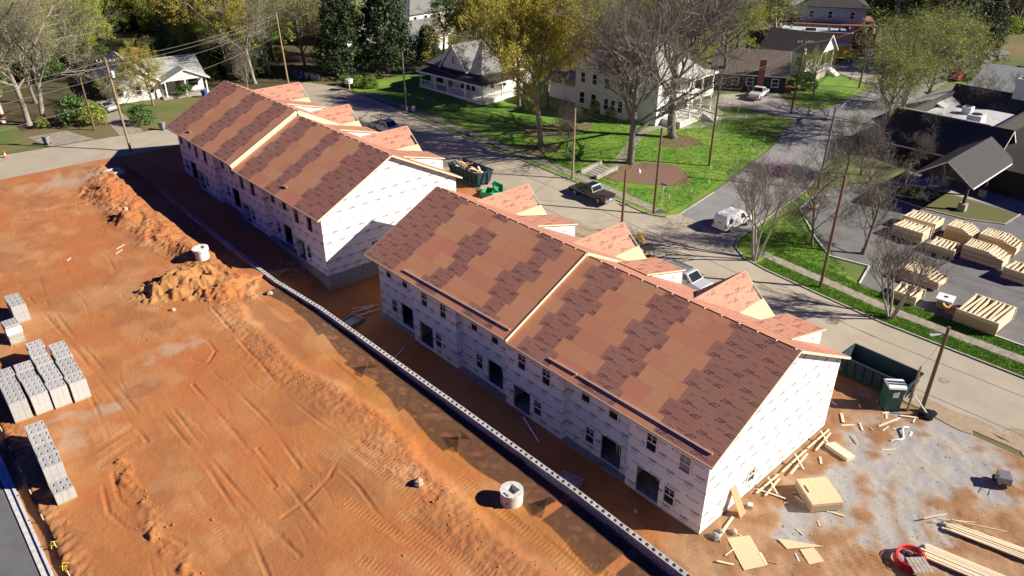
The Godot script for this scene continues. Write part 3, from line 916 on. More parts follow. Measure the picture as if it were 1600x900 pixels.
	g.lathe(Vector3(27.9, H(27.9, 3.2) + 0.03, 3.2), [[0.42, 0.0], [0.42, 0.012], [0, 0.012]], 20)
	struct("manhole_cover", g, M.concrete_grey)
	g = G.new()
	sheet(V([[-60, 30], [-29.62, 30], [-29.62, -84], [-60, -84]]), 0.03, g)
	struct("new_road", g, M.asphalt)
	# kerbs
	g = G.new()
	edging(V([[32.9, 16], [32.9, -15.5], [33.35, -18.5], [34.7, -20.4], [36.5, -21.2], [44.6, -22.2], [53.5, -23.2], [60, -24.8]]), 0.16, 0.14, g)
	edging(V([[44.6, -29.95], [36.2, -28.75], [34.5, -29.3], [33.45, -30.9], [33.35, -84], [33.45, -98]]), 0.16, 0.14, g)
	struct("kerb", g, M.concrete)
	g = G.new()
	edging(V([[38.05, 16], [37.9, 0.2]]), 0.15, 0.15, g)
	edging(V([[37.85, -8.5], [42.05, -9.5], [40.85, -13.1], [43.1, -15.8], [48.9, -21.1], [54, -21.9], [55.5, -20.6]]), 0.15, 0.15, g)
	struct("kerb", g, M.concrete_pale)
	g = G.new()
	edging(V([[-29.36, 30], [-29.36, -84]]), 0.5, 0.1, g)
	edging(V([[-29.18, 30], [-29.18, -84]]), 0.16, 0.2, g)
	struct("kerb", g, M.concrete_pale)
	# lawns
	g = G.new()
	sheet(V([[33.5, -31.2], [34.5, -29.6], [36.2, -29.0], [42.3, -29.95], [51.3, -31.5], [63, -34], [72, -37], [77, -38.6], [76.4, -46], [71.5, -52], [70, -70], [64, -96], [36, -97], [33.6, -92]]), 0.025, g, lawn_c, 1.4)
	struct("lawn", g, M.lawn)
	g = G.new()
	sheet(V([[33.05, 16], [37.9, 16], [37.8, -8.4], [40.6, -13.2], [42.9, -16.1], [48.7, -21.3], [54, -22.1], [53.3, -23.0], [44.6, -22.0], [36.6, -21.0], [34.8, -20.2], [33.5, -18.4], [33.05, -15.5]]), 0.025, g, lawn_c, 1.0)
	struct("verge", g, M.lawn)
	g = G.new()
	sheet(V([[55.5, -22.6], [62, -21], [66, -18.4], [70, -21.5], [80, -22], [92, -18], [104, -22], [108, -31], [86, -29.4], [70, -27.4], [62, -25.2]]), 0.025, g, rough_c, 1.6)
	sheet(V([[86.5, -38.6], [96, -38.9], [104, -39.6], [107.5, -40.6], [109, -46], [112, -52.5], [104, -53], [96, -46], [86, -43.5]]), 0.025, g, lawn_c, 1.6)
	struct("lawn", g, M.lawn)
	g = G.new()
	sheet(V([[-60, -97.2], [-16, -95.4], [-11.2, -95.2], [-12.4, -101], [-12, -110], [-60, -110]]), 0.02, g, rough_c, 1.6)
	sheet(V([[0.9, -93.9], [3, -93.6], [14, -97.7], [19, -101], [18, -109], [2, -109]]), 0.02, g, rough_c, 1.6)
	struct("rough_grass", g, M.lawn)
	# mulch rings round the old trees
	g = G.new()
	for q in [[42.6, -38.2, 5.6, 3.6, 0.6], [55.6, -43.4, 3.2, 2.6, 0.2], [38.4, -53.6, 2.6, 2.4, 0.0], [45.6, -57.5, 5.5, 2.6, 0.3]]:
		var ring := []
		for i in 22:
			var a := TAU * i / 22.0
			var k := 1.0 + 0.12 * sin(a * 3.0 + q[0])
			ring.push_back(Vector2(q[0], q[1]) + Vector2(cos(a) * q[2] * k, sin(a) * q[3] * k).rotated(q[4]))
		sheet(ring, 0.045, g)
	struct("mulch_bed", g, M.mulch)
	# pavements, slab by slab
	var sw := G.new()
	sheet(V([[34.35, -30.6], [35.75, -29.6], [35.75, -90], [34.35, -90]]), 0.028, sw)
	var so := struct("sidewalk", sw, M.seal)
	slabs(so, 34.4, 35.7, -31.0, -90.0)
	sw = G.new()
	sheet(V([[35.05, 16], [36.35, 16], [36.35, -17], [35.05, -17]]), 0.028, sw)
	so = struct("sidewalk", sw, M.seal)
	slabs(so, 35.1, 36.3, 16.0, -17.5)
	g = G.new()
	sheet(V([[40.0, -42.8], [41.0, -41.6], [46.5, -44.4], [54.5, -48.4], [60.5, -49.0], [60.3, -50.2], [53.8, -49.6]]), 0.04, g)
	sheet(V([[57.5, -48.4], [63, -44.6], [67.2, -44.6], [69.5, -45.4], [76.5, -41.6], [76.6, -42.8], [70, -46.8], [66.4, -46.0], [62.8, -46.0], [58.4, -49.4]]), 0.044, g)
	struct("garden_path", g, M.sidewalk)

func slabs(so: Node3D, xa: float, xb: float, za: float, zb: float) -> void:
	var z := za
	var me: ArrayMesh = null
	while z > zb:
		if me == null:
			var g := G.new()
			g.box(Vector3.ZERO, Vector3(xb - xa, 0.06, 1.47))
			me = g.mesh()
		var ya := H(xa, z)
		var yb := H(xa, z - 1.5)
		var o := part("slab", me, M.sidewalk, so)
		o.position = Vector3((xa + xb) / 2, (ya + yb) / 2 + 0.02 + 0.004 * sin(z * 5.0), z - 0.75)
		o.rotation.x = atan2(yb - ya, 1.5)
		z -= 1.5

# ---------- the two townhouse blocks ----------
const EH := 5.93
const RW := 8.11
const RR := 4.172
const SL := 9.12

func slope_pt(s: float, t: float, street: bool, up: float) -> Vector3:
	var x := s * RW / SL
	return Vector3(2.0 * RW - x if street else x, EH + up + s * RR / SL, -t)

func wall_grid(g: G, o: Vector3, ud: Vector3, wd: float, y0: float, y1: float, ops: Array, nr: Vector3, th: float, ub := 0.0) -> void:
	# a wall from o along ud with openings [u0, u1, v0, v1], seen from nr
	var us := [0.0, wd]
	var vs := [y0, y1]
	for q: Array in ops:
		us.push_back(q[0]); us.push_back(q[1])
		vs.push_back(q[2]); vs.push_back(q[3])
	us.sort()
	vs.sort()
	for i in us.size() - 1:
		if us[i + 1] - us[i] < 0.001: continue
		for j in vs.size() - 1:
			if vs[j + 1] - vs[j] < 0.001: continue
			var cu: float = (us[i] + us[i + 1]) * 0.5
			var cv: float = (vs[j] + vs[j + 1]) * 0.5
			var open := false
			for q: Array in ops:
				if cu > q[0] and cu < q[1] and cv > q[2] and cv < q[3]: open = true
			if open: continue
			var a: Vector3 = o + ud * us[i] + Vector3.UP * vs[j]
			var b: Vector3 = o + ud * us[i + 1] + Vector3.UP * vs[j]
			var c: Vector3 = o + ud * us[i + 1] + Vector3.UP * vs[j + 1]
			var d: Vector3 = o + ud * us[i] + Vector3.UP * vs[j + 1]
			var ua := Vector2(ub + us[i], -vs[j])
			var uc := Vector2(ub + us[i + 1], -vs[j + 1])
			g.face(a, b, c, d, nr, ua, Vector2(uc.x, ua.y), uc, Vector2(ua.x, uc.y))
			g.face(a - nr * th, b - nr * th, c - nr * th, d - nr * th, -nr, ua, Vector2(uc.x, ua.y), uc, Vector2(ua.x, uc.y))
	for q: Array in ops:
		var a: Vector3 = o + ud * q[0] + Vector3.UP * q[2]
		var b: Vector3 = o + ud * q[1] + Vector3.UP * q[2]
		var c: Vector3 = o + ud * q[1] + Vector3.UP * q[3]
		var d: Vector3 = o + ud * q[0] + Vector3.UP * q[3]
		g.quad(a, b, b - nr * th, a - nr * th, Vector3.UP)
		g.quad(d, c, c - nr * th, d - nr * th, Vector3.DOWN)
		g.quad(a, d, d - nr * th, a - nr * th, ud)
		g.quad(b, c, c - nr * th, b - nr * th, -ud)

var win_mesh := {}
func window(parent: Node3D, o: Vector3, ud: Vector3, nr: Vector3, w: float, h: float, fm: Material, gm: Material, grid := true) -> void:
	# o: lower left corner of the opening on the wall face
	var key := "%.2f_%.2f_%s" % [w, h, grid]
	if not win_mesh.has(key):
		var f := G.new()
		var b := 0.1
		f.b2(Vector3(0, 0, -0.06), Vector3(w, b, 0.035))
		f.b2(Vector3(0, h - b, -0.06), Vector3(w, h, 0.035))
		f.b2(Vector3(0, b, -0.06), Vector3(b, h - b, 0.035))
		f.b2(Vector3(w - b, b, -0.06), Vector3(w, h - b, 0.035))
		f.b2(Vector3(b, h * 0.5 - 0.035, -0.06), Vector3(w - b, h * 0.5 + 0.035, 0.02))
		if grid:
			f.b2(Vector3(w * 0.5 - 0.014, h * 0.5 + 0.035, -0.03), Vector3(w * 0.5 + 0.014, h - b, 0.0))
			f.b2(Vector3(b, h * 0.76 - 0.014, -0.029), Vector3(w - b, h * 0.76 + 0.014, 0.001))
		var p := G.new()
		p.b2(Vector3(b, b, -0.05), Vector3(w - b, h * 0.5 - 0.035, -0.04))
		var p2 := G.new()
		p2.b2(Vector3(b, h * 0.5 + 0.035, -0.045), Vector3(w - b, h - b, -0.035))
		win_mesh[key] = [f.mesh(), p.mesh(), p2.mesh()]
	var ms: Array = win_mesh[key]
	var fr := part("window", ms[0], fm, parent)
	fr.transform = Transform3D(Basis(ud, Vector3.UP, nr), o)
	part("pane", ms[1], gm, fr)
	part("pane", ms[2], gm, fr)

var panel_mesh := {}
func roof_panel(parent: Node3D, s0: float, s1: float, t0: float, t1: float, street: bool, up: float, m: Material) -> void:
	# t1 > t0; one sheet of decking
	var w := t1 - t0 - 0.005
	var h := s1 - s0 - 0.005
	var key := "%.2f_%.2f" % [w, h]
	if not panel_mesh.has(key):
		var g := G.new()
		var a := Vector3(-w / 2, 0, h / 2)
		var b := Vector3(w / 2, 0, h / 2)
		var c := Vector3(w / 2, 0, -h / 2)
		var d := Vector3(-w / 2, 0, -h / 2)
		g.plate([a, b, c, d], Vector3.UP, 0.016, [Vector2(0, 1.22), Vector2(w, 1.22), Vector2(w, 1.22 - h), Vector2(0, 1.22 - h)])
		panel_mesh[key] = g.mesh()
	var o := part("roof_panel", panel_mesh[key], m, parent)
	var c := (slope_pt(s0, t0, street, up) + slope_pt(s1, t1, street, up)) * 0.5
	var upv := (slope_pt(1, 0, street, 0) - slope_pt(0, 0, street, 0)).normalized()
	var zx := Vector3(0, 0, 1) if not street else Vector3(0, 0, -1)
	var nr := (-upv).cross(zx).normalized()
	var lift := rng.randf_range(0.0, 0.004)
	o.transform = Transform3D(Basis(zx, nr, -upv).rotated(nr, rng.randf_range(-0.0012, 0.0012)), c + nr * (0.012 + lift))

func roof_row(parent: Node3D, row: int, ta: float, tb: float, darks: Array, street: bool, up: float) -> void:
	var s0 := row * 1.22
	var s1 := minf(s0 + 1.22, SL - 0.075)
	var cuts := [ta, tb]
	for q: Array in darks:
		for e: float in q:
			if e > ta + 0.05 and e < tb - 0.05: cuts.push_back(e)
	cuts.sort()
	for i in cuts.size() - 1:
		var a: float = cuts[i]
		var b: float = cuts[i + 1]
		var mid := (a + b) * 0.5
		var dk := false
		for q: Array in darks:
			if mid > q[0] and mid < q[1]: dk = true
		var off := 0.0
		var p := b
		# lay sheets from the far end so that joints break between rows
		var first := true
		while p > a + 0.01:
			var l := 2.44
			if first and not dk and b - a > 3.0: l = [2.44, 1.3, 1.9][(row + i) % 3]
			first = false
			var e := maxf(p - l, a)
			if e - a < 0.35: e = a
			var k := rng.randi() % (4 if dk else 6)
			roof_panel(parent, s0, s1, e, p, street, up, M[("zip%d" if dk else "osb%d") % k])
			p = e
		off += 1.0

func townhouse(called: String, label: String, at: Vector3, ln: float, party: float, step: float, toff: float, ubase: float, rows_near: Callable, rows_far: Callable, framed: bool, base_depth: float) -> Node3D:
	var o := thing(called, label, "townhouse", at)
	var px := 0.5
	var rx := 1.05
	var xe := 2.0 * RW - 0.5
	var units := []
	var us := (ln - 0.8) / 6.0
	for i in 6: units.push_back(0.4 + us * i)
	# rear wall: every second unit stands forward
	var wg := G.new()
	for i in 6:
		var t0: float = units[i]
		var up := step if i >= 3 else 0.0
		var fwd := i % 2 == 0
		var x := px if fwd else rx
		var ops := []
		# openings measured from the near end of the unit
		var k := us / 5.93
		if fwd: ops = [[1.95, 2.95, 0.74, 2.18, "w"], [3.25, 5.1, 0.12, 2.2, "d"], [1.15, 2.15, 3.85, 5.3, "u"], [3.68, 4.68, 3.85, 5.3, "u"]]
		else: ops = [[3.25, 4.25, 0.74, 2.18, "w"], [0.95, 2.75, 0.12, 2.25, "d"], [1.35, 2.33, 3.92, 5.3, "u"], [3.82, 4.8, 3.92, 5.3, "u"]]
		var loc := []
		for q: Array in ops:
			loc.push_back([us - q[1] * k - toff, us - q[0] * k - toff, q[2] + up, q[3] + up, q[4]])
		var og := Vector3(x, 0, -(t0 + us))
		wall_grid(wg, og, Vector3(0, 0, 1), us, 0.1, 6.0 + up, loc, Vector3(-1, 0, 0), 0.14, ubase + og.z)
		for q: Array in loc:
			if q[4] == "d": continue
			if q[4] == "u" and not framed: continue
			window(o, og + Vector3(0, q[2] + 0.02, q[0] + 0.02), Vector3(0, 0, 1), Vector3(-1, 0, 0), q[1] - q[0] - 0.04, q[3] - q[2] - 0.04, M.vinyl, M.glass_pale if (framed and i == 0 and q[4] == "u" and q[0] > us * 0.5) else M.glass)
		if fwd and i > 0:
			wall_grid(wg, Vector3(px, 0, -t0), Vector3(1, 0, 0), rx - px + 0.1, 0.1, 6.0 + up, [], Vector3(0, 0, 1), 0.1, 0.6)
			wall_grid(wg, Vector3(rx + 0.1, 0, -(t0 + us)), Vector3(-1, 0, 0), rx - px + 0.1, 0.1, 6.0 + up, [], Vector3(0, 0, -1), 0.1, 0.6)
		elif fwd:
			wall_grid(wg, Vector3(rx + 0.1, 0, -(t0 + us)), Vector3(-1, 0, 0), rx - px + 0.1, 0.1, 6.0 + up, [], Vector3(0, 0, -1), 0.1, 0.6)
	part("rear_wall", wg, M.wrap, o)
	# gable walls
	for e in 2:
		var z := -0.4 if e == 0 else -(ln - 0.4)
		var nr := Vector3(0, 0, 1) if e == 0 else Vector3(0, 0, -1)
		var up := 0.0 if e == 0 else step
		var gg := G.new()
		var x0 := px if e == 0 else rx
		var ops := []
		if e == 0: ops = [[5.3 - x0, 6.25 - x0, 0.85, 2.15]]
		wall_grid(gg, Vector3(x0, 0, z), Vector3(1, 0, 0), xe - x0, 0.1, 6.0 + up, ops, nr, 0.14, ubase)
		var pk := Vector3(RW, EH + RR + up - 0.06, z)
		var a := Vector3(x0, 6.0 + up, z)
		var b := Vector3(xe, 6.0 + up, z)
		gg.tri(a, b, pk, nr, Vector2(ubase, -6.0), Vector2(ubase + xe - x0, -6.0), Vector2(ubase + RW - x0, -pk.y))
		gg.tri(a - nr * 0.14, b - nr * 0.14, pk - nr * 0.14, -nr)
		part("gable_wall", gg, M.wrap, o)
		if e == 0: window(o, Vector3(5.32, 0.87, z), Vector3(1, 0, 0), nr, 0.91, 1.26, M.vinyl, M.glass)
	var sg := G.new()
	wall_grid(sg, Vector3(xe, 0, -0.4), Vector3(0, 0, -1), ln - 0.8, 0.1, 6.0, [], Vector3(1, 0, 0), 0.14, 0.0)
	part("street_wall", sg, M.wrap, o)
	# slab, floors, party walls
	var fg := G.new()
	fg.b2(Vector3(px - 0.02, -base_depth, -(ln - 0.39)), Vector3(xe + 0.02, 0.1, -0.38))
	part("foundation", fg, M.concrete_grey, o)
	var dg := G.new()
	dg.b2(Vector3(rx + 0.14, 2.7, -(ln - 0.55)), Vector3(xe - 0.15, 2.95, -0.55))
	dg.b2(Vector3(rx + 0.14, 5.55, -(ln - 0.55)), Vector3(xe - 0.15, 5.65, -0.55))
	part("floor_deck", dg, M.plywood, o)
	for i in range(1, 6):
		var pg := G.new()
		pg.b2(Vector3(rx + 0.2, 0.1, -units[i] - 0.05), Vector3(xe - 0.16, 2.7, -units[i] + 0.05))
		pg.b2(Vector3(rx + 0.2, 2.95, -units[i] - 0.05), Vector3(xe - 0.16, 5.55, -units[i] + 0.05))
		part("party_wall", pg, M.plywood, o)
	for i in 6:
		var lg := G.new()
		var dz: float = units[i] + (4.2 if i % 2 == 0 else 1.9)
		lg.bar(Vector3(2.2, 0.1, -dz), Vector3(1.6, 2.6, -dz + 0.3), 0.09, 0.04)
		lg.bar(Vector3(2.3, 0.1, -dz - 0.3), Vector3(1.7, 2.6, -dz - 0.1), 0.09, 0.04)
		part("stud", lg, M.lumber, o)
	# decking, sheet by sheet
	for r in 8:
		roof_row(o, r, 0.0, party, rows_near.call(r), false, 0.0)
		roof_row(o, r, party, ln, rows_far.call(r), false, step)
		roof_row(o, r, 0.0, party, [[0.0, 99.0]], true, 0.0)
		roof_row(o, r, party, ln, [[0.0, 99.0]], true, step)
	# eave and rake boards
	for q in [[0.0, party, 0.0], [party, ln, step]]:
		for sd in 2:
			var eg := G.new()
			var ex := -0.02 if sd == 0 else 2.0 * RW + 0.02
			eg.b2(Vector3(ex - 0.02, EH + q[2] - 0.16, -q[1]), Vector3(ex + 0.02, EH + q[2] + 0.005, -q[0]))
			part("fascia", eg, M.lumber, o)
			var bg := G.new()
			var sx := 0.5 if sd == 0 else 2.0 * RW - 0.5
			var wx := px if sd == 0 else xe
			bg.b2(Vector3(minf(ex, wx), EH + q[2] - 0.02, -q[1] + 0.05), Vector3(maxf(ex, wx), EH + q[2] - 0.005, -q[0] - 0.05))
			if sd == 1: part("soffit", bg, M.plywood, o)
			sx += 0.0
	for e in 2:
		var t := -0.02 if e == 0 else ln + 0.02
		var up := 0.0 if e == 0 else step
		for sd in 2:
			var rg := G.new()
			var a := slope_pt(0, t, sd == 1, up - 0.07)
			var b := slope_pt(SL - 0.02, t, sd == 1, up - 0.07)
			rg.bar(a, b, 0.04, 0.15)
			part("rake_board", rg, M.lumber, o)
	for sd in 2:
		var pg := G.new()
		var a := slope_pt(-0.02, party - 0.025, sd == 1, step * 0.5 + 0.02)
		var b := slope_pt(SL, party - 0.025, sd == 1, step * 0.5 + 0.02)
		pg.bar(a, b, 0.05, step + 0.07)
		part("step_board", pg, M.lumber, o)
	var kg := G.new()
	kg.box(Vector3.ZERO, Vector3(0.2, 0.02, 0.09))
	var km := kg.mesh()
	var kt := 0.3
	while kt < ln - 0.2:
		var kp := part("ridge_block", km, M.lumber, o)
		kp.position = Vector3(RW, EH + RR + (step if kt > party else 0.0) - 0.026, -kt)
		kt += [1.22, 1.1, 1.3][int(kt * 7.0) % 3]
	# street side: three cross gables and three shed dormers
	for i in 3:
		var up := step if i >= 2 else (step * 0.5 if i == 1 and party < 17.5 else 0.0)
		var tc := 9.1 + toff + i * 11.86
		cross_gable(o, tc, EH + 3.02 + up)
		shed(o, 2.25 + toff + i * 11.86, 2.75, up)
	return o

func main_x(y: float) -> float:
	return RW + (EH + RR - y) * RW / RR

func cross_gable(o: Node3D, tc: float, yr: float) -> void:
	var xe := 16.65
	var hw := 3.45
	var sl := sqrt(3.02 * 3.02 + hw * hw)
	for side in [1.0, -1.0]:
		var nr := Vector3(0, hw, side * 3.02).normalized()
		var k := 0
		var s := 0.0
		while s < sl - 0.05:
			var s2 := minf(s + 1.22, sl)
			var ya := yr - 3.02 * s / sl
			var yb := yr - 3.02 * s2 / sl
			var za: float = -tc + side * hw * s / sl
			var zb: float = -tc + side * hw * s2 / sl
			var xa := main_x(ya) + 0.02
			var xb := minf(main_x(yb) + 0.02, xe - 0.1)
			var mx := xe - (0.35 if k % 2 == 1 else 0.0)
			if k < 2 and xe - xa > 3.0:
				var c := xe - 2.44
				plate_part(o, [Vector3(xa, ya, za), Vector3(c, ya, za), Vector3(c, yb, zb), Vector3(minf(xb, c), yb, zb)], nr, M["zip%d" % (k % 4)], s, s2)
				plate_part(o, [Vector3(c + 0.004, ya, za), Vector3(mx, ya, za), Vector3(mx, yb, zb), Vector3(maxf(c, xb) + 0.004, yb, zb)], nr, M["zip%d" % ((k + 1) % 4)], s, s2)
			else:
				plate_part(o, [Vector3(xa, ya, za), Vector3(xe, ya, za), Vector3(xe, yb, zb), Vector3(xb, yb, zb)], nr, M["zip%d" % ((k + 2) % 4)] if k < 2 or side < 0.0 else M.plywood, s, s2)
			s = s2 + 0.004
			k += 1
		var rb := G.new()
		rb.bar(Vector3(xe + 0.02, yr - 0.07, -tc), Vector3(xe + 0.02, yr - 3.02 - 0.07, -tc + side * hw), 0.04, 0.14)
		part("rake_board", rb, M.lumber, o)
	var fg := G.new()
	var f := xe - 0.4
	fg.tri(Vector3(f, yr - 3.0, -tc + hw - 0.3), Vector3(f, yr - 3.0, -tc - hw + 0.3), Vector3(f, yr - 0.2, -tc), Vector3(1, 0, 0), Vector2(0, 0), Vector2(6, 0), Vector2(3, -3))
	part("dormer_wall", fg, M.wrap, o)

func plate_part(o: Node3D, p: Array, nr: Vector3, m: Material, s: float, s2: float) -> void:
	var g := G.new()
	var uv := []
	for q: Vector3 in p: uv.push_back(Vector2(q.x - (p[0] as Vector3).x, 0.0))
	uv[2].y = s2 - s
	uv[3].y = s2 - s
	var pp := []
	for q: Vector3 in p: pp.push_back(q + nr * 0.03)
	g.plate(pp, nr, 0.02, uv)
	part("roof_panel", g, m, o)

func shed(o: Node3D, t0: float, w: float, up: float) -> void:
	var xa := 11.3
	var ya := EH + up + (2.0 * RW - xa) * RR / RW
	var xb := 16.15
	var yb := EH + up + 1.25
	var nr := Vector3(ya - yb, xb - xa, 0).normalized()
	for k in 2:
		for j in 2:
			var f0 := float(k) / 2
			var f1 := float(k + 1) / 2
			var z0 := -t0 + 0.12 - (w + 0.2) * j * 0.5
			var z1 := -t0 + 0.12 - (w + 0.2) * (j + 1) * 0.5 + 0.005
			var p0 := Vector3(lerpf(xa, xb + 0.2, f0), lerpf(ya, yb - 0.05, f0), z0)
			var p1 := Vector3(lerpf(xa, xb + 0.2, f1), lerpf(ya, yb - 0.05, f1), z0)
			plate_part(o, [p0, p1, p1 + Vector3(0, 0, z1 - z0), p0 + Vector3(0, 0, z1 - z0)], nr, M["zip%d" % ((k + j * 2) % 4)], 0.0, 1.2)
	for sd in 2:
		var z := -t0 if sd == 0 else -t0 - w
		var n := Vector3(0, 0, 1) if sd == 0 else Vector3(0, 0, -1)
		var cg := G.new()
		cg.plate([Vector3(xa, ya, z), Vector3(xb, yb, z), Vector3(xb, EH + up, z)], n, 0.05, [Vector2(0, -ya), Vector2(xb - xa, -yb), Vector2(xb - xa, -EH)])
		part("dormer_wall", cg, M.wrap, o)
	var fg := G.new()
	fg.b2(Vector3(xb - 0.05, EH + up, -t0 - w + 0.05), Vector3(xb - 0.005, yb - 0.03, -t0 - 0.05))
	part("dormer_wall", fg, M.wrap, o)
	var tg := G.new()
	tg.bar(Vector3(xa, ya + 0.02, -t0 + 0.13), Vector3(xb + 0.2, yb - 0.04, -t0 + 0.13), 0.03, 0.1)
	part("fascia", tg, M.lumber, o)

func build_townhouses() -> void:
	rng.seed = 77
	var bn := func(r: int) -> Array:
		if r % 2 == 0: return [[0.0, 4.2], [7.35, 10.45], [13.05, 16.25]]
		return [[0.0, 4.73], [7.83, 9.88], [13.7, 15.7]]
	var bf := func(r: int) -> Array:
		return [[[31.5, 99.0], [25.72, 28.3], [19.01, 22.38]], [[31.2, 99.0], [25.68, 27.66], [19.64, 21.22]], [[31.3, 99.0], [25.13, 26.98], [19.32, 21.84]], [[31.0, 99.0], [25.62, 27.62], [19.74, 22.29]], [[31.4, 99.0], [25.07, 28.25], [19.09, 21.69]], [[31.0, 99.0], [25.5, 27.68], [19.67, 21.08]], [[31.46, 99.0], [19.01, 21.64]], [[30.8, 99.0], [25.77, 27.58], [19.6, 22.36]]][r]
	var b := townhouse("townhouse_block", "white house-wrapped townhouse block whose sunlit end wall faces the lumber and gravel yard", Vector3.ZERO, 35.7, 17.27, 0.16, 0.0, 0.4, bn, bf, true, 0.7)
	for q in [[30.5, 17.6, 0.58, 0.8], [13.5, 10.9, 0.58, 0.62], [10.7, 0.45, 0.62, 0.67]]:
		var g := G.new()
		var up := 0.16 if q[0] > 17.27 else 0.0
		g.bar(slope_pt(q[2], q[0], false, up + 0.055), slope_pt(q[3], q[1], false, up + 0.055), 0.1, 0.06, Vector3(-0.457, 0.889, 0))
		part("toe_board", g, M.lumber, b)
	var an := func(r: int) -> Array:
		if r % 2 == 0: return [[0.0, 4.5], [8.1, 10.5], [13.7, 16.4]]
		return [[0.0, 5.0], [8.5, 10.2], [13.3, 16.9]]
	var af := func(r: int) -> Array:
		if r % 2 == 0: return [[31.5, 99.0], [25.4, 28.6], [19.2, 22.4]]
		return [[31.9, 99.0], [25.0, 28.2], [19.5, 22.8]]
	var a := townhouse("townhouse_block", "white house-wrapped townhouse block on a tall grey foundation beside the far street", Vector3(-1.73, 2.37, -40.12), 36.04, 17.74, 0.46, 0.75, 1.0, an, af, false, 2.2)
	for q in [[31.0, 30.2, 0.9], [8.4, 7.6, 1.2]]:
		var g := G.new()
		g.bar(slope_pt(q[2], q[0], false, 0.06 + (0.46 if q[0] > 20 else 0.0)), slope_pt(q[2] + 0.05, q[1], false, 0.06 + (0.46 if q[0] > 20 else 0.0)), 0.05, 0.1, Vector3(-0.457, 0.889, 0))
		part("toe_board", g, M.lumber, a)

# ---------- things on the building site ----------
func hollow_block(w: float, h: float, d: float, hole: Array) -> ArrayMesh:
	# a block (w along z, d along x) with a pocket in its top; hole is a list of Vector2 (x, z)
	var g := G.new()
	var hx := d / 2
	var hz := w / 2
	for q in [[Vector3(-hx, 0, -hz), Vector3(-hx, 0, hz), Vector3(-1, 0, 0)], [Vector3(hx, 0, -hz), Vector3(hx, 0, hz), Vector3(1, 0, 0)], [Vector3(-hx, 0, -hz), Vector3(hx, 0, -hz), Vector3(0, 0, -1)], [Vector3(-hx, 0, hz), Vector3(hx, 0, hz), Vector3(0, 0, 1)]]:
		g.quad(q[0], q[1], q[1] + Vector3(0, h, 0), q[0] + Vector3(0, h, 0), q[2])
	# the rim as a fan between the outer corners and the pocket
	var outer := [Vector2(-hx, -hz), Vector2(hx, -hz), Vector2(hx, hz), Vector2(-hx, hz)]
	var n := hole.size()
	for i in n:
		var a: Vector2 = hole[i]
		var b: Vector2 = hole[(i + 1) % n]
		var ca: Vector2 = near_corner(outer, a)
		var cb: Vector2 = near_corner(outer, b)
		g.tri(Vector3(a.x, h, a.y), Vector3(b.x, h, b.y), Vector3(cb.x, h, cb.y), Vector3.UP)
		if ca != cb: g.tri(Vector3(a.x, h, a.y), Vector3(ca.x, h, ca.y), Vector3(cb.x, h, cb.y), Vector3.UP)
		var m := Vector2.ZERO
		for q: Vector2 in hole: m += q
		m /= n
		var e := (b - a).orthogonal().normalized()
		if e.dot(m - a) < 0.0: e = -e
		g.quad(Vector3(a.x, h - 0.17, a.y), Vector3(b.x, h - 0.17, b.y), Vector3(b.x, h, b.y), Vector3(a.x, h, a.y), Vector3(e.x, 0, e.y))
		g.tri(Vector3(a.x, h - 0.17, a.y), Vector3(b.x, h - 0.17, b.y), Vector3(m.x, h - 0.17, m.y), Vector3.UP)
	return g.mesh()

func near_corner(o: Array, p: Vector2) -> Vector2:
	var best: Vector2 = o[0]
	for q: Vector2 in o:
		if signf(q.x) == signf(p.x + 0.0001) and signf(q.y) == signf(p.y + 0.0001): best = q
	return best

const ORD := ["first", "second", "third", "fourth", "fifth", "sixth", "seventh", "eighth", "ninth", "tenth", "eleventh", "twelfth", "thirteenth", "fourteenth", "fifteenth"]

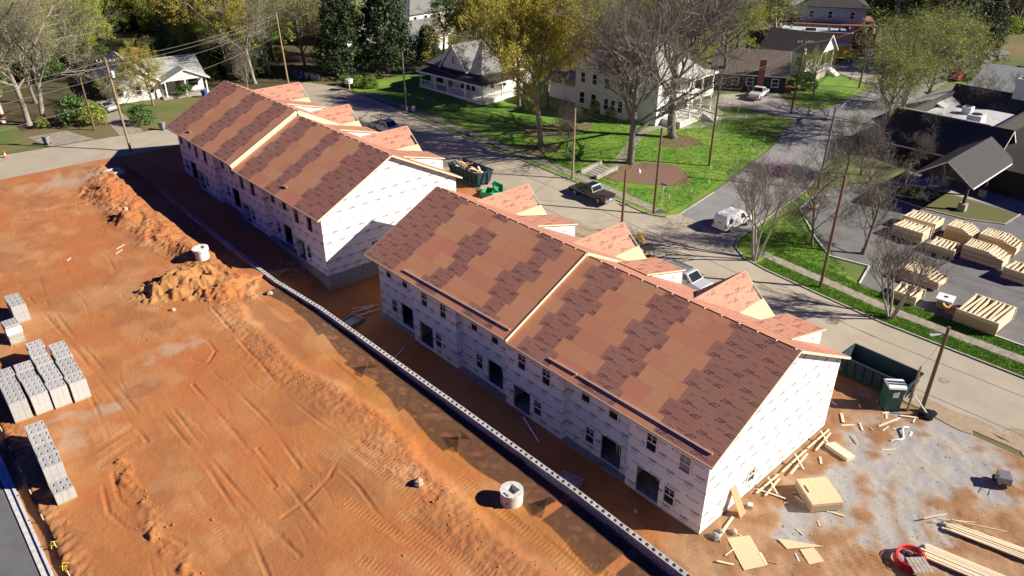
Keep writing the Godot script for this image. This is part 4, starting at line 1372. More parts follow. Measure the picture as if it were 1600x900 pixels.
func build_wall() -> void:
	var o := thing("retaining_wall", "long pale block retaining wall with open cells along its top course", "retaining wall", Vector3(0, 0, 0))
	var pitch := 0.46
	var top := 3.0
	var bm := hollow_block(0.425, 0.2, 0.34, [Vector2(-0.1, -0.155), Vector2(0.11, -0.09), Vector2(0.11, 0.09), Vector2(-0.1, 0.155)])
	var plain := G.new()
	plain.b2(Vector3(-0.17, 0, -0.2), Vector3(0.17, 0.196, 0.2))
	var pm := plain.mesh()
	var low := G.new()
	var r := RandomNumberGenerator.new()
	r.seed = 9
	var n := int(78.0 / pitch)
	var kept := 0
	for c in 16:
		var y := top - 0.2 * (c + 1)
		for i in n:
			var z := 5.0 - i * pitch - (pitch * 0.5 if c % 2 == 1 else 0.0)
			var x := tab(z, T_WALL)
			if c > 1 and y + 0.2 < tab(z, T_YARD) - 0.3: continue
			if c == 0 or (c == 1 and kept < 128 and z > -56.0):
				if c == 1: kept += 1
				var b := part("wall_block", bm if c == 0 else pm, M.block if r.randf() < 0.6 else M.block_b, o)
				b.position = Vector3(x + r.randf_range(-0.006, 0.006), y, z)
				b.rotation.y = atan2(tab(z - 1.0, T_WALL) - x, -1.0) + PI + r.randf_range(-0.01, 0.01)
			else:
				low.b2(Vector3(x - 0.17, y, z - 0.2), Vector3(x + 0.17, y + 0.196, z + 0.2))
	var core := G.new()
	for i in 40:
		var z0 := 5.0 - i * 2.0
		if z0 < -72.5: break
		var z1 := maxf(z0 - 2.0, -73.0)
		var a := Vector3(tab(z0, T_WALL), 1.2, z0)
		var b := Vector3(tab(z1, T_WALL), 1.2, z1)
		core.bar(a, b, 0.26, 2.9)
	var lo := part("lower_course", low, M.block_b, o)
	lo.set_meta("kind", "stuff")
	part("core_fill", core, M.concrete_grey, o)
	# reinforcement netting rolled out behind the wall
	r.seed = 12
	var nets := []
	var z := 4.5
	while z > -40.0:
		var w := r.randf_range(3.0, 5.4)
		var g := G.new()
		var xa := tab(z, T_WALL) - 0.25
		var xb := -7.1 + r.randf_range(-0.5, 0.35)
		var nx := 10
		var nz := 12
		for i in nx:
			for j in nz:
				var p := []
				for q in [[0, 0], [1, 0], [1, 1], [0, 1]]:
					var px: float = lerpf(xa, xb + 0.3 * sin(z + 3.0 * float(j + q[1]) / nz), float(i + q[0]) / nx)
					var pz: float = z - w * float(j + q[1]) / nz
					p.push_back(Vector3(px, LH(px, pz) + 0.05 + 0.03 * n_mid.get_noise_2d(px * 2.0, pz * 2.0), pz))
				var nr: Vector3 = (p[1] - p[0]).cross(p[3] - p[0]).normalized()
				if nr.y < 0: nr = -nr
				g.face(p[0], p[1], p[2], p[3], nr, Vector2(p[0].x, p[0].z), Vector2(p[1].x, p[1].z), Vector2(p[2].x, p[2].z), Vector2(p[3].x, p[3].z))
		nets.push_back(solo("geogrid_sheet", g, M.net, "netting", "netting", "netting sheets behind the wall"))
		z -= w + (r.randf_range(0.5, 0.9) if r.randf() < 0.12 else r.randf_range(-0.1, 0.06))
	for i in nets.size(): nets[nets.size() - 1 - i].set_meta("label", "dark brown netting sheet behind the block wall, %s from the wall's bend" % ORD[i])
	for q in [[-7.0, -25.2, 0.2], [-6.9, -14.2, -0.2], [-6.7, -6.6, 0.3]]:
		var g := G.new()
		var b := Vector3(q[0], LH(q[0], q[1]), q[1])
		var p0 := b + Vector3(-0.5, 0, 0.5)
		var p1 := b + Vector3(0.7, 0, -0.5)
		var p2 := b + Vector3(0.5, 0.75, -0.2 + q[2])
		var p3 := b + Vector3(-0.3, 0.4, 0.4)
		var nr := (p1 - p0).cross(p3 - p0).normalized()
		g.face(p0, p1, p2, p3, nr, Vector2(0, 0), Vector2(1.4, 0), Vector2(1.3, 0.7), Vector2(0.1, 0.5))
		g.face(p1, p1 + Vector3(0.3, 0, 0.6), p2 + Vector3(0.2, -0.2, 0.4), p2, nr, Vector2(0, 0), Vector2(0.6, 0), Vector2(0.6, 0.6), Vector2(0, 0.7))
		solo("netting_flap", g, M.net, "loose flap of dark netting standing up from the bench behind the block wall", "netting", "upturned netting flaps")

func build_manholes() -> void:
	var at := Vector3(-7.55, LH(-7.55, -8.3) - 0.05, -8.3)
	var o := thing("manhole_riser", "squat pale concrete manhole drum with a square hatch beside the block wall", "manhole", at)
	var g := G.new()
	g.lathe(Vector3.ZERO, [[0.68, 0], [0.68, 0.68], [0.67, 0.7]], 36)
	part("barrel", g, M.concrete_pale, o)
	g = G.new()
	# cover ring with a real hatch hole
	var hole := [Vector2(-0.2, -0.33), Vector2(0.34, -0.33), Vector2(0.34, 0.36), Vector2(-0.2, 0.36)]
	var k := 36
	for i in k:
		var a0 := TAU * i / k
		var a1 := TAU * (i + 1) / k
		var p0 := Vector2(cos(a0), sin(a0)) * 0.7
		var p1 := Vector2(cos(a1), sin(a1)) * 0.7
		g.quad(Vector3(p0.x, 0.7, p0.y), Vector3(p1.x, 0.7, p1.y), Vector3(p1.x, 0.94, p1.y), Vector3(p0.x, 0.94, p0.y), Vector3(cos((a0 + a1) / 2), 0, sin((a0 + a1) / 2)))
		var c0 := Vector2(clampf(p0.x * 1.4, -0.2, 0.34), clampf(p0.y * 1.4, -0.33, 0.36))
		var c1 := Vector2(clampf(p1.x * 1.4, -0.2, 0.34), clampf(p1.y * 1.4, -0.33, 0.36))
		g.tri(Vector3(p0.x, 0.94, p0.y), Vector3(p1.x, 0.94, p1.y), Vector3(c1.x, 0.94, c1.y), Vector3.UP)
		g.tri(Vector3(p0.x, 0.94, p0.y), Vector3(c1.x, 0.94, c1.y), Vector3(c0.x, 0.94, c0.y), Vector3.UP)
	for i in 4:
		var a: Vector2 = hole[i]
		var b: Vector2 = hole[(i + 1) % 4]
		var e := (b - a).orthogonal().normalized()
		if e.dot(Vector2(0.07, 0.02) - a) < 0: e = -e
		g.quad(Vector3(a.x, 0.5, a.y), Vector3(b.x, 0.5, b.y), Vector3(b.x, 0.94, b.y), Vector3(a.x, 0.94, a.y), Vector3(e.x, 0, e.y))
	part("cover_slab", g, M.concrete_pale, o)
	g = G.new()
	g.box(Vector3(0.07, 0.5, 0.02), Vector3(0.6, 0.05, 0.75))
	part("hatch_floor", g, M.concrete_grey, o)
	g = G.new()
	g.box(Vector3(-0.52, 0.95, 0.1), Vector3(0.05, 0.05, 0.4))
	g.box(Vector3(-0.62, 0.4, 0.3), Vector3(0.14, 0.14, 0.08))
	part("lifting_eye", g, M.metal_dark, o)
	at = Vector3(-8.85, LH(-8.85, -50.1) - 0.25, -50.1)
	o = thing("manhole_cone", "white concrete manhole cone with a flared rim behind the spoil heap", "manhole", at)
	g = G.new()
	g.lathe(Vector3.ZERO, [[0.62, 0], [0.62, 0.5], [0.58, 1.0], [0.72, 1.05], [0.74, 1.3], [0.4, 1.31], [0.4, 1.0]], 32)
	part("cone", g, M.white_paint, o)
	g = G.new()
	g.lathe(Vector3.ZERO, [[0.41, 1.12], [0.0, 1.121]], 20)
	part("throat", g, M.black, o)
	g = G.new()
	g.b2(Vector3(-0.38, 1.1, 0.0), Vector3(0.1, 1.28, 0.34))
	part("ledge", g, M.white_paint, o)
	o.rotation.z = 0.07
	# sunken catch basins in the shaded yard
	for q in [[-2.1, -35.6, "open grey concrete basin sunk in the soil by the gap between the blocks"], [-2.5, -8.6, "open grey concrete basin sunk in the soil beside the near doorways"]]:
		at = Vector3(q[0], H(q[0], q[1]), q[1])
		o = thing("catch_basin", q[2], "catch basin", at, 0.25)
		g = G.new()
		for w in [[-1.0, -0.75, -0.8, 0.75], [0.8, -0.75, 1.0, 0.75], [-0.8, -0.75, 0.8, -0.55], [-0.8, 0.55, 0.8, 0.75]]: g.b2(Vector3(w[0], -0.3, w[1]), Vector3(w[2], 0.28, w[3]))
		part("box_wall", g, M.concrete_grey, o)
		g = G.new()
		g.b2(Vector3(-0.8, -0.2, -0.55), Vector3(0.8, 0.13, 0.55))
		part("box_floor", g, M.concrete, o)
	at = Vector3(-7.6, LH(-7.6, -79.8) - 0.1, -79.8)
	o = thing("drain_frame", "pale concrete drain frame on the clay bank by the far street", "drain", at, 0.2)
	g = G.new()
	for w in [[-0.8, -0.9, -0.62, 0.9], [0.62, -0.9, 0.8, 0.9], [-0.62, -0.9, 0.62, -0.72], [-0.62, 0.72, 0.62, 0.9]]: g.b2(Vector3(w[0], 0, w[1]), Vector3(w[2], 0.45, w[3]))
	part("rim", g, M.concrete_pale, o)
	g = G.new()
	g.b2(Vector3(-0.62, 0, -0.72), Vector3(0.62, 0.3, 0.72))
	part("floor", g, M.concrete_grey, o)

func build_block_stacks() -> void:
	var tri := hollow_block(0.6, 0.73, 0.345, [Vector2(-0.1, -0.04), Vector2(0.095, -0.17), Vector2(0.095, 0.1), Vector2(-0.03, 0.04)])
	var plain := G.new()
	plain.b2(Vector3(-0.1725, 0, -0.3), Vector3(0.1725, 0.72, 0.3))
	var pm := plain.mesh()
	var pal := G.new()
	for i in 3: pal.b2(Vector3(-0.53, 0, -0.6 + i * 0.5), Vector3(0.53, 0.09, -0.4 + i * 0.5))
	pal.b2(Vector3(-0.54, 0.09, -0.62), Vector3(0.54, 0.115, 0.62))
	var palm := pal.mesh()
	var r := RandomNumberGenerator.new()
	r.seed = 31
	var rows := [
		[-24.72, -35.7, 6, "pale wall-block pallet in the longest of four lines, %s from the stone-dust end"],
		[-23.5, -35.6, 5, "pale wall-block pallet in the line along the open clay, %s from the stone-dust end"],
		[-25.95, -35.8, 4, "pale wall-block pallet in the line beside the longest, %s from the stone-dust end"],
		[-27.15, -35.8, 4, "pale wall-block pallet in the line nearest the new road, %s from the stone-dust end"],
		[-27.05, -25.9, 5, "pale wall-block pallet in the lone line by the silt fence, %s from its low end"],
		[-24.1, -49.6, 2, "pale wall-block pallet in the short pair, %s from the film-wrapped stones"]]
	for q: Array in rows:
		for k in int(q[2]):
			var z: float = q[1] - k * 1.26 - (0.5 if q[3].contains("lone") and k > 0 else 0.0)
			var x: float = q[0] + r.randf_range(-0.06, 0.06) + k * 0.03
			var o := thing("block_pallet", q[3] % ORD[k], "block pallet", Vector3(x, LH(x, z) - 0.02, z), r.randf_range(-0.03, 0.03), "pallets of wall blocks")
			part("pallet_base", palm, M.lumber_old, o)
			var drop := 0.73 if (q[3].contains("lone") and k == 0) else 0.0
			var m: StandardMaterial3D = M.block if r.randf() < 0.6 else M.block_b
			for t in 2:
				if drop > 0.0 and t == 0: continue
				for cx in 3:
					for cz in 2:
						var b := part("wall_block", tri if t == 1 else pm, m, o)
						b.position = Vector3((cx - 1) * 0.352, 0.116 + t * 0.732 - drop, (cz - 0.5) * 0.608)
						b.position += Vector3(r.randf_range(-0.006, 0.006), 0, r.randf_range(-0.008, 0.008))
	# a pallet of cap stones half wrapped in film
	var o := thing("cap_stone_pallet", "tall pallet of buff slotted stones half wrapped in white film", "stone pallet", Vector3(-25.2, LH(-25.2, -46.4) - 0.02, -46.4), 0.06)
	part("pallet_base", palm, M.lumber_old, o)
	for t in 7:
		var g := G.new()
		g.b2(Vector3(-0.5, 0.12 + t * 0.2, -0.56), Vector3(0.5, 0.3 + t * 0.2, 0.56))
		part("stone_layer", g, M.concrete if t % 2 == 0 else M.block_b, o)
	var cap := hollow_block(0.27, 0.16, 0.245, [Vector2(-0.06, -0.1), Vector2(0.06, -0.1), Vector2(0.06, 0.1), Vector2(-0.06, 0.1)])
	for i in 4:
		for j in 4:
			var b := part("cap_stone", cap, M.block_b, o)
			b.position = Vector3(-0.375 + i * 0.25, 1.52, -0.42 + j * 0.28)
	var w := G.new()
	w.b2(Vector3(-0.53, 0.9, -0.59), Vector3(0.53, 1.45, -0.565))
	w.b2(Vector3(-0.53, 0.9, 0.565), Vector3(0.53, 1.42, 0.59))
	w.b2(Vector3(-0.53, 0.95, -0.565), Vector3(-0.505, 1.45, 0.565))
	part("film_wrap", w, M.white_paint, o)

func board(g: G, a: Vector3, b: Vector3, w: float, t: float) -> void:
	g.bar(a, b, w, t)

func dumpster(at: Vector3, turn: float, ln: float, label: String) -> void:
	var o := thing("dumpster", label, "dumpster", at, turn)
	var wb := 0.95
	var wt := 1.22
	var h := 1.75
	var g := G.new()
	# flared side walls with thickness, long axis along z
	for s in [-1.0, 1.0]:
		g.plate([Vector3(s * wb, 0.25, ln / 2 - 0.35), Vector3(s * wt, h, ln / 2), Vector3(s * wt, h, -ln / 2), Vector3(s * wb, 0.25, -ln / 2 + 0.35)], Vector3(s * (h - 0.25), -(wt - wb), 0).normalized(), 0.05, [Vector2.ZERO, Vector2.ZERO, Vector2.ZERO, Vector2.ZERO])
	part("side_wall", g, M.dumpster, o)
	g = G.new()
	for s in [-1.0, 1.0]:
		g.plate([Vector3(-wb, 0.25, s * (ln / 2 - 0.35)), Vector3(wb, 0.25, s * (ln / 2 - 0.35)), Vector3(wt, h, s * ln / 2), Vector3(-wt, h, s * ln / 2)], Vector3(0, -0.35, s * (h - 0.25)).normalized(), 0.05, [Vector2.ZERO, Vector2.ZERO, Vector2.ZERO, Vector2.ZERO])
	part("end_wall", g, M.dumpster, o)
	g = G.new()
	g.b2(Vector3(-wb + 0.04, 0.22, -ln / 2 + 0.38), Vector3(wb - 0.04, 0.3, ln / 2 - 0.38))
	part("floor", g, M.metal_dark, o)
	g = G.new()
	for s in [-1.0, 1.0]:
		g.bar(Vector3(s * wt, h, -ln / 2), Vector3(s * wt, h, ln / 2), 0.1, 0.1)
		g.bar(Vector3(-wt, h + 0.002, s * ln / 2), Vector3(wt, h + 0.002, s * ln / 2), 0.1, 0.1)
	part("rim", g, M.dumpster, o)
	for s in [-1.0, 1.0]:
		for i in 7:
			var z := -ln / 2 + 0.6 + i * (ln - 1.2) / 6
			g = G.new()
			g.bar(Vector3(s * (wb + 0.06), 0.3, z), Vector3(s * (wt + 0.05), h - 0.06, z), 0.1, 0.08, Vector3(0, 0, 1))
			part("rib", g, M.dumpster, o)
		g = G.new()
		g.bar(Vector3(s * 0.6, 0.1, -ln / 2 + 0.3), Vector3(s * 0.6, 0.1, ln / 2 - 0.3), 0.12, 0.24)
		part("skid", g, M.metal_dark, o)
	for s in [-1.0, 1.0]:
		g = G.new()
		g.bar(Vector3(s * 0.55, 0.3, ln / 2 - 0.2), Vector3(s * 0.25, h - 0.1, ln / 2 + 0.1), 0.12, 0.1, Vector3(0, 0, 1))
		part("lift_bracket", g, M.dumpster, o)

func debris(at: Vector3, turn: float, w: float, l: float, n: int, sd: int, label: String) -> void:
	var r := RandomNumberGenerator.new()
	r.seed = sd
	var o := thing("scrap_heap", label, "scrap heap", at, turn)
	for i in n:
		var g := G.new()
		var p := Vector3(r.randf_range(-w, w), 0.05 + i * 0.02, r.randf_range(-l, l))
		var d := Vector3(r.randf_range(-0.4, 0.4), r.randf_range(-0.12, 0.2), r.randf_range(-1, 1)).normalized() * r.randf_range(0.3, 0.9)
		d.x = clampf(d.x, -w - p.x, w - p.x) if absf(p.x + d.x) > w else d.x
		if r.randf() < 0.7:
			g.bar(p - d, p + d, r.randf_range(0.08, 0.25), 0.04)
			part("scrap_board", g, [M.lumber, M.plywood, M.lumber_old][r.randi() % 3], o)
		else:
			g.box(p + Vector3(0, 0.1, 0), Vector3(r.randf_range(0.3, 0.6), 0.2, r.randf_range(0.3, 0.7)), r.randf() * 3.0)
			part("scrap_wrap", g, [M.white_paint, M.tarp_black, M.cardboard][r.randi() % 3], o)

func build_site() -> void:
	dumpster(Vector3(23.7, H(23.7, -0.3), -0.3), -0.03, 5.4, "dark teal roll-off dumpster with scrap timber beside the green toilet cabin")
	debris(Vector3(23.6, 0.45, -0.3), -0.03, 0.6, 2.0, 16, 41, "scrap boards and wrapping lying in the dumpster by the toilet cabin")
	dumpster(Vector3(24.0, H(24.0, -50.6), -50.6), 0.02, 5.6, "dark teal roll-off dumpster heaped with rubbish beyond the far townhouse end wall")
	debris(Vector3(24.0, H(24.0, -50.6) + 0.9, -50.6), 0.02, 0.75, 2.2, 40, 42, "pale scrap and black bags heaped in the dumpster on the street")
	# portable toilet
	var o := thing("portable_toilet", "dark green portable toilet with a white domed roof", "toilet cabin", Vector3(21.35, H(21.35, 1.75), 1.75), 0.75)
	var g := G.new()
	g.b2(Vector3(-0.55, 0.12, -0.55), Vector3(0.55, 2.05, 0.55))
	part("cabin", g, M.potty_green, o)
	g = G.new()
	g.b2(Vector3(-0.42, 0.2, 0.555), Vector3(0.42, 1.95, 0.6))
	var door := part("door", g, M.potty_green, o)
	g = G.new()
	g.b2(Vector3(0.28, 1.0, 0.6), Vector3(0.36, 1.15, 0.64))
	part("handle", g, M.metal_grey, door)
	g = G.new()
	g.b2(Vector3(-0.6, 1.3, -0.2), Vector3(-0.555, 1.75, 0.2))
	part("notice", g, M.white_paint, o)
	g = G.new()
	var arc := []
	for i in 9:
		var a := PI * i / 8
		arc.push_back(Vector2(cos(a) * 0.62, 2.06 + sin(a) * 0.3))
	arc.reverse()
	g.prism(arc, -0.62, 0.62)
	part("roof", g, M.white_paint, o)
	g = G.new()
	for s in [-1.0, 1.0]: g.b2(Vector3(s * 0.45 - 0.07, 0, -0.62), Vector3(s * 0.45 + 0.07, 0.12, 0.62))
	part("skid", g, M.black, o)
	# temporary power post with a conduit
	o = thing("power_post", "short weathered post with a meter box and a slanting white pipe by the toilet cabin", "power post", Vector3(21.9, H(21.9, 2.9), 2.9))
	g = G.new()
	g.tube(Vector3(0, -0.1, 0), Vector3(0.05, 4.0, -0.05), 0.09, 0.075, 10)
	part("post", g, M.pole_pale, o)
	g = G.new()
	g.b2(Vector3(-0.17, 1.2, -0.2), Vector3(0.17, 1.75, -0.09))
	part("meter_box", g, M.metal_grey, o)
	g = G.new()
	g.tube(Vector3(0.05, 1.5, 0.1), Vector3(0.35, 0.05, 1.5), 0.06, 0.06, 8)
	part("conduit", g, M.metal_white, o)
	g = G.new()
	for i in 14:
		var r := RandomNumberGenerator.new()
		r.seed = 300 + i
		g.box(Vector3(r.randf_range(-0.5, 0.5), 0.12 + r.randf() * 0.25, r.randf_range(-0.4, 0.4)), Vector3(r.randf_range(0.2, 0.5), r.randf_range(0.1, 0.25), r.randf_range(0.2, 0.5)), r.randf() * 3.0)
	solo("plastic_heap", g, M.tarp_black, "crumpled black plastic heaped at the foot of the leaning pipe", "plastic sheet", "", Vector3(22.3, 0, 4.0))
	# plywood sheets stacked square
	o = thing("plywood_stack", "square stack of fresh plywood sheets on bearers by the end wall", "plywood stack", Vector3(8.55, H(8.55, 2.9), 2.9), -0.62)
	for i in 18:
		g = G.new()
		g.b2(Vector3(-1.0, 0.1 + i * 0.034, -1.12), Vector3(1.02 + 0.02 * (i % 3), 0.13 + i * 0.034, 1.12))
		part("sheet", g, M.plywood if i > 13 or i % 4 == 1 else M.lumber_old, o)
	for i in 2:
		g = G.new()
		g.b2(Vector3(-1.0 + i * 0.66, 0.715, -1.12), Vector3(-0.35 + i * 1.37, 0.75, 1.12))
		part("sheet", g, M.plywood, o)
	for i in 2:
		g = G.new()
		g.b2(Vector3(-0.9, 0, -0.7 + i * 1.3), Vector3(1.0, 0.1, -0.6 + i * 1.3))
		part("bearer", g, M.lumber, o)
	g = G.new()
	g.bar(Vector3(-0.75, 0.775, -0.5), Vector3(-0.75, 0.775, 0.1), 0.05, 0.04)
	part("pry_bar", g, M.metal_dark, o)
	# loose sheets and boards by the corner
	var sheets := [
		[[1.5, 0.9], [0.2, 2.9], [1.5, 3.6], [2.7, 1.7], "plywood", "full pale plywood sheet lying flat near the corner of the end wall"],
		[[3.7, 2.95], [5.2, 5.1], [3.4, 3.75], [3.68, 2.98], "plywood", "triangular plywood offcut lying on gravel"],
		[[3.95, 4.25], [4.7, 4.75], [4.2, 5.65], [3.35, 5.2], "plywood", "small plywood square tucked under the triangular offcut"],
		[[13.6, 0.75], [14.25, 1.1], [13.9, 2.75], [13.25, 2.5], "lumber", "short fat timber beam lying near the long end wall"]]
	for q: Array in sheets:
		g = G.new()
		var p := []
		var y := 0.09 if q[5].begins_with("tri") else 0.06
		if q[4] == "lumber": y = 0.3
		for k in 4: p.push_back(Vector3(q[k][0], H(q[k][0], q[k][1]) + y, q[k][1]))
		g.plate(p, Vector3.UP, 0.025 if q[4] == "plywood" else 0.28, [Vector2(0, 0), Vector2(1, 0), Vector2(1, 1), Vector2(0, 1)])
		solo("plywood_sheet" if q[4] == "plywood" else "timber_beam", g, M[q[4]], q[5], "plywood sheet" if q[4] == "plywood" else "timber")
	g = G.new()
	g.plate([Vector3(3.35, 1.9, -0.37), Vector3(3.95, 1.9, -0.37), Vector3(4.1, 0.02, 0.55), Vector3(3.5, 0.02, 0.55)], Vector3(0, 0.42, 0.9).normalized(), 0.03, [Vector2(0, 0), Vector2(0.6, 0), Vector2(0.6, 2), Vector2(0, 2)])
	solo("leaning_board", g, M.osb2, "reddish board leaning against the sunlit end wall", "board")
	g = G.new()
	g.box(Vector3(4.8, 0.12, 0.4), Vector3(0.3, 0.25, 0.3), 0.5)
	solo("paint_bucket", g, M.white_paint, "small white box on the ground by the leaning board", "box")
	var loose := [
		[[0.9, 0.08, 0.6], [3.2, 0.08, 0.2], 0.16, "long pale board lying towards the full plywood sheet"],
		[[6.4, 0.1, -0.1], [7.0, 0.1, 1.6], 0.1, "single stud jutting out from the low timber frame"],
		[[-0.4, 0.06, 1.5], [0.1, 0.06, 2.3], 0.12, "short board on the clay near the bare corner of the end wall"],
		[[11.7, 0.08, 1.5], [12.3, 0.08, 1.1], 0.14, "short offcut on the gravel edge by the timber beam"],
		[[17.0, 0.08, 0.4], [17.9, 0.08, -0.2], 0.2, "pale offcut on the dug soil behind the toilet cabin"],
		[[18.5, 0.07, 2.3], [20.6, 0.07, 2.9], 0.12, "two by four lying on the soil in front of the toilet cabin"],
		[[20.9, 0.07, 2.8], [21.6, 0.07, 3.8], 0.16, "short plank at the foot of the power post"],
		[[15.6, 0.06, 2.2], [16.2, 0.06, 1.5], 0.05, "thin stick on the bare soil"],
		[[-1.0, 0.1, -29.0], [-3.0, 0.1, -28.0], 0.1, "stick lying in the shaded yard behind the near block"],
		[[0.2, 0.1, -15.6], [-0.9, 0.1, -12.8], 0.1, "white pipe lying in the shaded yard by the doorways"]]
	for q: Array in loose:
		g = G.new()
		g.bar(Vector3(q[0][0], H(q[0][0], q[0][2]) + q[0][1], q[0][2]), Vector3(q[1][0], H(q[1][0], q[1][2]) + q[1][1], q[1][2]), q[2], 0.05)
		solo("loose_board", g, M.white_paint if q[3].begins_with("white") else M.lumber, q[3], "board")
	# scrap sticks heaped against the far corner of the near block
	var hr := RandomNumberGenerator.new()
	hr.seed = 88
	for hp in [[0.1, -36.4, 9, "small heap of pale sticks by the corner of the block", 0.9], [-3.0, -45.6, 22, "wide heap of grey brush and sticks in the shaded yard", 1.7]]:
		o = thing("stick_heap", hp[3], "stick heap", Vector3(hp[0], H(hp[0], hp[1]), hp[1]))
		for i in int(hp[2]):
			g = G.new()
			var c := Vector3(hr.randf_range(-1, 1) * hp[4], 0.08 + i * 0.02, hr.randf_range(-1, 1) * hp[4] * 0.7)
			var d := Vector3(hr.randf_range(-1, 1), hr.randf_range(-0.1, 0.1), hr.randf_range(-0.4, 0.4)).normalized() * hr.randf_range(0.5, 1.0)
			g.bar(c - d, c + d, 0.07, 0.05)
			part("stick", g, M.lumber if hp[2] < 12 else M.lumber_old, o)
	# low frames of studs along the end wall
	for q in [[6.0, 0.15, 8.6, "low stud frame lying along the foot of the sunlit end wall"], [9.0, 0.15, 12.2, "second low stud frame along the foot of the end wall"], [12.4, 0.15, 15.4, "stud frame lying nearest the street along the end wall"]]:
		o = thing("stud_frame", q[3], "timber frame", Vector3(q[0], H(q[0], 0.3), 0.0), 0.0)
		var l: float = q[2] - q[0]
		for k in 2:
			g = G.new()
			g.bar(Vector3(0.2 * k, 0.14 + k * 0.02, 0.12 + k * 0.5 + 0.1 * sin(q[0])), Vector3(l - 0.4 * k, 0.14 + k * 0.1, 0.12 + k * 0.3), 0.12, 0.05)
			part("rail", g, M.lumber, o)
		for k in 1:
			g = G.new()
			g.bar(Vector3(l * 0.3 + q[0] * 0.05, 0.02, 0.95), Vector3(l * 0.3 + q[0] * 0.05 + 0.15, 0.75, 0.05), 0.09, 0.05)
			part("rung", g, M.lumber_old if k == 1 else M.lumber, o)
	# offcuts trodden into the ground round the end wall
	var sc := RandomNumberGenerator.new()
	sc.seed = 204
	for i in 30:
		var x := sc.randf_range(0.5, 9.0) if i < 16 else sc.randf_range(15.8, 21.5)
		var z := sc.randf_range(0.2, 5.6) if i < 16 else sc.randf_range(-1.5, 4.2)
		g = G.new()
		var d := Vector3(sc.randf_range(-1, 1), 0, sc.randf_range(-1, 1)).normalized() * sc.randf_range(0.1, 0.5)
		g.bar(-d, d, sc.randf_range(0.05, 0.16), 0.04)
		solo("timber_offcut", g, [M.lumber, M.lumber_old, M.white_paint][sc.randi() % 3], "small offcut littering the trampled ground by the end wall" if i < 16 else "small offcut littering the dug soil round the toilet cabin", "offcut", "offcuts on the ground", Vector3(x, H(x, z) + 0.09 * n_mid.get_noise_2d(x, z) + 0.03, z))
	# lumber bundles on the gravel
	var r2 := RandomNumberGenerator.new()
	r2.seed = 71
	o = thing("lumber_bundle", "long bundle of fresh pale studs on the gravel with the coarse brown mud beside it", "lumber bundle", Vector3(12.3, H(12.3, 9.9), 9.9), 0.0)
	for i in 14:
		g = G.new()
		var lane := i % 7
		var lv := i / 7
		var w := 0.1
		var a := Vector3(-0.45 + lane * 0.125, 0.08 + lv * 0.1, -0.5 + r2.randf_range(-0.3, 0.3))
		var b := a + Vector3(1.3 + r2.randf_range(-0.1, 0.1), 0.02, 4.6 + r2.randf_range(-0.2, 0.6))
		g.bar(a, b, w, 0.09)
		part("stud", g, M.lumber, o)
	for i in 3:
		g = G.new()
		var a := Vector3(-0.7 + i * 0.5, 0.27 + i * 0.05, -1.7 + i * 0.6)
		g.bar(a, a + Vector3(1.4, 0.03, 0.8 + i * 0.9), 0.05, 0.09)
		part("stud", g, M.lumber, o)
	o = thing("lumber_bundle", "low bundle of studs in the corner with a red hose on it", "lumber bundle", Vector3(9.4, H(9.4, 10.2), 10.2), 0.0)
	for i in 16:
		g = G.new()
		var a := Vector3(-0.7 + (i % 8) * 0.15, 0.07 + (i / 8) * 0.1, -1.0 + r2.randf_range(-0.2, 0.2))
		g.bar(a, a + Vector3(1.1, 0, 5.0), 0.12, 0.09)
		part("stud", g, M.lumber, o)
	# coil of red hose and a little slatted pallet
	o = thing("hose_coil", "loose coil of red hose lying at the end of the stud bundle", "hose", Vector3(7.9, H(7.9, 8.9), 8.9))
	for i in 13:
		g = G.new()
		var rr := 0.85 + r2.randf_range(-0.12, 0.2)
		var c := Vector3(r2.randf_range(-0.07, 0.07), 0.06 + i * 0.035, r2.randf_range(-0.07, 0.07))
		var pr := c + Vector3(rr, 0, 0)
		for k in range(1, 29):
			var a := TAU * k / 28.0
			var p := c + Vector3(cos(a) * rr, 0.02 * sin(a * 3.0 + i), sin(a) * rr * 0.85)
			g.tube(pr, p, 0.03, 0.03, 5, false)
			pr = p
		part("turn", g, M.hose_red, o)
	g = G.new()
	var hp0 := Vector3(-0.5, 0.05, -0.1)
	for k in range(1, 14):
		var p := Vector3(-0.5 - 0.06 * k, 0.04, -0.1 - 0.13 * k + 0.1 * sin(k * 0.6))
		g.tube(hp0, p, 0.018, 0.018, 5, false)
		hp0 = p
	part("tail", g, M.hose_red, o)
	o = thing("slatted_pallet", "small grey slatted pallet lying on the red hose", "pallet", Vector3(7.55, H(7.55, 9.55) + 0.42, 9.55), -0.7)
	for i in 5:
		g = G.new()
		g.b2(Vector3(-0.55 + i * 0.225, 0.06, -0.55), Vector3(-0.55 + i * 0.225 + 0.19, 0.085, 0.55))
		part("slat", g, M.concrete, o)
	for i in 2:
		g = G.new()
		g.b2(Vector3(-0.55, 0, -0.45 + i * 0.8), Vector3(0.55, 0.06, -0.35 + i * 0.8))
		part("runner", g, M.lumber_old, o)
	# compressor at the gravel edge
	o = thing("compressor_cart", "small grey compressor cart with black wheels on the gravel", "compressor", Vector3(18.7, H(18.7, 10.3), 10.3), 0.5)
	g = G.new()
	g.b2(Vector3(-0.45, 0.3, -0.35), Vector3(0.45, 0.85, 0.35))
	part("housing", g, M.metal_grey, o)
	g = G.new()
	g.tube(Vector3(-0.55, 0.22, 0), Vector3(0.55, 0.22, 0), 0.17, 0.17, 14)
	part("tank", g, M.metal_dark, o)
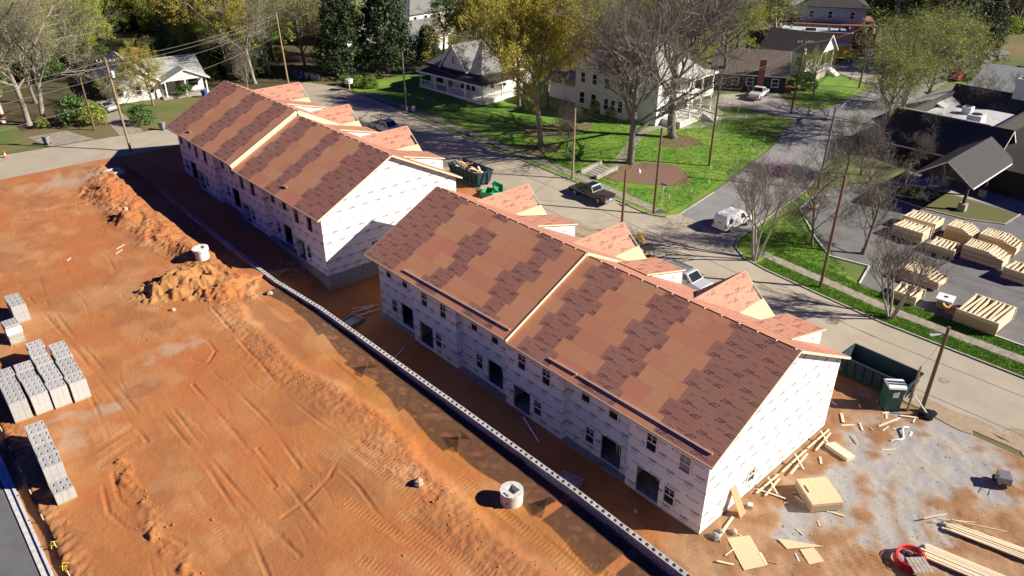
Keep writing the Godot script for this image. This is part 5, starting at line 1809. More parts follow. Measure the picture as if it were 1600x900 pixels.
	for s in [-1.0, 1.0]:
		g = G.new()
		g.tube(Vector3(0.35, 0.2, s * 0.4), Vector3(0.35, 0.2, s * 0.48), 0.2, 0.2, 14)
		part("wheel", g, M.rubber, o)
		g = G.new()
		g.tube(Vector3(-0.45, 0.6, s * 0.28), Vector3(-1.05, 0.75, s * 0.28), 0.02, 0.02, 6)
		part("handle", g, M.metal_dark, o)
	# concrete oddments and stones
	var rk := RandomNumberGenerator.new()
	rk.seed = 19
	for q in [[-11.0, -12.8, 0.42, "pale boulder alone on the churned clay"], [-6.95, -40.6, 0.34, "pale stone on the bench at the bend of the block wall"], [1.0, 0.4, 0.4, "grey boulder at the bare corner of the end wall"], [1.6, 0.35, 0.26, "small grey stone beside the corner boulder"], [2.2, 0.9, 0.3, "buff stone between the corner and the plywood"], [-14.4, -43.0, 0.3, "pale stone at the foot of the spoil heap"], [-11.0, -64.5, 0.4, "pale stone on the ragged clay bank"], [-0.8, -4.2, 0.25, "grey stone in the shaded yard by the near doorway"]]:
		solo("boulder", rock_mesh(rk, q[2]), M.rock if q[3].contains("pale") or q[3].contains("buff") else M.concrete_grey, q[3], "boulder", "", Vector3(q[0], LH(q[0], q[1]) + q[2] * 0.25, q[1]), rk.randf() * 6.0)
	# clods broken out of the banks and loose stone, more than anyone could count
	var cm := rock_mesh(rk, 0.5)
	scatter_stuff("loose_clods", cm, M.clod, 2600, 23, "loose broken clods scattered over the red clay banks", "clods", func(r: RandomNumberGenerator) -> Array:
		var k := r.randf()
		var x := 0.0
		var z := 0.0
		if k < 0.45:
			z = r.randf_range(-80.0, -44.0)
			x = -9.6 + n_big.get_noise_2d(z * 0.6, 11.0) * 2.2 + r.randfn(0.0, 1.3)
		elif k < 0.7:
			z = r.randf_range(-44.0, 4.0)
			x = -10.3 + n_big.get_noise_2d(z * 0.7, 3.0) * 1.6 + r.randfn(0.0, 0.7)
		elif k < 0.85:
			x = -12.0 + r.randfn(0.0, 2.4)
			z = -46.4 + r.randfn(0.0, 2.2)
		elif k < 0.91:
			z = r.randf_range(-27.0, -13.0)
			x = -23.8 + r.randfn(0.0, 0.3)
		else:
			x = r.randf_range(-28.0, -8.5)
			z = r.randf_range(-80.0, -3.0)
		x = clampf(x, -28.3, tab(z, T_WALL) - 0.4)
		return [Vector3(x, LH(x, z), z), 0.03 + 0.2 * pow(r.randf(), 4.0)])
	scatter_stuff("crushed_stone", cm, M.gravel_stone, 1800, 29, "crushed grey stone strewn over the yard by the end wall", "gravel", func(r: RandomNumberGenerator) -> Array:
		var x := r.randf_range(2.0, 22.0)
		var z := r.randf_range(0.6, 11.5)
		return [Vector3(x, H(x, z) + n_mid.get_noise_2d(x, z) * 0.09, z), 0.03 + 0.09 * pow(r.randf(), 3.0)])
	# silt fence at the edge of the new road
	o = thing("silt_fence", "low black silt fence on wooden stakes along the edge of the lot", "silt fence", Vector3(-28.55, 0, 0))
	g = G.new()
	var fz := -16.0
	while fz > -40.0:
		var a := Vector3(0.1 * sin(fz), H(-28.55, fz) - 0.2, fz)
		var b := Vector3(0.1 * sin(fz - 1.0), H(-28.55, fz - 1.0) - 0.2, fz - 1.0)
		g.quad(a, b, b + Vector3(0.04, 0.36 + 0.07 * sin(fz * 3.0), 0), a + Vector3(0.04, 0.36 + 0.07 * sin(fz * 3.0 + 3.0), 0), Vector3(-1, 0, 0))
		fz -= 1.0
	part("fabric", g, M.tarp_black, o)
	for i in 9:
		g = G.new()
		var z := -17.0 - i * 2.6
		g.bar(Vector3(0.06, H(-28.55, z) - 0.3, z), Vector3(0.02, H(-28.55, z) + 0.55, z + 0.05), 0.05, 0.05)
		part("stake", g, M.lumber, o)
	for q in [[-28.65, -22.4], [-28.6, -20.4]]:
		g = G.new()
		var b := Vector3(q[0], 2.6, q[1])
		for k in 5:
			g.bar(b + Vector3(0, 0.1 * k, 0), b + Vector3(0.3 * sin(k * 2.0), 0.05 * k, 0.3 * cos(k * 2.0)), 0.04, 0.01)
		solo("survey_ribbon", g, M.ribbon_yellow, "knot of yellow survey ribbon on the silt fence", "ribbon", "yellow survey ribbons")
	# sagging pipe offcuts on the clay
	for q in [[-14.2, -58.0, 0.9, "bleached stick lying on the smooth red clay"], [-14.6, -57.0, 0.8, "second bleached stick lying on the smooth red clay"], [-18.5, -58.4, 0.5, "short white offcut far out on the red clay"]]:
		g = G.new()
		g.bar(Vector3(q[0], LH(q[0], q[1]) + 0.05, q[1]), Vector3(q[0] + q[2], LH(q[0] + q[2], q[1] - 0.5) + 0.05, q[1] - 0.5), 0.06, 0.05)
		solo("stick", g, M.concrete_pale, q[3], "stick")
	# drain pipe wrap by the dug ground
	g = G.new()
	var pp := Vector3(17.6, 0.1, 3.6)
	for k in range(1, 9):
		var p := Vector3(17.6 + k * 0.3, 0.12 + 0.06 * sin(k * 1.3), 3.6 + 0.35 * sin(k * 0.7) + k * 0.05)
		g.tube(pp, p, 0.07, 0.07, 7)
		pp = p
	solo("white_hose", g, M.white_paint, "crumpled white drain hose on the soil at the gravel edge", "hose")

func rock_mesh(r: RandomNumberGenerator, s: float) -> ArrayMesh:
	var g := G.new()
	var pts := []
	var nl := 4
	var ns := 6
	for i in nl + 1:
		var row := []
		var a := PI * i / nl
		for j in ns:
			var b := TAU * j / ns
			var k := s * r.randf_range(0.75, 1.1)
			row.push_back(Vector3(sin(a) * cos(b) * k, cos(a) * k * 0.7, sin(a) * sin(b) * k * 0.8))
		if i == 0 or i == nl:
			for j in ns: row[j] = row[0]
		pts.push_back(row)
	for i in nl:
		for j in ns:
			var a: Vector3 = pts[i][j]
			var b: Vector3 = pts[i][(j + 1) % ns]
			var c: Vector3 = pts[i + 1][(j + 1) % ns]
			var d: Vector3 = pts[i + 1][j]
			if i > 0: g.tri(a, b, c, (a + b + c).normalized())
			if i < nl - 1: g.tri(a, c, d, (a + c + d).normalized())
	return g.mesh()

func scatter_stuff(called: String, me: Mesh, m: Material, n: int, sd: int, label: String, category: String, f: Callable) -> void:
	var r := RandomNumberGenerator.new()
	r.seed = sd
	var mm := MultiMesh.new()
	mm.transform_format = MultiMesh.TRANSFORM_3D
	mm.mesh = me
	mm.instance_count = n
	for i in n:
		var q: Array = f.call(r)
		var b := Basis.from_euler(Vector3(r.randf() * 6.0, r.randf() * 6.0, r.randf() * 6.0)).scaled(Vector3.ONE * float(q[1]))
		mm.set_instance_transform(i, Transform3D(b, q[0]))
	var o := MultiMeshInstance3D.new()
	o.name = numbered(called)
	o.multimesh = mm
	o.material_override = m
	add_child(o)
	tag(o, label, category)
	o.set_meta("kind", "stuff")

# ---------- vehicles ----------
func wheel(o: Node3D, x: float, z: float, r: float, w := 0.22) -> void:
	var g := G.new()
	var s := signf(x)
	g.tube(Vector3(x - s * w, r, z), Vector3(x, r, z), r, r, 18)
	var t := part("wheel", g, M.rubber, o)
	g = G.new()
	g.tube(Vector3(x - 0.02 * s, r, z), Vector3(x + 0.015 * s, r, z), r * 0.62, r * 0.56, 14)
	part("rim", g, M.rim, t)

func vehicle(called: String, label: String, category: String, at: Vector3, turn: float, paint: String, d: Dictionary) -> Node3D:
	# front of the vehicle towards -z
	var o := thing(called, label, category, at, turn)
	var g := G.new()
	var hb: float = d.w / 2
	var body: Array = V(d.body)
	var hw := []
	for q: Vector2 in body: hw.push_back(hb * (0.94 if q.y > 0.95 or q.y < 0.5 else 1.0))
	g.shell(body, hw)
	part("body", g, M[paint], o)
	g = G.new()
	var cab: Array = V(d.cab)
	var ch := []
	var top := 0.0
	for q: Vector2 in cab: top = maxf(top, q.y)
	for q: Vector2 in cab: ch.push_back(hb * (0.8 if q.y > top - 0.12 else 0.92))
	g.shell(cab, ch)
	part("cabin", g, M[paint], o)
	# glass set a touch proud of the cabin skin
	var A: Vector2 = cab[0]
	var B: Vector2 = cab[1]
	var C: Vector2 = cab[cab.size() - 2]
	var D: Vector2 = cab[cab.size() - 1]
	for e in [[A, B, "windscreen", 1.0], [D, C, "rear_window", -1.0]]:
		if e[2] == "rear_window" and d.get("blind", false): continue
		var p: Vector2 = e[0].lerp(e[1], 0.12)
		var q: Vector2 = e[0].lerp(e[1], 0.9)
		var dirn: Vector2 = (e[1] - e[0]).normalized()
		var nn := Vector2(-absf(dirn.y) * e[3], absf(dirn.x))
		var nr := Vector3(0, nn.y, nn.x).normalized()
		g = G.new()
		var a := hb * 0.8
		var b := hb * 0.7
		g.plate([Vector3(-a, p.y, p.x) + nr * 0.015, Vector3(a, p.y, p.x) + nr * 0.015, Vector3(b, q.y, q.x) + nr * 0.015, Vector3(-b, q.y, q.x) + nr * 0.015], nr, 0.012, [Vector2(0, 0), Vector2(1, 0), Vector2(1, 1), Vector2(0, 1)])
		part(e[2], g, M.glass, o)
	for s in [-1.0, 1.0]:
		for k: Array in d.glass:
			g = G.new()
			var p := []
			for q: Array in k:
				var f: float = clampf((q[1] - A.y) / (top - A.y), 0, 1)
				p.push_back(Vector3(s * (hb * lerpf(0.92, 0.8, f) + 0.012), q[1], q[0]))
			g.plate(p, Vector3(s, 0.18, 0).normalized(), 0.01, [Vector2(0, 0), Vector2(1, 0), Vector2(1, 1), Vector2(0, 1)])
			part("side_window", g, M.glass, o)
		for z: float in d.wheels: wheel(o, s * (hb - 0.01), z, d.r)
		g = G.new()
		g.box(Vector3(s * hb * 0.72, 0.78, d.front + 0.02), Vector3(0.34, 0.16, 0.1))
		part("headlight", g, M.lamp_white, o)
		g = G.new()
		g.box(Vector3(s * hb * 0.84, 0.85, d.back - 0.02), Vector3(0.16, 0.3, 0.09))
		part("tail_light", g, M.lamp_red, o)
		g = G.new()
		g.box(Vector3(s * (hb + 0.1), A.y + 0.12, A.x + 0.35), Vector3(0.2, 0.14, 0.1))
		part("mirror", g, M.black, o)
	for z in [d.front - 0.03, d.back + 0.03]:
		g = G.new()
		g.box(Vector3(0, 0.48, z), Vector3(d.w * 0.96, 0.22, 0.16))
		part("bumper", g, M[d.get("bumper", "metal_grey")], o)
	g = G.new()
	g.box(Vector3(0, 0.62, d.back + 0.02), Vector3(0.42, 0.16, 0.04))
	part("number_plate", g, M.white_paint, o)
	return o

const PICKUP := {"w": 1.95, "body": [[-2.8, 0.42], [2.78, 0.42], [2.8, 1.08], [0.9, 1.1], [-1.35, 1.08], [-2.6, 0.98], [-2.8, 0.84]], "cab": [[-1.35, 1.06], [-0.5, 1.74], [0.5, 1.76], [0.9, 1.09]], "glass": [[[-0.95, 1.16], [-0.05, 1.16], [-0.05, 1.64], [-0.45, 1.64]], [[0.03, 1.16], [0.72, 1.16], [0.5, 1.64], [0.03, 1.64]]], "wheels": [-1.8, 1.75], "r": 0.39, "front": -2.8, "back": 2.8}
const VAN := {"w": 1.9, "blind": true, "body": [[-2.4, 0.4], [2.3, 0.4], [2.32, 1.0], [-1.3, 1.05], [-2.2, 0.95], [-2.4, 0.8]], "cab": [[-1.55, 1.02], [-0.75, 1.85], [2.2, 1.9], [2.3, 1.0]], "glass": [[[-1.1, 1.1], [-0.2, 1.1], [-0.2, 1.7], [-0.7, 1.7]]], "wheels": [-1.55, 1.4], "r": 0.35, "front": -2.4, "back": 2.32, "bumper": "white_paint"}
const SUV := {"w": 1.95, "body": [[-2.55, 0.42], [2.5, 0.42], [2.55, 1.05], [-1.3, 1.1], [-2.3, 1.0], [-2.55, 0.82]], "cab": [[-1.4, 1.07], [-0.6, 1.76], [2.1, 1.8], [2.5, 1.05]], "glass": [[[-0.95, 1.17], [0.0, 1.17], [0.0, 1.66], [-0.5, 1.66]], [[0.08, 1.17], [1.0, 1.17], [1.0, 1.68], [0.08, 1.68]], [[1.08, 1.17], [2.2, 1.17], [2.0, 1.68], [1.08, 1.68]]], "wheels": [-1.6, 1.55], "r": 0.37, "front": -2.55, "back": 2.55, "bumper": "paint_silver"}
const SEDAN := {"w": 1.8, "body": [[-2.3, 0.35], [2.3, 0.35], [2.32, 0.95], [1.4, 0.98], [-1.0, 0.97], [-2.15, 0.85], [-2.3, 0.7]], "cab": [[-1.05, 0.94], [-0.3, 1.42], [0.9, 1.42], [1.6, 0.96]], "glass": [[[-0.7, 1.02], [0.25, 1.02], [0.25, 1.34], [-0.25, 1.34]], [[0.32, 1.02], [1.2, 1.02], [0.85, 1.34], [0.32, 1.34]]], "wheels": [-1.45, 1.4], "r": 0.32, "front": -2.3, "back": 2.3}

func on(x: float, z: float, dy := 0.03) -> Vector3:
	return Vector3(x, H(x, z) + dy, z)

func build_vehicles() -> void:
	var o := vehicle("pickup_truck", "black crew-cab pickup truck parked at the kerb below the garden steps", "pickup truck", on(31.6, -37.8), 0.02, "paint_black", PICKUP)
	var g := G.new()
	g.b2(Vector3(-0.8, 1.1, 1.05), Vector3(0.8, 1.13, 2.7))
	part("bed_cover", g, M.rubber, o)
	g = G.new()
	g.b2(Vector3(-0.72, 1.66, 0.5), Vector3(0.72, 1.78, 0.62))
	part("cab_trim", g, M.metal_white, o)
	o = vehicle("cargo_van", "white panel van with a roof ladder rack at the mouth of the side street", "van", on(38.6, -23.4), -PI / 2 - 0.05, "paint_white", VAN)
	for i in 2:
		g = G.new()
		g.bar(Vector3(-0.6 + 1.2 * i, 1.99, -0.4), Vector3(-0.6 + 1.2 * i, 1.99, 2.1), 0.05, 0.05)
		part("roof_rail", g, M.metal_white, o)
		g = G.new()
		g.b2(Vector3(-0.78 + 0.79 * i, 0.6, 2.31), Vector3(-0.01 + 0.79 * i, 1.72, 2.34))
		var dr := part("rear_door", g, M.paint_white, o)
		g = G.new()
		g.b2(Vector3(-0.12 + 0.2 * i, 1.0, 2.34), Vector3(-0.05 + 0.2 * i, 1.15, 2.37))
		part("handle", g, M.black, dr)
	for i in 4:
		g = G.new()
		g.bar(Vector3(-0.6, 2.02, -0.3 + i * 0.75), Vector3(0.6, 2.02, -0.3 + i * 0.75), 0.05, 0.04)
		part("rack_bar", g, M.metal_white, o)
	for s in [-1.0, 1.0]:
		g = G.new()
		g.tube(Vector3(s * 0.9, 1.25, 1.5), Vector3(s * 0.905, 1.25, 1.5), 0.32, 0.32, 18)
		part("emblem", g, M.paint_blue, o)
	o = vehicle("minivan", "silver minivan with roof rails parked behind the near townhouses", "minivan", on(24.0, -18.9), PI, "paint_silver", SUV)
	for s in [-1.0, 1.0]:
		g = G.new()
		g.bar(Vector3(s * 0.62, 1.84, -0.3), Vector3(s * 0.62, 1.86, 1.9), 0.05, 0.06)
		part("roof_rail", g, M.black, o)
	for i in 4:
		g = G.new()
		g.bar(Vector3(-0.35 + i * 0.23, 1.82, -0.4), Vector3(-0.35 + i * 0.23, 1.85, 2.0), 0.04, 0.03)
		part("roof_rib", g, M.metal_grey, o)
	o = vehicle("rack_truck", "pale blue pickup with a black ladder rack parked beyond the far block", "pickup truck", on(26.2, -71.5), PI + 0.04, "paint_silver", PICKUP)
	for i in 5:
		g = G.new()
		g.bar(Vector3(-0.85, 1.95, 0.2 + i * 0.6), Vector3(0.85, 1.95, 0.2 + i * 0.6), 0.06, 0.06)
		part("rack_bar", g, M.black, o)
	for s in [-1.0, 1.0]:
		g = G.new()
		g.bar(Vector3(s * 0.85, 1.95, 0.1), Vector3(s * 0.85, 1.95, 2.7), 0.05, 0.05)
		g.bar(Vector3(s * 0.85, 1.05, 0.95), Vector3(s * 0.85, 1.95, 0.95), 0.05, 0.05)
		g.bar(Vector3(s * 0.85, 1.05, 2.65), Vector3(s * 0.85, 1.95, 2.65), 0.05, 0.05)
		part("rack_frame", g, M.black, o)
	vehicle("pickup_truck", "white pickup truck parked on the drive by the dark green house", "pickup truck", on(84.2, -48.6), -PI / 2 + 0.25, "paint_white", PICKUP)
	vehicle("parked_car", "red car parked far down the side street", "car", on(126, -32.5), -PI / 2, "paint_red", SEDAN)
	vehicle("parked_car", "pale car half hidden by bushes beside the grey-roofed bungalow", "car", on(-0.6, -107.5), 0.4, "paint_silver", SEDAN)
	var proto: Node3D = null
	var rr := RandomNumberGenerator.new()
	rr.seed = 4
	for i in 10:
		var x := 133.0 + (i % 5) * 3.1
		var z := -27.5 + (i / 5) * 9.0 + (i % 5) * 0.4
		vehicle("parked_car", "distant car in the car park behind the dark evergreens", "car", on(x, z), 0.2 + PI * (i % 2), ["paint_white", "paint_silver", "paint_white", "paint_grey", "paint_blue"][i % 5], SEDAN).set_meta("group", "cars in the far car park")
	for i in 5:
		vehicle("parked_car", "distant car in the open car park beyond the evergreens", "car", on(205.0 + i * 3.2, -62.0 + i), 0.3, ["paint_grey", "paint_white", "paint_blue", "paint_silver", "paint_red"][i], SEDAN).set_meta("group", "cars beyond the evergreens")
	# yellow removal truck
	o = thing("box_truck", "yellow removal truck with a white-roofed box by the low brick building", "truck", on(121.2, -52.6), -2.0)
	g = G.new()
	g.b2(Vector3(-1.15, 0.95, -0.6), Vector3(1.15, 3.2, 4.4))
	part("cargo_box", g, M.paint_yellow, o)
	g = G.new()
	g.b2(Vector3(-1.18, 3.2, -0.65), Vector3(1.18, 3.3, 4.45))
	g.b2(Vector3(-1.17, 0.95, -0.66), Vector3(1.17, 3.2, -0.6))
	part("box_roof", g, M.white_paint, o)
	g = G.new()
	g.shell(V([[-3.0, 0.5], [-0.6, 0.5], [-0.6, 2.1], [-1.4, 2.1], [-2.0, 1.35], [-2.9, 1.2], [-3.0, 0.9]]), [1.0, 1.0, 0.9, 0.85, 0.95, 0.95, 1.0])
	part("cab", g, M.paint_yellow, o)
	g = G.new()
	g.plate([Vector3(-0.8, 1.42, -1.99), Vector3(0.8, 1.42, -1.99), Vector3(0.75, 2.0, -1.5), Vector3(-0.75, 2.0, -1.5)], Vector3(0, 0.65, -0.76), 0.01, [Vector2(0, 0), Vector2(1, 0), Vector2(1, 1), Vector2(0, 1)])
	part("windscreen", g, M.glass, o)
	for s in [-1.0, 1.0]:
		g = G.new()
		g.b2(Vector3(s * 0.97 - 0.02, 1.35, -1.6), Vector3(s * 0.97 + 0.02, 1.95, -0.8))
		part("side_window", g, M.glass, o)
		wheel(o, s * 1.05, -2.2, 0.42)
		wheel(o, s * 1.1, 2.8, 0.45, 0.4)
	# small tracked excavator
	o = thing("mini_excavator", "small yellow excavator with a black canopy parked behind the near townhouses", "excavator", on(23.6, -23.2), -0.5)
	for s in [-1.0, 1.0]:
		g = G.new()
		g.shell(V([[-0.95, 0.05], [0.95, 0.05], [1.1, 0.25], [0.95, 0.5], [-0.95, 0.5], [-1.1, 0.25]]), [0.17, 0.17, 0.17, 0.17, 0.17, 0.17])
		var tr := part("track", g, M.rubber, o)
		tr.position.x = s * 0.62
	g = G.new()
	g.b2(Vector3(-0.75, 0.6, -0.3), Vector3(0.75, 1.0, 0.85))
	g.b2(Vector3(-0.7, 1.0, 0.35), Vector3(0.7, 1.45, 0.95))
	part("house", g, M.cat_yellow, o)
	g = G.new()
	g.b2(Vector3(-0.62, 2.3, -0.65), Vector3(0.5, 2.4, 0.6))
	part("canopy", g, M.black, o)
	for q in [[-0.55, -0.58], [0.42, -0.58], [-0.55, 0.5], [0.42, 0.5]]:
		g = G.new()
		g.bar(Vector3(q[0], 1.0, q[1]), Vector3(q[0], 2.3, q[1]), 0.06, 0.06)
		part("canopy_post", g, M.black, o)
	g = G.new()
	g.bar(Vector3(0.1, 0.95, -0.4), Vector3(0.1, 2.5, -1.6), 0.2, 0.24)
	g.bar(Vector3(0.1, 2.5, -1.55), Vector3(0.1, 2.75, -2.5), 0.18, 0.22)
	part("boom", g, M.cat_yellow, o)
	g = G.new()
	g.bar(Vector3(0.1, 2.8, -2.4), Vector3(0.1, 1.7, -3.2), 0.16, 0.2)
	part("stick_arm", g, M.cat_yellow, o)
	g = G.new()
	g.shell(V([[-3.4, 1.7], [-3.0, 1.75], [-2.8, 1.25], [-3.2, 1.0], [-3.5, 1.2]]), [0.25, 0.25, 0.25, 0.25, 0.25])
	part("bucket", g, M.metal_dark, o)
	g = G.new()
	g.b2(Vector3(-0.3, 1.0, -0.1), Vector3(0.25, 1.2, 0.3))
	g.b2(Vector3(-0.3, 1.2, 0.2), Vector3(0.25, 1.7, 0.32))
	part("seat", g, M.rubber, o)
	# green barrow-like trailer
	o = thing("green_trailer", "bright green plastic tubs piled by the street dumpster", "plastic tub", on(22.4, -45.4), 0.4)
	for i in 3:
		g = G.new()
		g.plate([Vector3(-0.7, 0.2, -0.45), Vector3(0.7, 0.2, -0.45), Vector3(0.85, 0.75, -0.6), Vector3(-0.85, 0.75, -0.6)], Vector3(0, -0.3, -1).normalized(), 0.04, [Vector2(0, 0), Vector2(1, 0), Vector2(1, 1), Vector2(0, 1)])
		g.plate([Vector3(-0.7, 0.2, 0.45), Vector3(0.7, 0.2, 0.45), Vector3(0.85, 0.75, 0.6), Vector3(-0.85, 0.75, 0.6)], Vector3(0, -0.3, 1).normalized(), 0.04, [Vector2(0, 0), Vector2(1, 0), Vector2(1, 1), Vector2(0, 1)])
		g.b2(Vector3(-0.72, 0.16, -0.46), Vector3(0.72, 0.22, 0.46))
		g.b2(Vector3(-0.87, 0.2, -0.6), Vector3(-0.8, 0.77, 0.6))
		g.b2(Vector3(0.8, 0.2, -0.6), Vector3(0.87, 0.77, 0.6))
		var tb := part("tub", g, M.green_bright, o)
		tb.position = [Vector3(0, 0, 0), Vector3(1.2, 0.2, 0.3), Vector3(-0.9, 0.0, 0.9)][i]
		tb.rotation = [Vector3.ZERO, Vector3(0.5, 0.6, 0.3), Vector3(0.2, 1.2, -0.4)][i]

# ---------- poles, wires, signs, bins ----------
var wire_no := 0
func wire(a: Vector3, b: Vector3, sag: float, label: String, rad := 0.018) -> void:
	var g := G.new()
	var p := a
	for i in range(1, 13):
		var f := i / 12.0
		var q := a.lerp(b, f) - Vector3.UP * sag * 4.0 * f * (1.0 - f)
		g.tube(p, q, rad, rad, 4, false)
		p = q
	solo("power_line", g, M.wire, label, "power line", "overhead lines")

func pole(x: float, z: float, h: float, label: String, m: String, lean := Vector2.ZERO, d := {}) -> Node3D:
	var o := thing("utility_pole", label, "utility pole", on(x, z, -0.05))
	var top := Vector3(lean.x, h, lean.y)
	var g := G.new()
	g.tube(Vector3.ZERO, top, 0.16, 0.11, 10)
	part("shaft", g, M[m], o)
	if d.has("arm"):
		g = G.new()
		var dv: Vector3 = d.arm
		g.bar(top - Vector3(0, 0.4, 0) - dv, top - Vector3(0, 0.4, 0) + dv, 0.1, 0.12)
		part("crossarm", g, M.pole_pale, o)
		for k in [-0.95, -0.5, 0.5, 0.95]:
			g = G.new()
			g.lathe(top - Vector3(0, 0.34, 0) + dv * k, [[0.05, 0], [0.06, 0.1], [0.03, 0.2], [0, 0.2]], 8)
			part("insulator", g, M.metal_white, o)
	if d.has("can"):
		g = G.new()
		g.lathe(top * 0.8 + Vector3(0.32, 0, 0.1), [[0, 0], [0.22, 0], [0.24, 0.7], [0.15, 0.8], [0, 0.82]], 14)
		part("transformer", g, M.metal_white, o)
	if d.has("lamp"):
		var lv: Vector3 = d.lamp
		g = G.new()
		g.tube(top - Vector3(0, 0.9, 0), top - Vector3(0, 0.5, 0) + lv * 0.6, 0.035, 0.03, 7)
		g.tube(top - Vector3(0, 0.5, 0) + lv * 0.6, top - Vector3(0, 0.45, 0) + lv, 0.03, 0.03, 7)
		part("lamp_arm", g, M.pole_pale if d.get("globe", false) else M.metal_grey, o)
		g = G.new()
		var lp := top - Vector3(0, 0.45, 0) + lv
		if d.get("globe", false): g.lathe(lp - Vector3(0, 0.42, 0), [[0, 0], [0.17, 0.1], [0.2, 0.25], [0.12, 0.38], [0.06, 0.52], [0, 0.52]], 12)
		else: g.bar(lp - lv.normalized() * 0.15, lp + lv.normalized() * 0.55, 0.26, 0.08)
		part("lamp_head", g, M.metal_white, o)
	for k in d.get("steps", 0):
		g = G.new()
		g.box(top * (0.5 + 0.1 * k) + Vector3(0.12, 0, 0), Vector3(0.14, 0.3, 0.12))
		part("bracket", g, M.metal_grey, o)
	return o

func build_street() -> void:
	pole(-3.4, -86.9, 12.0, "tall buff pole with a transformer at the bend of the far street", "pole_pale", Vector2(-0.3, 0.2), {"can": true, "arm": Vector3(0.9, 0, 0.5), "steps": 2})
	pole(-4.4, -98.6, 7.2, "short rust-brown pole among the bushes across the far street", "pole_wood")
	pole(28.4, -105.0, 11.6, "tall pale pole where the far street bends behind the far block", "pole_pale", Vector2(-0.4, 0), {"steps": 1})
	pole(33.8, -77.8, 8.8, "thin grey-brown pole on the verge before the porch house", "bark_grey", Vector2(-0.1, 0), {"steps": 1})
	pole(33.9, -43.1, 8.8, "plain buff pole on the verge beside the little wooden hoop", "pole_pale")
	pole(34.0, -30.6, 10.0, "brown pole with a round drum on it at the lawn corner", "pole_wood", Vector2(-0.15, 0.1), {"steps": 1})
	pole(51.3, -35.3, 11.7, "tall brown pole standing in the lawn along the side street", "pole_wood", Vector2(-0.2, 0.1), {"steps": 1})
	pole(25.3, -28.0, 8.3, "brown pole with a curved lamp arm and white globe beside the street", "pole_wood", Vector2.ZERO, {"lamp": Vector3(1.3, 0.25, 0.6), "globe": true})
	pole(34.2, -10.6, 11.5, "tall rust-brown pole on the verge before the stacked trusses", "pole_wood", Vector2(-0.4, 0.15), {"steps": 2})
	pole(56.2, -22.7, 10.2, "grey pole with a tilted flat lamp head on the verge of the side street", "bark_grey", Vector2(0.15, 0), {"lamp": Vector3(0.6, 0.5, 0.3)})
	pole(22.7, 3.6, 7.2, "dark brown leaning pole with a flat white lamp beside the toilet cabin", "pole_wood", Vector2(0.35, -0.1), {"lamp": Vector3(-0.5, -0.1, -0.4)})
	pole(80.6, -40.5, 11.2, "brown pole with a crossarm and transformer before the dark green house", "pole_wood", Vector2(0.4, 0), {"arm": Vector3(0.9, 0, 0.7), "can": true})
	pole(104.0, -40.8, 11.5, "brown pole with white fittings at the far drive", "pole_wood", Vector2(0.3, 0), {"can": true, "steps": 1})
	pole(126.0, -46.5, 12.0, "grey pole with tangled fittings before the blue house", "bark_grey", Vector2(0.8, 0), {"arm": Vector3(0.9, 0, 0.4), "can": true})
	pole(118.0, -34.5, 9.0, "grey crossarm pole in the crown of the far lime-green tree", "bark_grey", Vector2.ZERO, {"arm": Vector3(1.0, 0, -0.8), "can": true})
	var P1 := Vector3(-3.7, H(-3.4, -86.9) + 11.6, -86.7)
	var P3 := Vector3(28.0, H(28.4, -105.0) + 11.2, -105.0)
	for k in 4:
		var dy := [0.0, -0.5, -1.6, -4.2][k] as float
		wire(P1 + Vector3(0, dy, 0.4 * k), Vector3(-52, 14.2 + dy, -78 + k * 0.4), 0.9, "overhead line from the transformer pole out over the grass", 0.02)
		wire(P1 + Vector3(0, dy, 0.4 * k), P3 + Vector3(0, dy * 0.7, 0.3 * k), 0.7, "overhead line across the far street to the pale pole", 0.02)
	var L := [Vector3(33.7, 0, -77.8), Vector3(33.9, 0, -43.1), Vector3(33.9, 0, -30.5), Vector3(33.9, 0, -10.5), Vector3(23.0, 0, 3.5)]
	var hs := [8.4, 8.4, 9.4, 10.8, 6.8]
	for i in 3:
		var a: Vector3 = L[i] + Vector3.UP * (H(L[i].x, L[i].z) + hs[i])
		var b: Vector3 = L[i + 1] + Vector3.UP * (H(L[i + 1].x, L[i + 1].z) + hs[i + 1])
		wire(a, b, 0.5, "overhead line running above the street kerb", 0.014)
	wire(P3 + Vector3(0, -1.5, 0), Vector3(33.7, H(33.7, -77.8) + 8.5, -77.8), 0.6, "overhead line dropping to the verge pole by the porch house", 0.014)
	wire(Vector3(33.8, H(34, -30.6) + 9.4, -30.5), Vector3(51.1, H(51.3, -35.3) + 11.2, -35.2), 0.5, "overhead line over the lawn corner", 0.014)
	wire(Vector3(51.1, H(51.3, -35.3) + 11.2, -35.2), Vector3(81, H(80.6, -40.5) + 10.6, -40.5), 0.9, "overhead line along the side street to the transformer pole", 0.014)
	wire(Vector3(81, H(80.6, -40.5) + 10.6, -40.5), Vector3(104.3, H(104, -40.8) + 11, -40.8), 0.7, "overhead line past the dark green house", 0.016)
	wire(Vector3(104.3, H(104, -40.8) + 11, -40.8), Vector3(126.8, H(126, -46.5) + 11.4, -46.5), 0.7, "overhead line to the pole before the blue house", 0.016)
	wire(Vector3(126.8, H(126, -46.5) + 11.4, -46.5), Vector3(190, 16, -60), 1.0, "overhead line running off past the evergreens", 0.016)
	wire(Vector3(33.8, H(34, -30.6) + 8.6, -30.5), Vector3(25.3, H(25, -28) + 7.8, -28), 0.3, "service line to the globe lamp pole", 0.012)
	wire(Vector3(23.05, H(22.7, 3.6) + 6.6, 3.5), Vector3(21.95, H(21.9, 2.9) + 3.9, 2.85), 0.2, "service line down to the meter post", 0.012)
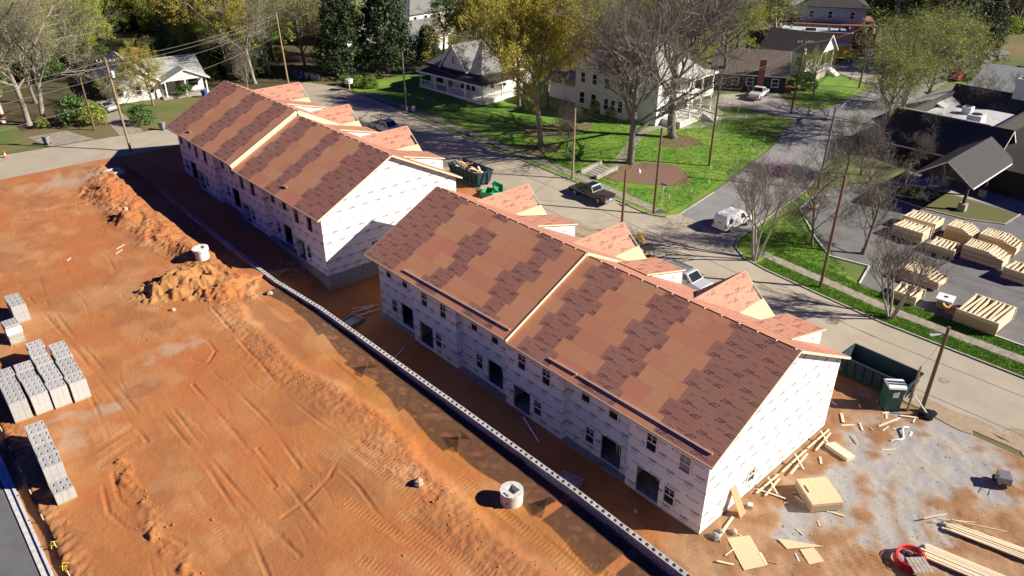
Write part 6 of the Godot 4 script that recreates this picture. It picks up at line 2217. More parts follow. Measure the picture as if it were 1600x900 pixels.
	wire(Vector3(56.3, H(56, -22.7) + 9.4, -22.7), Vector3(33.8, H(34, -10.6) + 10.6, -10.5), 0.8, "overhead line across the verge to the tall rust-brown pole", 0.014)
	# street name sign
	var o := thing("street_sign", "green street-name signs on a slim pale post at the lawn corner", "street sign", on(35.9, -31.0))
	var g := G.new()
	g.tube(Vector3.ZERO, Vector3(0, 2.75, 0), 0.035, 0.03, 8)
	part("post", g, M.metal_white, o)
	g = G.new()
	g.b2(Vector3(-0.45, 2.55, -0.015), Vector3(0.45, 2.75, 0.015))
	part("name_blade", g, M.paint_green, o)
	g = G.new()
	g.b2(Vector3(-0.015, 2.78, -0.45), Vector3(0.015, 2.98, 0.45))
	part("name_blade", g, M.paint_blue, o)
	o = thing("street_sign", "far street-name sign with a globe lamp beside the dark evergreens", "street sign", on(124, -30.0))
	g = G.new()
	g.tube(Vector3.ZERO, Vector3(0, 4.6, 0), 0.06, 0.05, 8)
	part("post", g, M.paint_green, o)
	g = G.new()
	g.b2(Vector3(-0.6, 3.0, -0.03), Vector3(0.6, 3.35, 0.03))
	part("name_blade", g, M.paint_green, o)
	g = G.new()
	g.lathe(Vector3(0, 4.6, 0), [[0, 0], [0.25, 0.1], [0.28, 0.3], [0.18, 0.5], [0, 0.55]], 12)
	part("globe", g, M.metal_white, o)
	# wooden hoop by the steps, mail box, traffic cone
	o = thing("wooden_hoop", "small wooden frame on the verge beside the buff pole", "wooden frame", on(34.0, -41.9))
	for z in [-0.35, 0.35]:
		g = G.new()
		g.bar(Vector3(0, 0, z), Vector3(0, 1.0, z), 0.06, 0.06)
		part("upright", g, M.lumber_old, o)
	g = G.new()
	g.bar(Vector3(0, 1.0, -0.4), Vector3(0, 1.0, 0.4), 0.06, 0.06)
	part("top_rail", g, M.lumber_old, o)
	o = thing("mailbox", "white mailbox on a post before the clipped hedge", "mailbox", on(33.9, -94.2), 0.3)
	g = G.new()
	g.bar(Vector3(0, 0, 0), Vector3(0, 1.1, 0), 0.12, 0.12)
	part("post", g, M.white_paint, o)
	g = G.new()
	g.b2(Vector3(-0.55, 1.1, -0.35), Vector3(0.55, 1.75, 0.35))
	part("box", g, M.white_paint, o)
	g = G.new()
	g.b2(Vector3(-0.6, 1.75, -0.4), Vector3(0.6, 1.83, 0.4))
	part("lid", g, M.metal_white, o)
	o = thing("utility_pedestal", "small pale utility pedestal at the foot of the thin verge pole", "utility box", on(34.9, -77.6))
	g = G.new()
	g.b2(Vector3(-0.2, 0, -0.2), Vector3(0.2, 0.75, 0.2))
	part("cabinet", g, M.metal_white, o)
	g = G.new()
	g.b2(Vector3(-0.23, 0.75, -0.23), Vector3(0.23, 0.83, 0.23))
	part("cap", g, M.metal_grey, o)
	o = thing("traffic_cone", "orange traffic cone with a white band on the far street", "traffic cone", on(-16.2, -94.0))
	g = G.new()
	g.b2(Vector3(-0.24, 0, -0.24), Vector3(0.24, 0.04, 0.24))
	part("foot", g, M.orange, o)
	g = G.new()
	g.lathe(Vector3.ZERO, [[0.19, 0.04], [0.05, 0.85], [0, 0.85]], 14)
	part("cone", g, M.orange, o)
	g = G.new()
	g.lathe(Vector3.ZERO, [[0.143, 0.32], [0.103, 0.56]], 14)
	part("band", g, M.white_paint, o)
	# wheeled bins
	for q in [[-10.9, -96.2, "grey_bin", "dark wheeled bin on the grass by the far driveway"], [2.9, -92.9, "grey_bin", "grey wheeled bin at the kerb by the corner of the far block"], [14.0, -105.2, "blue_bin", "blue wheeled bin beside the bungalow shrub"], [31.4, -107.6, "blue_bin", "blue wheeled bin in the row at the street bend"], [31.9, -106.5, "blue_bin", "blue wheeled bin in the row at the street bend"], [32.3, -105.4, "grey_bin", "grey wheeled bin in the row at the street bend"], [32.7, -104.2, "grey_bin", "grey wheeled bin in the row at the street bend"], [33.1, -103.0, "grey_bin", "grey wheeled bin in the row at the street bend"]]:
		o = thing("wheeled_bin", q[3], "bin", on(q[0], q[1]), 0.6, "wheeled bins at the street bend" if q[3].contains("row") else "")
		g = G.new()
		g.shell(V([[-0.25, 0.06], [0.25, 0.06], [0.36, 1.0], [-0.36, 1.0]]), [0.24, 0.24, 0.32, 0.32])
		part("tub", g, M[q[2]], o)
		g = G.new()
		g.shell(V([[-0.4, 1.0], [0.4, 1.0], [0.38, 1.08], [-0.36, 1.1]]), [0.35, 0.35, 0.33, 0.33])
		part("lid", g, M[q[2]], o)
		for s in [-1.0, 1.0]: wheel(o, s * 0.3, 0.26, 0.12, 0.08)
	# garden steps up from the pavement
	o = thing("garden_steps", "broad shadowed concrete steps with low cheek walls up to the lawn", "steps", on(36.2, -42.4), 0.0)
	for i in 6:
		g = G.new()
		g.b2(Vector3(i * 0.55, 0, -1.1), Vector3(i * 0.55 + 0.56, 0.05 + 0.06 * i, 1.1))
		part("tread", g, M.concrete, o)
	for s in [-1.0, 1.0]:
		g = G.new()
		g.bar(Vector3(-0.2, 0.2, s * 1.3), Vector3(3.6, 0.55, s * 1.3), 0.3, 0.5)
		part("cheek_wall", g, M.concrete, o)
	# white marker stakes set out on the lawn
	for q in [[38.6, -32.0], [42.4, -31.6], [46.5, -32.0], [50.3, -34.4], [55.0, -33.6], [60.3, -34.6], [65.5, -36.0], [70.0, -46.1], [72.6, -43.5], [75.1, -39.8], [71.0, -40.4], [67.5, -38.8]]:
		g = G.new()
		g.bar(Vector3(0, 0, 0), Vector3(0.02, 0.55, 0.02), 0.09, 0.05)
		solo("lawn_marker", g, M.white_paint, "short white marker stake in the lawn", "marker stake", "white stakes on the lawn", on(q[0], q[1]))
	# stacks of trusses in the car park
	var mk := func(w: float, l: float, n: int, sd: int) -> ArrayMesh:
		var r := RandomNumberGenerator.new()
		r.seed = sd
		var t := G.new()
		for s in [-1.0, 1.0]: t.b2(Vector3(s * (w / 2 - 0.05) - 0.05, 0, -l / 2), Vector3(s * (w / 2 - 0.05) + 0.05, 0.1, l / 2))
		for i in n:
			var z := -l / 2 + (i + 0.5) * l / n + r.randf_range(-0.05, 0.05)
			var k := r.randf_range(-0.12, 0.12)
			t.bar(Vector3(-w / 2 + 0.02, 0.055, z - k), Vector3(w / 2 - 0.02, 0.055, z + k), r.randf_range(0.11, 0.19), 0.09)
		return t.mesh()
	var ts := [
		[55.3, -9.9, 2.5, 3.5, 11, 0, "truss stack beside the covered entrance island"],
		[52.2, -9.7, 2.4, 3.2, 10, 0, "truss stack half hidden by the bare roadside tree"],
		[56.4, -6.0, 2.4, 2.8, 12, 3, "stepped truss stack with red stencilling in the back row"],
		[51.6, -6.0, 2.4, 2.8, 7, 0, "low truss stack between two taller ones"],
		[52.7, -2.4, 2.3, 3.9, 12, 3, "tall stepped truss stack with slanting braces on its side"],
		[56.9, -2.4, 2.3, 3.7, 12, 3, "long stepped truss stack behind the braced one"],
		[51.1, 1.3, 2.4, 2.4, 9, 0, "darker truss stack at the end of the front row"],
		[43.4, -4.8, 2.2, 3.6, 9, 2, "truss stack seen through the multi-stemmed tree"],
		[38.9, -4.4, 2.3, 2.3, 7, 0, "small truss stack against the verge"],
		[39.9, 1.9, 4.2, 3.5, 10, 0, "broad truss stack with ladder-like frames by the pavement"]]
	var r := RandomNumberGenerator.new()
	r.seed = 61
	for q: Array in ts:
		o = thing("truss_stack", "pale timber " + q[6], "truss stack", on(q[0], q[1]), r.randf_range(-0.05, 0.05), "truss stacks in the car park")
		for b in 3:
			g = G.new()
			g.b2(Vector3(-q[2] / 2, 0, -q[3] / 2 + 0.3 + b * (q[3] - 0.7) / 2), Vector3(q[2] / 2, 0.1, -q[3] / 2 + 0.42 + b * (q[3] - 0.7) / 2))
			part("bearer", g, M.lumber_old, o)
		var me: ArrayMesh = mk.call(q[2], q[3], int(q[3] * 2.6), int(q[0] * 10.0))
		for k in int(q[4]):
			var t := part("truss", me, M.lumber, o)
			var cut := maxf(0.0, k - (q[4] - 5.0)) * 0.09 if q[5] > 0 else 0.0
			t.position = Vector3(r.randf_range(-0.03, 0.03), 0.1 + k * 0.125, r.randf_range(-0.02, 0.02) - cut * q[3] * 0.5)
			t.scale = Vector3(1.0, 1.18, 1.0 - cut)
		for s in [-1.0, 1.0]:
			g = G.new()
			g.b2(Vector3(s * (q[2] / 2 + 0.012) - 0.008, 0.1, -q[3] / 2 + 0.05), Vector3(s * (q[2] / 2 + 0.012) + 0.008, 0.1 + q[4] * 0.09, q[3] / 2 - 0.05))
			part("side_board", g, M.truss_side, o)
		if q[5] > 0:
			g = G.new()
			for b in 2: g.bar(Vector3(-q[2] / 2 - 0.03, 0.1, -0.5 + b * 1.3), Vector3(-q[2] / 2 - 0.03, 0.95, -0.1 + b * 1.0), 0.02, 0.1, Vector3(1, 0, 0))
			part("brace", g, M.lumber, o)
	for q in [[40.0, -1.5, "white_paint", "flat white bath tray lying on boards by the broad truss stack"], [39.3, -0.6, "cardboard", "rusty brown carton under the white tray"], [48.0, 5.6, "cardboard", "rust-brown carton alone on the car park"]]:
		o = thing("crate", q[3], "crate", on(q[0], q[1]), 0.15)
		g = G.new()
		if q[2] == "white_paint":
			g.b2(Vector3(-0.75, 0.75, -0.7), Vector3(0.75, 0.95, 0.7))
			part("tray", g, M.white_paint, o)
			g = G.new()
			g.lathe(Vector3(0.1, 0.95, 0), [[0.2, 0], [0.2, 0.02], [0, 0.02]], 12)
			part("drain", g, M.black, o)
			g = G.new()
			g.b2(Vector3(-0.6, 0, -0.55), Vector3(0.6, 0.75, 0.55))
			part("carton", g, M.lumber_old, o)
		else:
			g.b2(Vector3(-0.5, 0, -0.4), Vector3(0.5, 0.6, 0.4))
			part("carton", g, M.cardboard, o)
			g = G.new()
			g.plate([Vector3(-0.5, 0.61, -0.4), Vector3(0.5, 0.61, -0.4), Vector3(0.5, 0.85, -0.75), Vector3(-0.5, 0.85, -0.75)], Vector3(0, 0.8, 0.6), 0.01, [Vector2(0, 0), Vector2(1, 0), Vector2(1, 1), Vector2(0, 1)])
			part("flap", g, M.cardboard, o)
	# pale boards on the verge, concrete kerb stops, a brush pile
	g = G.new()
	for i in 3: g.bar(Vector3(-0.9, 0.1 + i * 0.05, i * 0.3), Vector3(0.9, 0.12 + i * 0.06, -0.3 + i * 0.35), 0.22, 0.06)
	solo("board_pile", g, M.lumber, "few pale boards dropped on the grass by the car park kerb", "boards", "", on(50.6, -20.4))
	for i in 16:
		pass
	o = thing("brush_pile", "brown brush pile at the kerb by the far drive", "brush pile", on(88.4, -39.9))
	for i in 26:
		g = G.new()
		var c := Vector3(r.randf_range(-1.8, 1.8), 0.15 + r.randf() * 0.35, r.randf_range(-0.8, 0.8))
		var dd := Vector3(r.randf_range(-1, 1), r.randf_range(-0.2, 0.3), r.randf_range(-0.6, 0.6)) * 0.8
		g.tube(c - dd, c + dd, 0.05, 0.02, 4)
		part("branch", g, M.twig_brown, o)

# ---------- neighbouring houses ----------
func blk(o: Node3D, called: String, x0: float, x1: float, y0: float, y1: float, z0: float, z1: float, m: String) -> MeshInstance3D:
	var g := G.new()
	g.b2(Vector3(x0, y0, z0), Vector3(x1, y1, z1))
	return part(called, g, M[m], o)

func gable(o: Node3D, x0: float, x1: float, z0: float, z1: float, y: float, rise: float, along_x: bool, m: String, wm: String, ov := 0.45) -> void:
	# ridge along x or along z, eaves at height y
	var hw := ((z1 - z0) if along_x else (x1 - x0)) * 0.5
	var k := rise / hw
	for s in [-1.0, 1.0]:
		var g := G.new()
		var e: float = hw + ov
		var p := []
		if along_x:
			var zc := (z0 + z1) / 2
			p = [Vector3(x0 - ov, y - ov * k, zc + s * e), Vector3(x1 + ov, y - ov * k, zc + s * e), Vector3(x1 + ov, y + rise, zc), Vector3(x0 - ov, y + rise, zc)]
			g.plate([p[0] + Vector3.UP * 0.12, p[1] + Vector3.UP * 0.12, p[2] + Vector3.UP * 0.12, p[3] + Vector3.UP * 0.12], Vector3(0, 1, s * k).normalized(), 0.11, [Vector2(0, 0), Vector2(1, 0), Vector2(1, 1), Vector2(0, 1)])
		else:
			var xc := (x0 + x1) / 2
			p = [Vector3(xc + s * e, y - ov * k, z0 - ov), Vector3(xc + s * e, y - ov * k, z1 + ov), Vector3(xc, y + rise, z1 + ov), Vector3(xc, y + rise, z0 - ov)]
			g.plate([p[0] + Vector3.UP * 0.12, p[1] + Vector3.UP * 0.12, p[2] + Vector3.UP * 0.12, p[3] + Vector3.UP * 0.12], Vector3(s * k, 1, 0).normalized(), 0.11, [Vector2(0, 0), Vector2(1, 0), Vector2(1, 1), Vector2(0, 1)])
		part("roof", g, M[m], o)
		g = G.new()
		g.bar(p[0], p[1], 0.06, 0.16)
		g.bar(p[0], p[3], 0.06, 0.16)
		g.bar(p[1], p[2], 0.06, 0.16)
		part("trim", g, M.white_paint, o)
		g = G.new()
		if along_x:
			var x := x0 if s < 0 else x1
			g.plate([Vector3(x, y, z0), Vector3(x, y, z1), Vector3(x, y + rise, (z0 + z1) / 2)], Vector3(s, 0, 0), 0.1, [Vector2(0, 0), Vector2(1, 0), Vector2(1, 1)])
		else:
			var z := z0 if s < 0 else z1
			g.plate([Vector3(x0, y, z), Vector3(x1, y, z), Vector3((x0 + x1) / 2, y + rise, z)], Vector3(0, 0, s), 0.1, [Vector2(0, 0), Vector2(1, 0), Vector2(1, 1)])
		part("gable", g, M[wm], o)

func hip(o: Node3D, x0: float, x1: float, z0: float, z1: float, y: float, rise: float, m: String, ov := 0.5, flat_top := 0.0) -> void:
	var a := Vector3(x0 - ov, y, z0 - ov)
	var b := Vector3(x1 + ov, y, z0 - ov)
	var c := Vector3(x1 + ov, y, z1 + ov)
	var d := Vector3(x0 - ov, y, z1 + ov)
	var w := x1 - x0
	var l := z1 - z0
	var ins := minf(w, l) / 2 + ov - flat_top
	var p := Vector3(x0 - ov + ins, y + rise, z0 - ov + ins)
	var q := Vector3(x1 + ov - ins, y + rise, z0 - ov + ins)
	var r := Vector3(x1 + ov - ins, y + rise, z1 + ov - ins)
	var s := Vector3(x0 - ov + ins, y + rise, z1 + ov - ins)
	for f in [[a, b, q, p, Vector3(0, ins, -rise)], [b, c, r, q, Vector3(rise, ins, 0)], [c, d, s, r, Vector3(0, ins, rise)], [d, a, p, s, Vector3(-rise, ins, 0)]]:
		var g := G.new()
		var nr: Vector3 = (f[4] as Vector3).normalized()
		g.quad(f[0], f[1], f[2], f[3], nr)
		g.bar(f[0] - Vector3.UP * 0.06, f[1] - Vector3.UP * 0.06, 0.08, 0.16)
		part("roof", g, M[m], o)
	if flat_top > 0.0:
		var g := G.new()
		g.quad(p, q, r, s, Vector3.UP)
		part("roof", g, M[m], o)

func wins(o: Node3D, at: Vector3, ud: Vector3, nr: Vector3, list: Array, fm := "white_paint") -> void:
	for q: Array in list:
		window(o, at + ud * q[0] + Vector3.UP * q[1] + nr * 0.055, ud, nr, q[2], q[3], M[fm], M.glass, false)

func door_on(o: Node3D, at: Vector3, ud: Vector3, nr: Vector3, w: float, h: float, m: String) -> void:
	var g := G.new()
	g.obox(at + Vector3.UP * h / 2 + nr * 0.03, ud * w / 2, Vector3.UP * h / 2, nr * 0.04)
	var d := part("door", g, M[m], o)
	g = G.new()
	g.obox(at + Vector3.UP * h * 0.48 + nr * 0.1 + ud * w * 0.36, ud * 0.05, Vector3.UP * 0.05, nr * 0.04)
	part("handle", g, M.metal_grey, d)

func railing(o: Node3D, a: Vector3, b: Vector3, h := 0.95, n := 10) -> void:
	var g := G.new()
	g.bar(a + Vector3.UP * h, b + Vector3.UP * h, 0.08, 0.08)
	g.bar(a + Vector3.UP * 0.15, b + Vector3.UP * 0.15, 0.06, 0.06)
	for i in n + 1:
		var p := a.lerp(b, float(i) / n)
		g.bar(p + Vector3.UP * 0.12, p + Vector3.UP * h, 0.05, 0.05)
	part("railing", g, M.white_paint, o)

func post(o: Node3D, x: float, y0: float, y1: float, z: float, w := 0.18, m := "white_paint") -> void:
	var g := G.new()
	g.bar(Vector3(x, y0, z), Vector3(x, y1, z), w, w)
	g.box(Vector3(x, y0 + 0.1, z), Vector3(w * 1.5, 0.2, w * 1.5))
	g.box(Vector3(x, y1 - 0.08, z), Vector3(w * 1.5, 0.16, w * 1.5))
	part("column", g, M[m], o)

const X := Vector3(1, 0, 0)
const Z := Vector3(0, 0, 1)

func build_houses() -> void:
	# white bungalow over the far street
	var o := thing("bungalow", "small white bungalow with a weathered pale grey roof across the far street", "house", on(1.5, -110, 0), -0.12)
	blk(o, "wall", 0, 7.2, 0, 3.0, -12, 0, "siding_white")
	gable(o, 0, 7.2, -12, 0, 3.0, 2.6, false, "shingle_pale", "siding_white")
	blk(o, "wall", 7.2, 14.2, 0, 2.8, -10, -1.2, "siding_white")
	gable(o, 7.0, 14.2, -10, -1.2, 2.8, 2.2, true, "shingle_pale", "siding_white")
	blk(o, "porch_slab", 7.2, 14.4, -0.2, 0.3, -1.2, 1.6, "concrete")
	gable(o, 7.6, 14.4, -1.2, 1.5, 2.7, 1.6, false, "shingle_pale", "siding_white", 0.3)
	for x in [7.9, 10.9, 14.1]: post(o, x, 0.3, 2.7, 1.3)
	wins(o, Vector3(0, 0, 0), X, Z, [[1.0, 0.9, 1.0, 1.5], [3.6, 0.9, 1.0, 1.5], [5.4, 0.9, 1.0, 1.5]])
	wins(o, Vector3(7.2, 0, -1.2), X, Z, [[0.6, 0.9, 0.9, 1.4], [4.6, 0.9, 1.7, 1.4]])
	door_on(o, Vector3(10.4, 0.3, -1.2), X, Z, 0.95, 2.05, "paint_grey")
	blk(o, "chimney", 5.6, 6.4, 3.0, 6.6, -8.4, -7.6, "brick")
	o = thing("bungalow", "white house with a brick base cut off by the tall bare trees", "house", on(-12.4, -112.6, 0), 0.05)
	blk(o, "brick_base", -11, 0.05, 0, 0.8, -9, 0.05, "brick")
	blk(o, "wall", -11, 0, 0.8, 3.6, -9, 0, "siding_white")
	gable(o, -11, 0, -9, 0, 3.6, 2.4, true, "shingle_pale", "siding_white")
	wins(o, Vector3(-10, 0, 0), X, Z, [[1.0, 1.5, 1.0, 1.5], [4.5, 1.5, 1.0, 1.5], [7.6, 1.5, 1.0, 1.5]])
	blk(o, "porch_slab", -5, -0.5, 0, 0.25, 0.05, 2.2, "concrete_pale")
	# porch house
	o = thing("porch_house", "white house with a wrap-around porch and a steep front gable", "house", on(45.0, -75.4, 0), 0.06)
	blk(o, "wall", 2.2, 14, 0.6, 4.0, -13, -0.4, "siding_white")
	hip(o, 2.2, 14, -13, -0.4, 4.0, 4.2, "shingle_grey")
	blk(o, "wall", 1.6, 6.5, 4.0, 4.6, -9.0, -3.2, "siding_white")
	gable(o, 1.4, 8.0, -9.0, -3.2, 4.4, 3.4, true, "shingle_grey", "siding_white", 0.35)
	wins(o, Vector3(1.35, 4.2, -5.6), -Z, -X, [[0.0, 0.6, 0.8, 1.2]])
	blk(o, "wall", 8.0, 13, 4.0, 4.5, -3.0, 0.1, "siding_white")
	gable(o, 7.0, 12.8, -5.0, 0.3, 4.2, 3.2, false, "shingle_grey", "siding_white", 0.3)
	blk(o, "porch_floor", -0.2, 2.2, 0, 0.6, -13.2, 2.2, "white_paint")
	blk(o, "porch_floor", 2.2, 9.0, 0, 0.6, -0.4, 2.2, "white_paint")
	var g := G.new()
	g.plate([Vector3(-0.6, 3.1, -13.6), Vector3(-0.6, 3.1, 2.6), Vector3(2.3, 3.9, -0.3), Vector3(2.3, 3.9, -13.6)], Vector3(-0.26, 0.96, 0).normalized(), 0.1, [Vector2(0, 0), Vector2(1, 0), Vector2(1, 1), Vector2(0, 1)])
	part("porch_roof", g, M.shingle_black, o)
	g = G.new()
	g.plate([Vector3(-0.6, 3.1, 2.6), Vector3(9.4, 3.1, 2.6), Vector3(9.4, 3.9, -0.3), Vector3(2.3, 3.9, -0.3)], Vector3(0, 0.96, 0.27).normalized(), 0.1, [Vector2(0, 0), Vector2(1, 0), Vector2(1, 1), Vector2(0, 1)])
	part("porch_roof", g, M.shingle_black, o)
	g = G.new()
	g.bar(Vector3(-0.55, 2.95, -13.5), Vector3(-0.55, 2.95, 2.55), 0.12, 0.28)
	g.bar(Vector3(-0.55, 2.95, 2.55), Vector3(9.3, 2.95, 2.55), 0.12, 0.28)
	part("porch_beam", g, M.white_paint, o)
	for z in [-13.0, -9.2, -6.2, -2.0, 2.0]: post(o, 0.0, 0.6, 2.9, z)
	for x in [4.4, 8.8]: post(o, x, 0.6, 2.9, 2.0)
	railing(o, Vector3(0, 0.6, -13), Vector3(0, 0.6, -9.2), 0.95, 12)
	railing(o, Vector3(0, 0.6, -6.2), Vector3(0, 0.6, -2.0), 0.95, 14)
	railing(o, Vector3(0, 0.6, -2.0), Vector3(0, 0.6, 2.0), 0.95, 14)
	railing(o, Vector3(0, 0.6, 2.0), Vector3(8.8, 0.6, 2.0), 0.95, 26)
	wins(o, Vector3(2.2, 0, -1.2), -Z, -X, [[0.6, 0.95, 1.0, 1.9], [1.9, 0.95, 1.0, 1.9], [3.2, 0.95, 1.0, 1.9], [8.4, 0.95, 2.0, 1.9]])
	door_on(o, Vector3(2.2, 0.6, -8.0), -Z, -X, 1.1, 2.1, "paint_grey")
	wins(o, Vector3(3.4, 0, -0.4), X, Z, [[0.6, 1.3, 0.9, 1.7], [3.4, 1.3, 0.9, 1.7], [7.4, 1.3, 0.9, 1.7]])
	# houses behind the magnolias
	o = thing("back_house", "grey-roofed hipped house behind the porch house", "house", on(66, -122, 0), 0.1)
	blk(o, "wall", 0, 13, 0, 5.2, -9, 0, "siding_grey")
	hip(o, 0, 13, -9, 0, 5.2, 3.0, "shingle_grey")
	wins(o, Vector3(0, 0, 0), -Z, -X, [[1.0, 3.0, 1.0, 1.6], [3.2, 3.0, 1.0, 1.6], [6.0, 3.0, 1.0, 1.6]])
	wins(o, Vector3(0, 0, 0), X, Z, [[1.0, 3.0, 1.0, 1.6], [4.0, 3.0, 1.0, 1.6], [8.0, 3.0, 1.0, 1.6]])
	o = thing("back_house", "low grey-gabled house just behind the porch house", "house", on(56, -109, 0), 0.1)
	blk(o, "wall", 0, 11, 0, 3.2, -8, 0, "siding_grey")
	gable(o, 0, 11, -8, 0, 3.2, 2.4, true, "shingle_grey", "siding_grey")
	wins(o, Vector3(0, 0, -1), -Z, -X, [[1.0, 1.2, 1.0, 1.4], [4.6, 1.2, 1.0, 1.4]])
	o = thing("back_house", "white two-storey house glimpsed between the two magnolias", "house", on(51.5, -124, 0), 0.0)
	blk(o, "wall", 0, 9, 0, 6.2, -9, 0, "siding_white")
	gable(o, 0, 9, -9, 0, 6.2, 2.6, true, "shingle_grey", "siding_white")
	wins(o, Vector3(0, 0, 0), X, Z, [[0.8, 4.0, 1.0, 1.5], [3.0, 4.0, 1.0, 1.5], [6.0, 4.0, 1.0, 1.5], [0.8, 1.0, 1.0, 1.5], [6.0, 1.0, 1.0, 1.5]])
	wins(o, Vector3(0, 0, -1), -Z, -X, [[1.0, 4.0, 1.0, 1.5], [4.4, 4.0, 1.0, 1.5]])
	# the large white house behind the bare oaks
	o = thing("large_house", "large two-storey white house with a two-level corner porch behind the bare trees", "house", on(58.2, -49.6, 0), 0.1)
	blk(o, "wall", 0, 10.5, 0, 6.8, -15, 0, "siding_grey")
	hip(o, 0, 10.5, -15, 0, 6.8, 3.6, "shingle_pale", 0.5, 1.5)
	gable(o, -0.8, 5, -9.5, -4.5, 6.8, 3.0, true, "shingle_black", "siding_grey", 0.3)
	blk(o, "wall", -0.8, 0.5, 0, 6.8, -9.5, -4.5, "siding_grey")
	blk(o, "wall", 1.0, 9.0, 0, 3.4, -21, -15, "siding_grey")
	hip(o, 1.0, 9.0, -21, -15, 3.4, 1.8, "shingle_grey")
	blk(o, "chimney", 6.5, 7.4, 8, 12, -6, -5.1, "brick")
	wins(o, Vector3(-0.8, 0, -4.9), -Z, -X, [[0.4, 1.0, 1.0, 1.9], [1.7, 1.0, 1.0, 1.9], [3.0, 1.0, 1.0, 1.9], [0.4, 4.2, 1.0, 1.7], [3.0, 4.2, 1.0, 1.7], [1.8, 7.2, 0.8, 1.2]])
	wins(o, Vector3(0, 0, -10.2), -Z, -X, [[0.6, 1.0, 1.1, 1.9], [2.8, 1.0, 1.1, 1.9], [0.6, 4.2, 1.0, 1.7], [2.8, 4.2, 1.0, 1.7]])
	wins(o, Vector3(0, 0, 0), X, Z, [[1.0, 1.0, 1.0, 1.9], [7.6, 1.0, 1.0, 1.9], [1.0, 4.2, 1.0, 1.7], [5.0, 4.2, 1.0, 1.7], [8.0, 4.2, 1.0, 1.7]])
	door_on(o, Vector3(4.8, 0.9, 0), X, Z, 1.1, 2.1, "white_paint")
	blk(o, "porch_floor", 1.5, 10.5, 0, 0.9, 0, 3.2, "concrete_pale")
	blk(o, "balcony_floor", 4.0, 10.5, 3.5, 3.7, 0, 3.2, "white_paint")
	blk(o, "porch_roof", 3.7, 10.8, 6.5, 6.75, 0, 3.5, "white_paint")
	for x in [4.2, 7.2, 10.3]:
		post(o, x, 0.9, 3.5, 3.0)
		post(o, x, 3.7, 6.5, 3.0)
	railing(o, Vector3(4.2, 3.7, 3.0), Vector3(10.3, 3.7, 3.0), 0.9, 20)
	railing(o, Vector3(4.2, 0.9, 3.0), Vector3(7.4, 0.9, 3.0), 0.9, 12)
	blk(o, "balcony_panel", 7.2, 10.4, 3.4, 4.6, 3.1, 3.18, "white_paint")
	for i in 6: blk(o, "step", 8.0, 10.2, 0, 0.9 - i * 0.15, 3.2 + i * 0.32, 3.52 + i * 0.32, "concrete_pale")
	railing(o, Vector3(7.9, 0.9, 3.2), Vector3(7.9, 0.0, 5.2), 0.9, 8)
	railing(o, Vector3(10.3, 0.9, 3.2), Vector3(10.3, 0.0, 5.2), 0.9, 8)
	# dark green house
	o = thing("green_house", "dark green house with a brown roof, brick chimney and white window frames", "house", on(89.6, -47.0, 0), 0.57)
	blk(o, "wall", 0, 8, 0, 3.2, -12, 0, "siding_green")
	gable(o, 0, 8, -12, 0, 3.2, 3.0, false, "shingle_brown", "paint_green")
	blk(o, "chimney", -0.6, 0.3, 0, 5.6, -4.6, -3.6, "brick")
	wins(o, Vector3(0, 0, -0.6), -Z, -X, [[0.5, 1.0, 1.2, 1.4], [4.6, 1.0, 1.2, 1.4], [7.0, 1.0, 1.2, 1.4], [9.6, 1.0, 1.2, 1.4]])
	wins(o, Vector3(0, 0, 0), X, Z, [[1.0, 1.0, 1.2, 1.4], [4.6, 1.0, 1.2, 1.4], [3.4, 3.9, 1.2, 1.0]])
	blk(o, "brick_base", 0.6, 3.6, 0, 0.9, 0.02, 1.2, "brick")
	# white gabled house
	o = thing("gabled_house", "white house with a brown roof and a tall columned porch beside the removal truck", "house", on(102.6, -48.3, 0), 0.1)
	blk(o, "wall", 0, 7, 0, 4.6, -11, -2.2, "siding_white")
	gable(o, 0, 7, -11, 0, 4.6, 2.8, false, "shingle_brown", "siding_white", 0.4)
	blk(o, "porch_floor", 0, 7, 0, 1.2, -2.2, 0, "concrete")
	for x in [0.2, 3.4, 6.8]: post(o, x, 1.2, 4.6, -0.2)
	railing(o, Vector3(0.2, 1.2, -0.2), Vector3(6.8, 1.2, -0.2), 1.0, 20)
	for i in 5: blk(o, "step", 5.0, 6.8, 0, 1.2 - i * 0.22, i * 0.34, 0.34 + i * 0.34, "white_paint")
	wins(o, Vector3(0, 0, -2.2), X, Z, [[0.6, 2.0, 1.0, 1.6], [5.0, 2.0, 1.0, 1.6]])
	wins(o, Vector3(0, 0, -2.6), -Z, -X, [[0.6, 2.0, 1.0, 1.6], [3.4, 2.0, 1.0, 1.6], [6.4, 2.0, 1.0, 1.6]])
	door_on(o, Vector3(3.5, 1.2, -2.2), X, Z, 1.0, 2.1, "paint_grey")
	# low brick building with a pale flat roof
	o = thing("brick_building", "low pink brick building with a pale blue-green flat roof", "building", on(119.3, -65.8, 0), -1.03)
	blk(o, "wall", 0, 14, 0, 3.6, -9, 0, "brick_pink")
	blk(o, "roof", 0.3, 13.7, 3.4, 3.65, -8.7, -0.3, "roof_teal")
	for q in [[0, 14, -0.3, 0], [0, 14, -9, -8.7], [0, 0.3, -8.7, -0.3], [13.7, 14, -8.7, -0.3]]: blk(o, "parapet", q[0], q[1], 3.6, 4.0, q[2], q[3], "brick_pink")
	blk(o, "roof_hatch", 5, 7, 3.65, 4.1, -4, -3, "metal_dark")
	for x in [2.0, 9.5, 11.5]: blk(o, "vent", x, x + 0.4, 3.65, 4.3, -5, -4.6, "metal_white")
	wins(o, Vector3(14, 0, 0), -Z, X, [[1.0, 1.0, 1.2, 1.6], [3.4, 1.0, 1.2, 1.6], [6.0, 1.0, 1.2, 1.6]])
	# blue upper storey on brick
	o = thing("blue_house", "pale blue house with a dark hipped roof on a tall brick base", "house", on(130.3, -67.8, 0), -1.03)
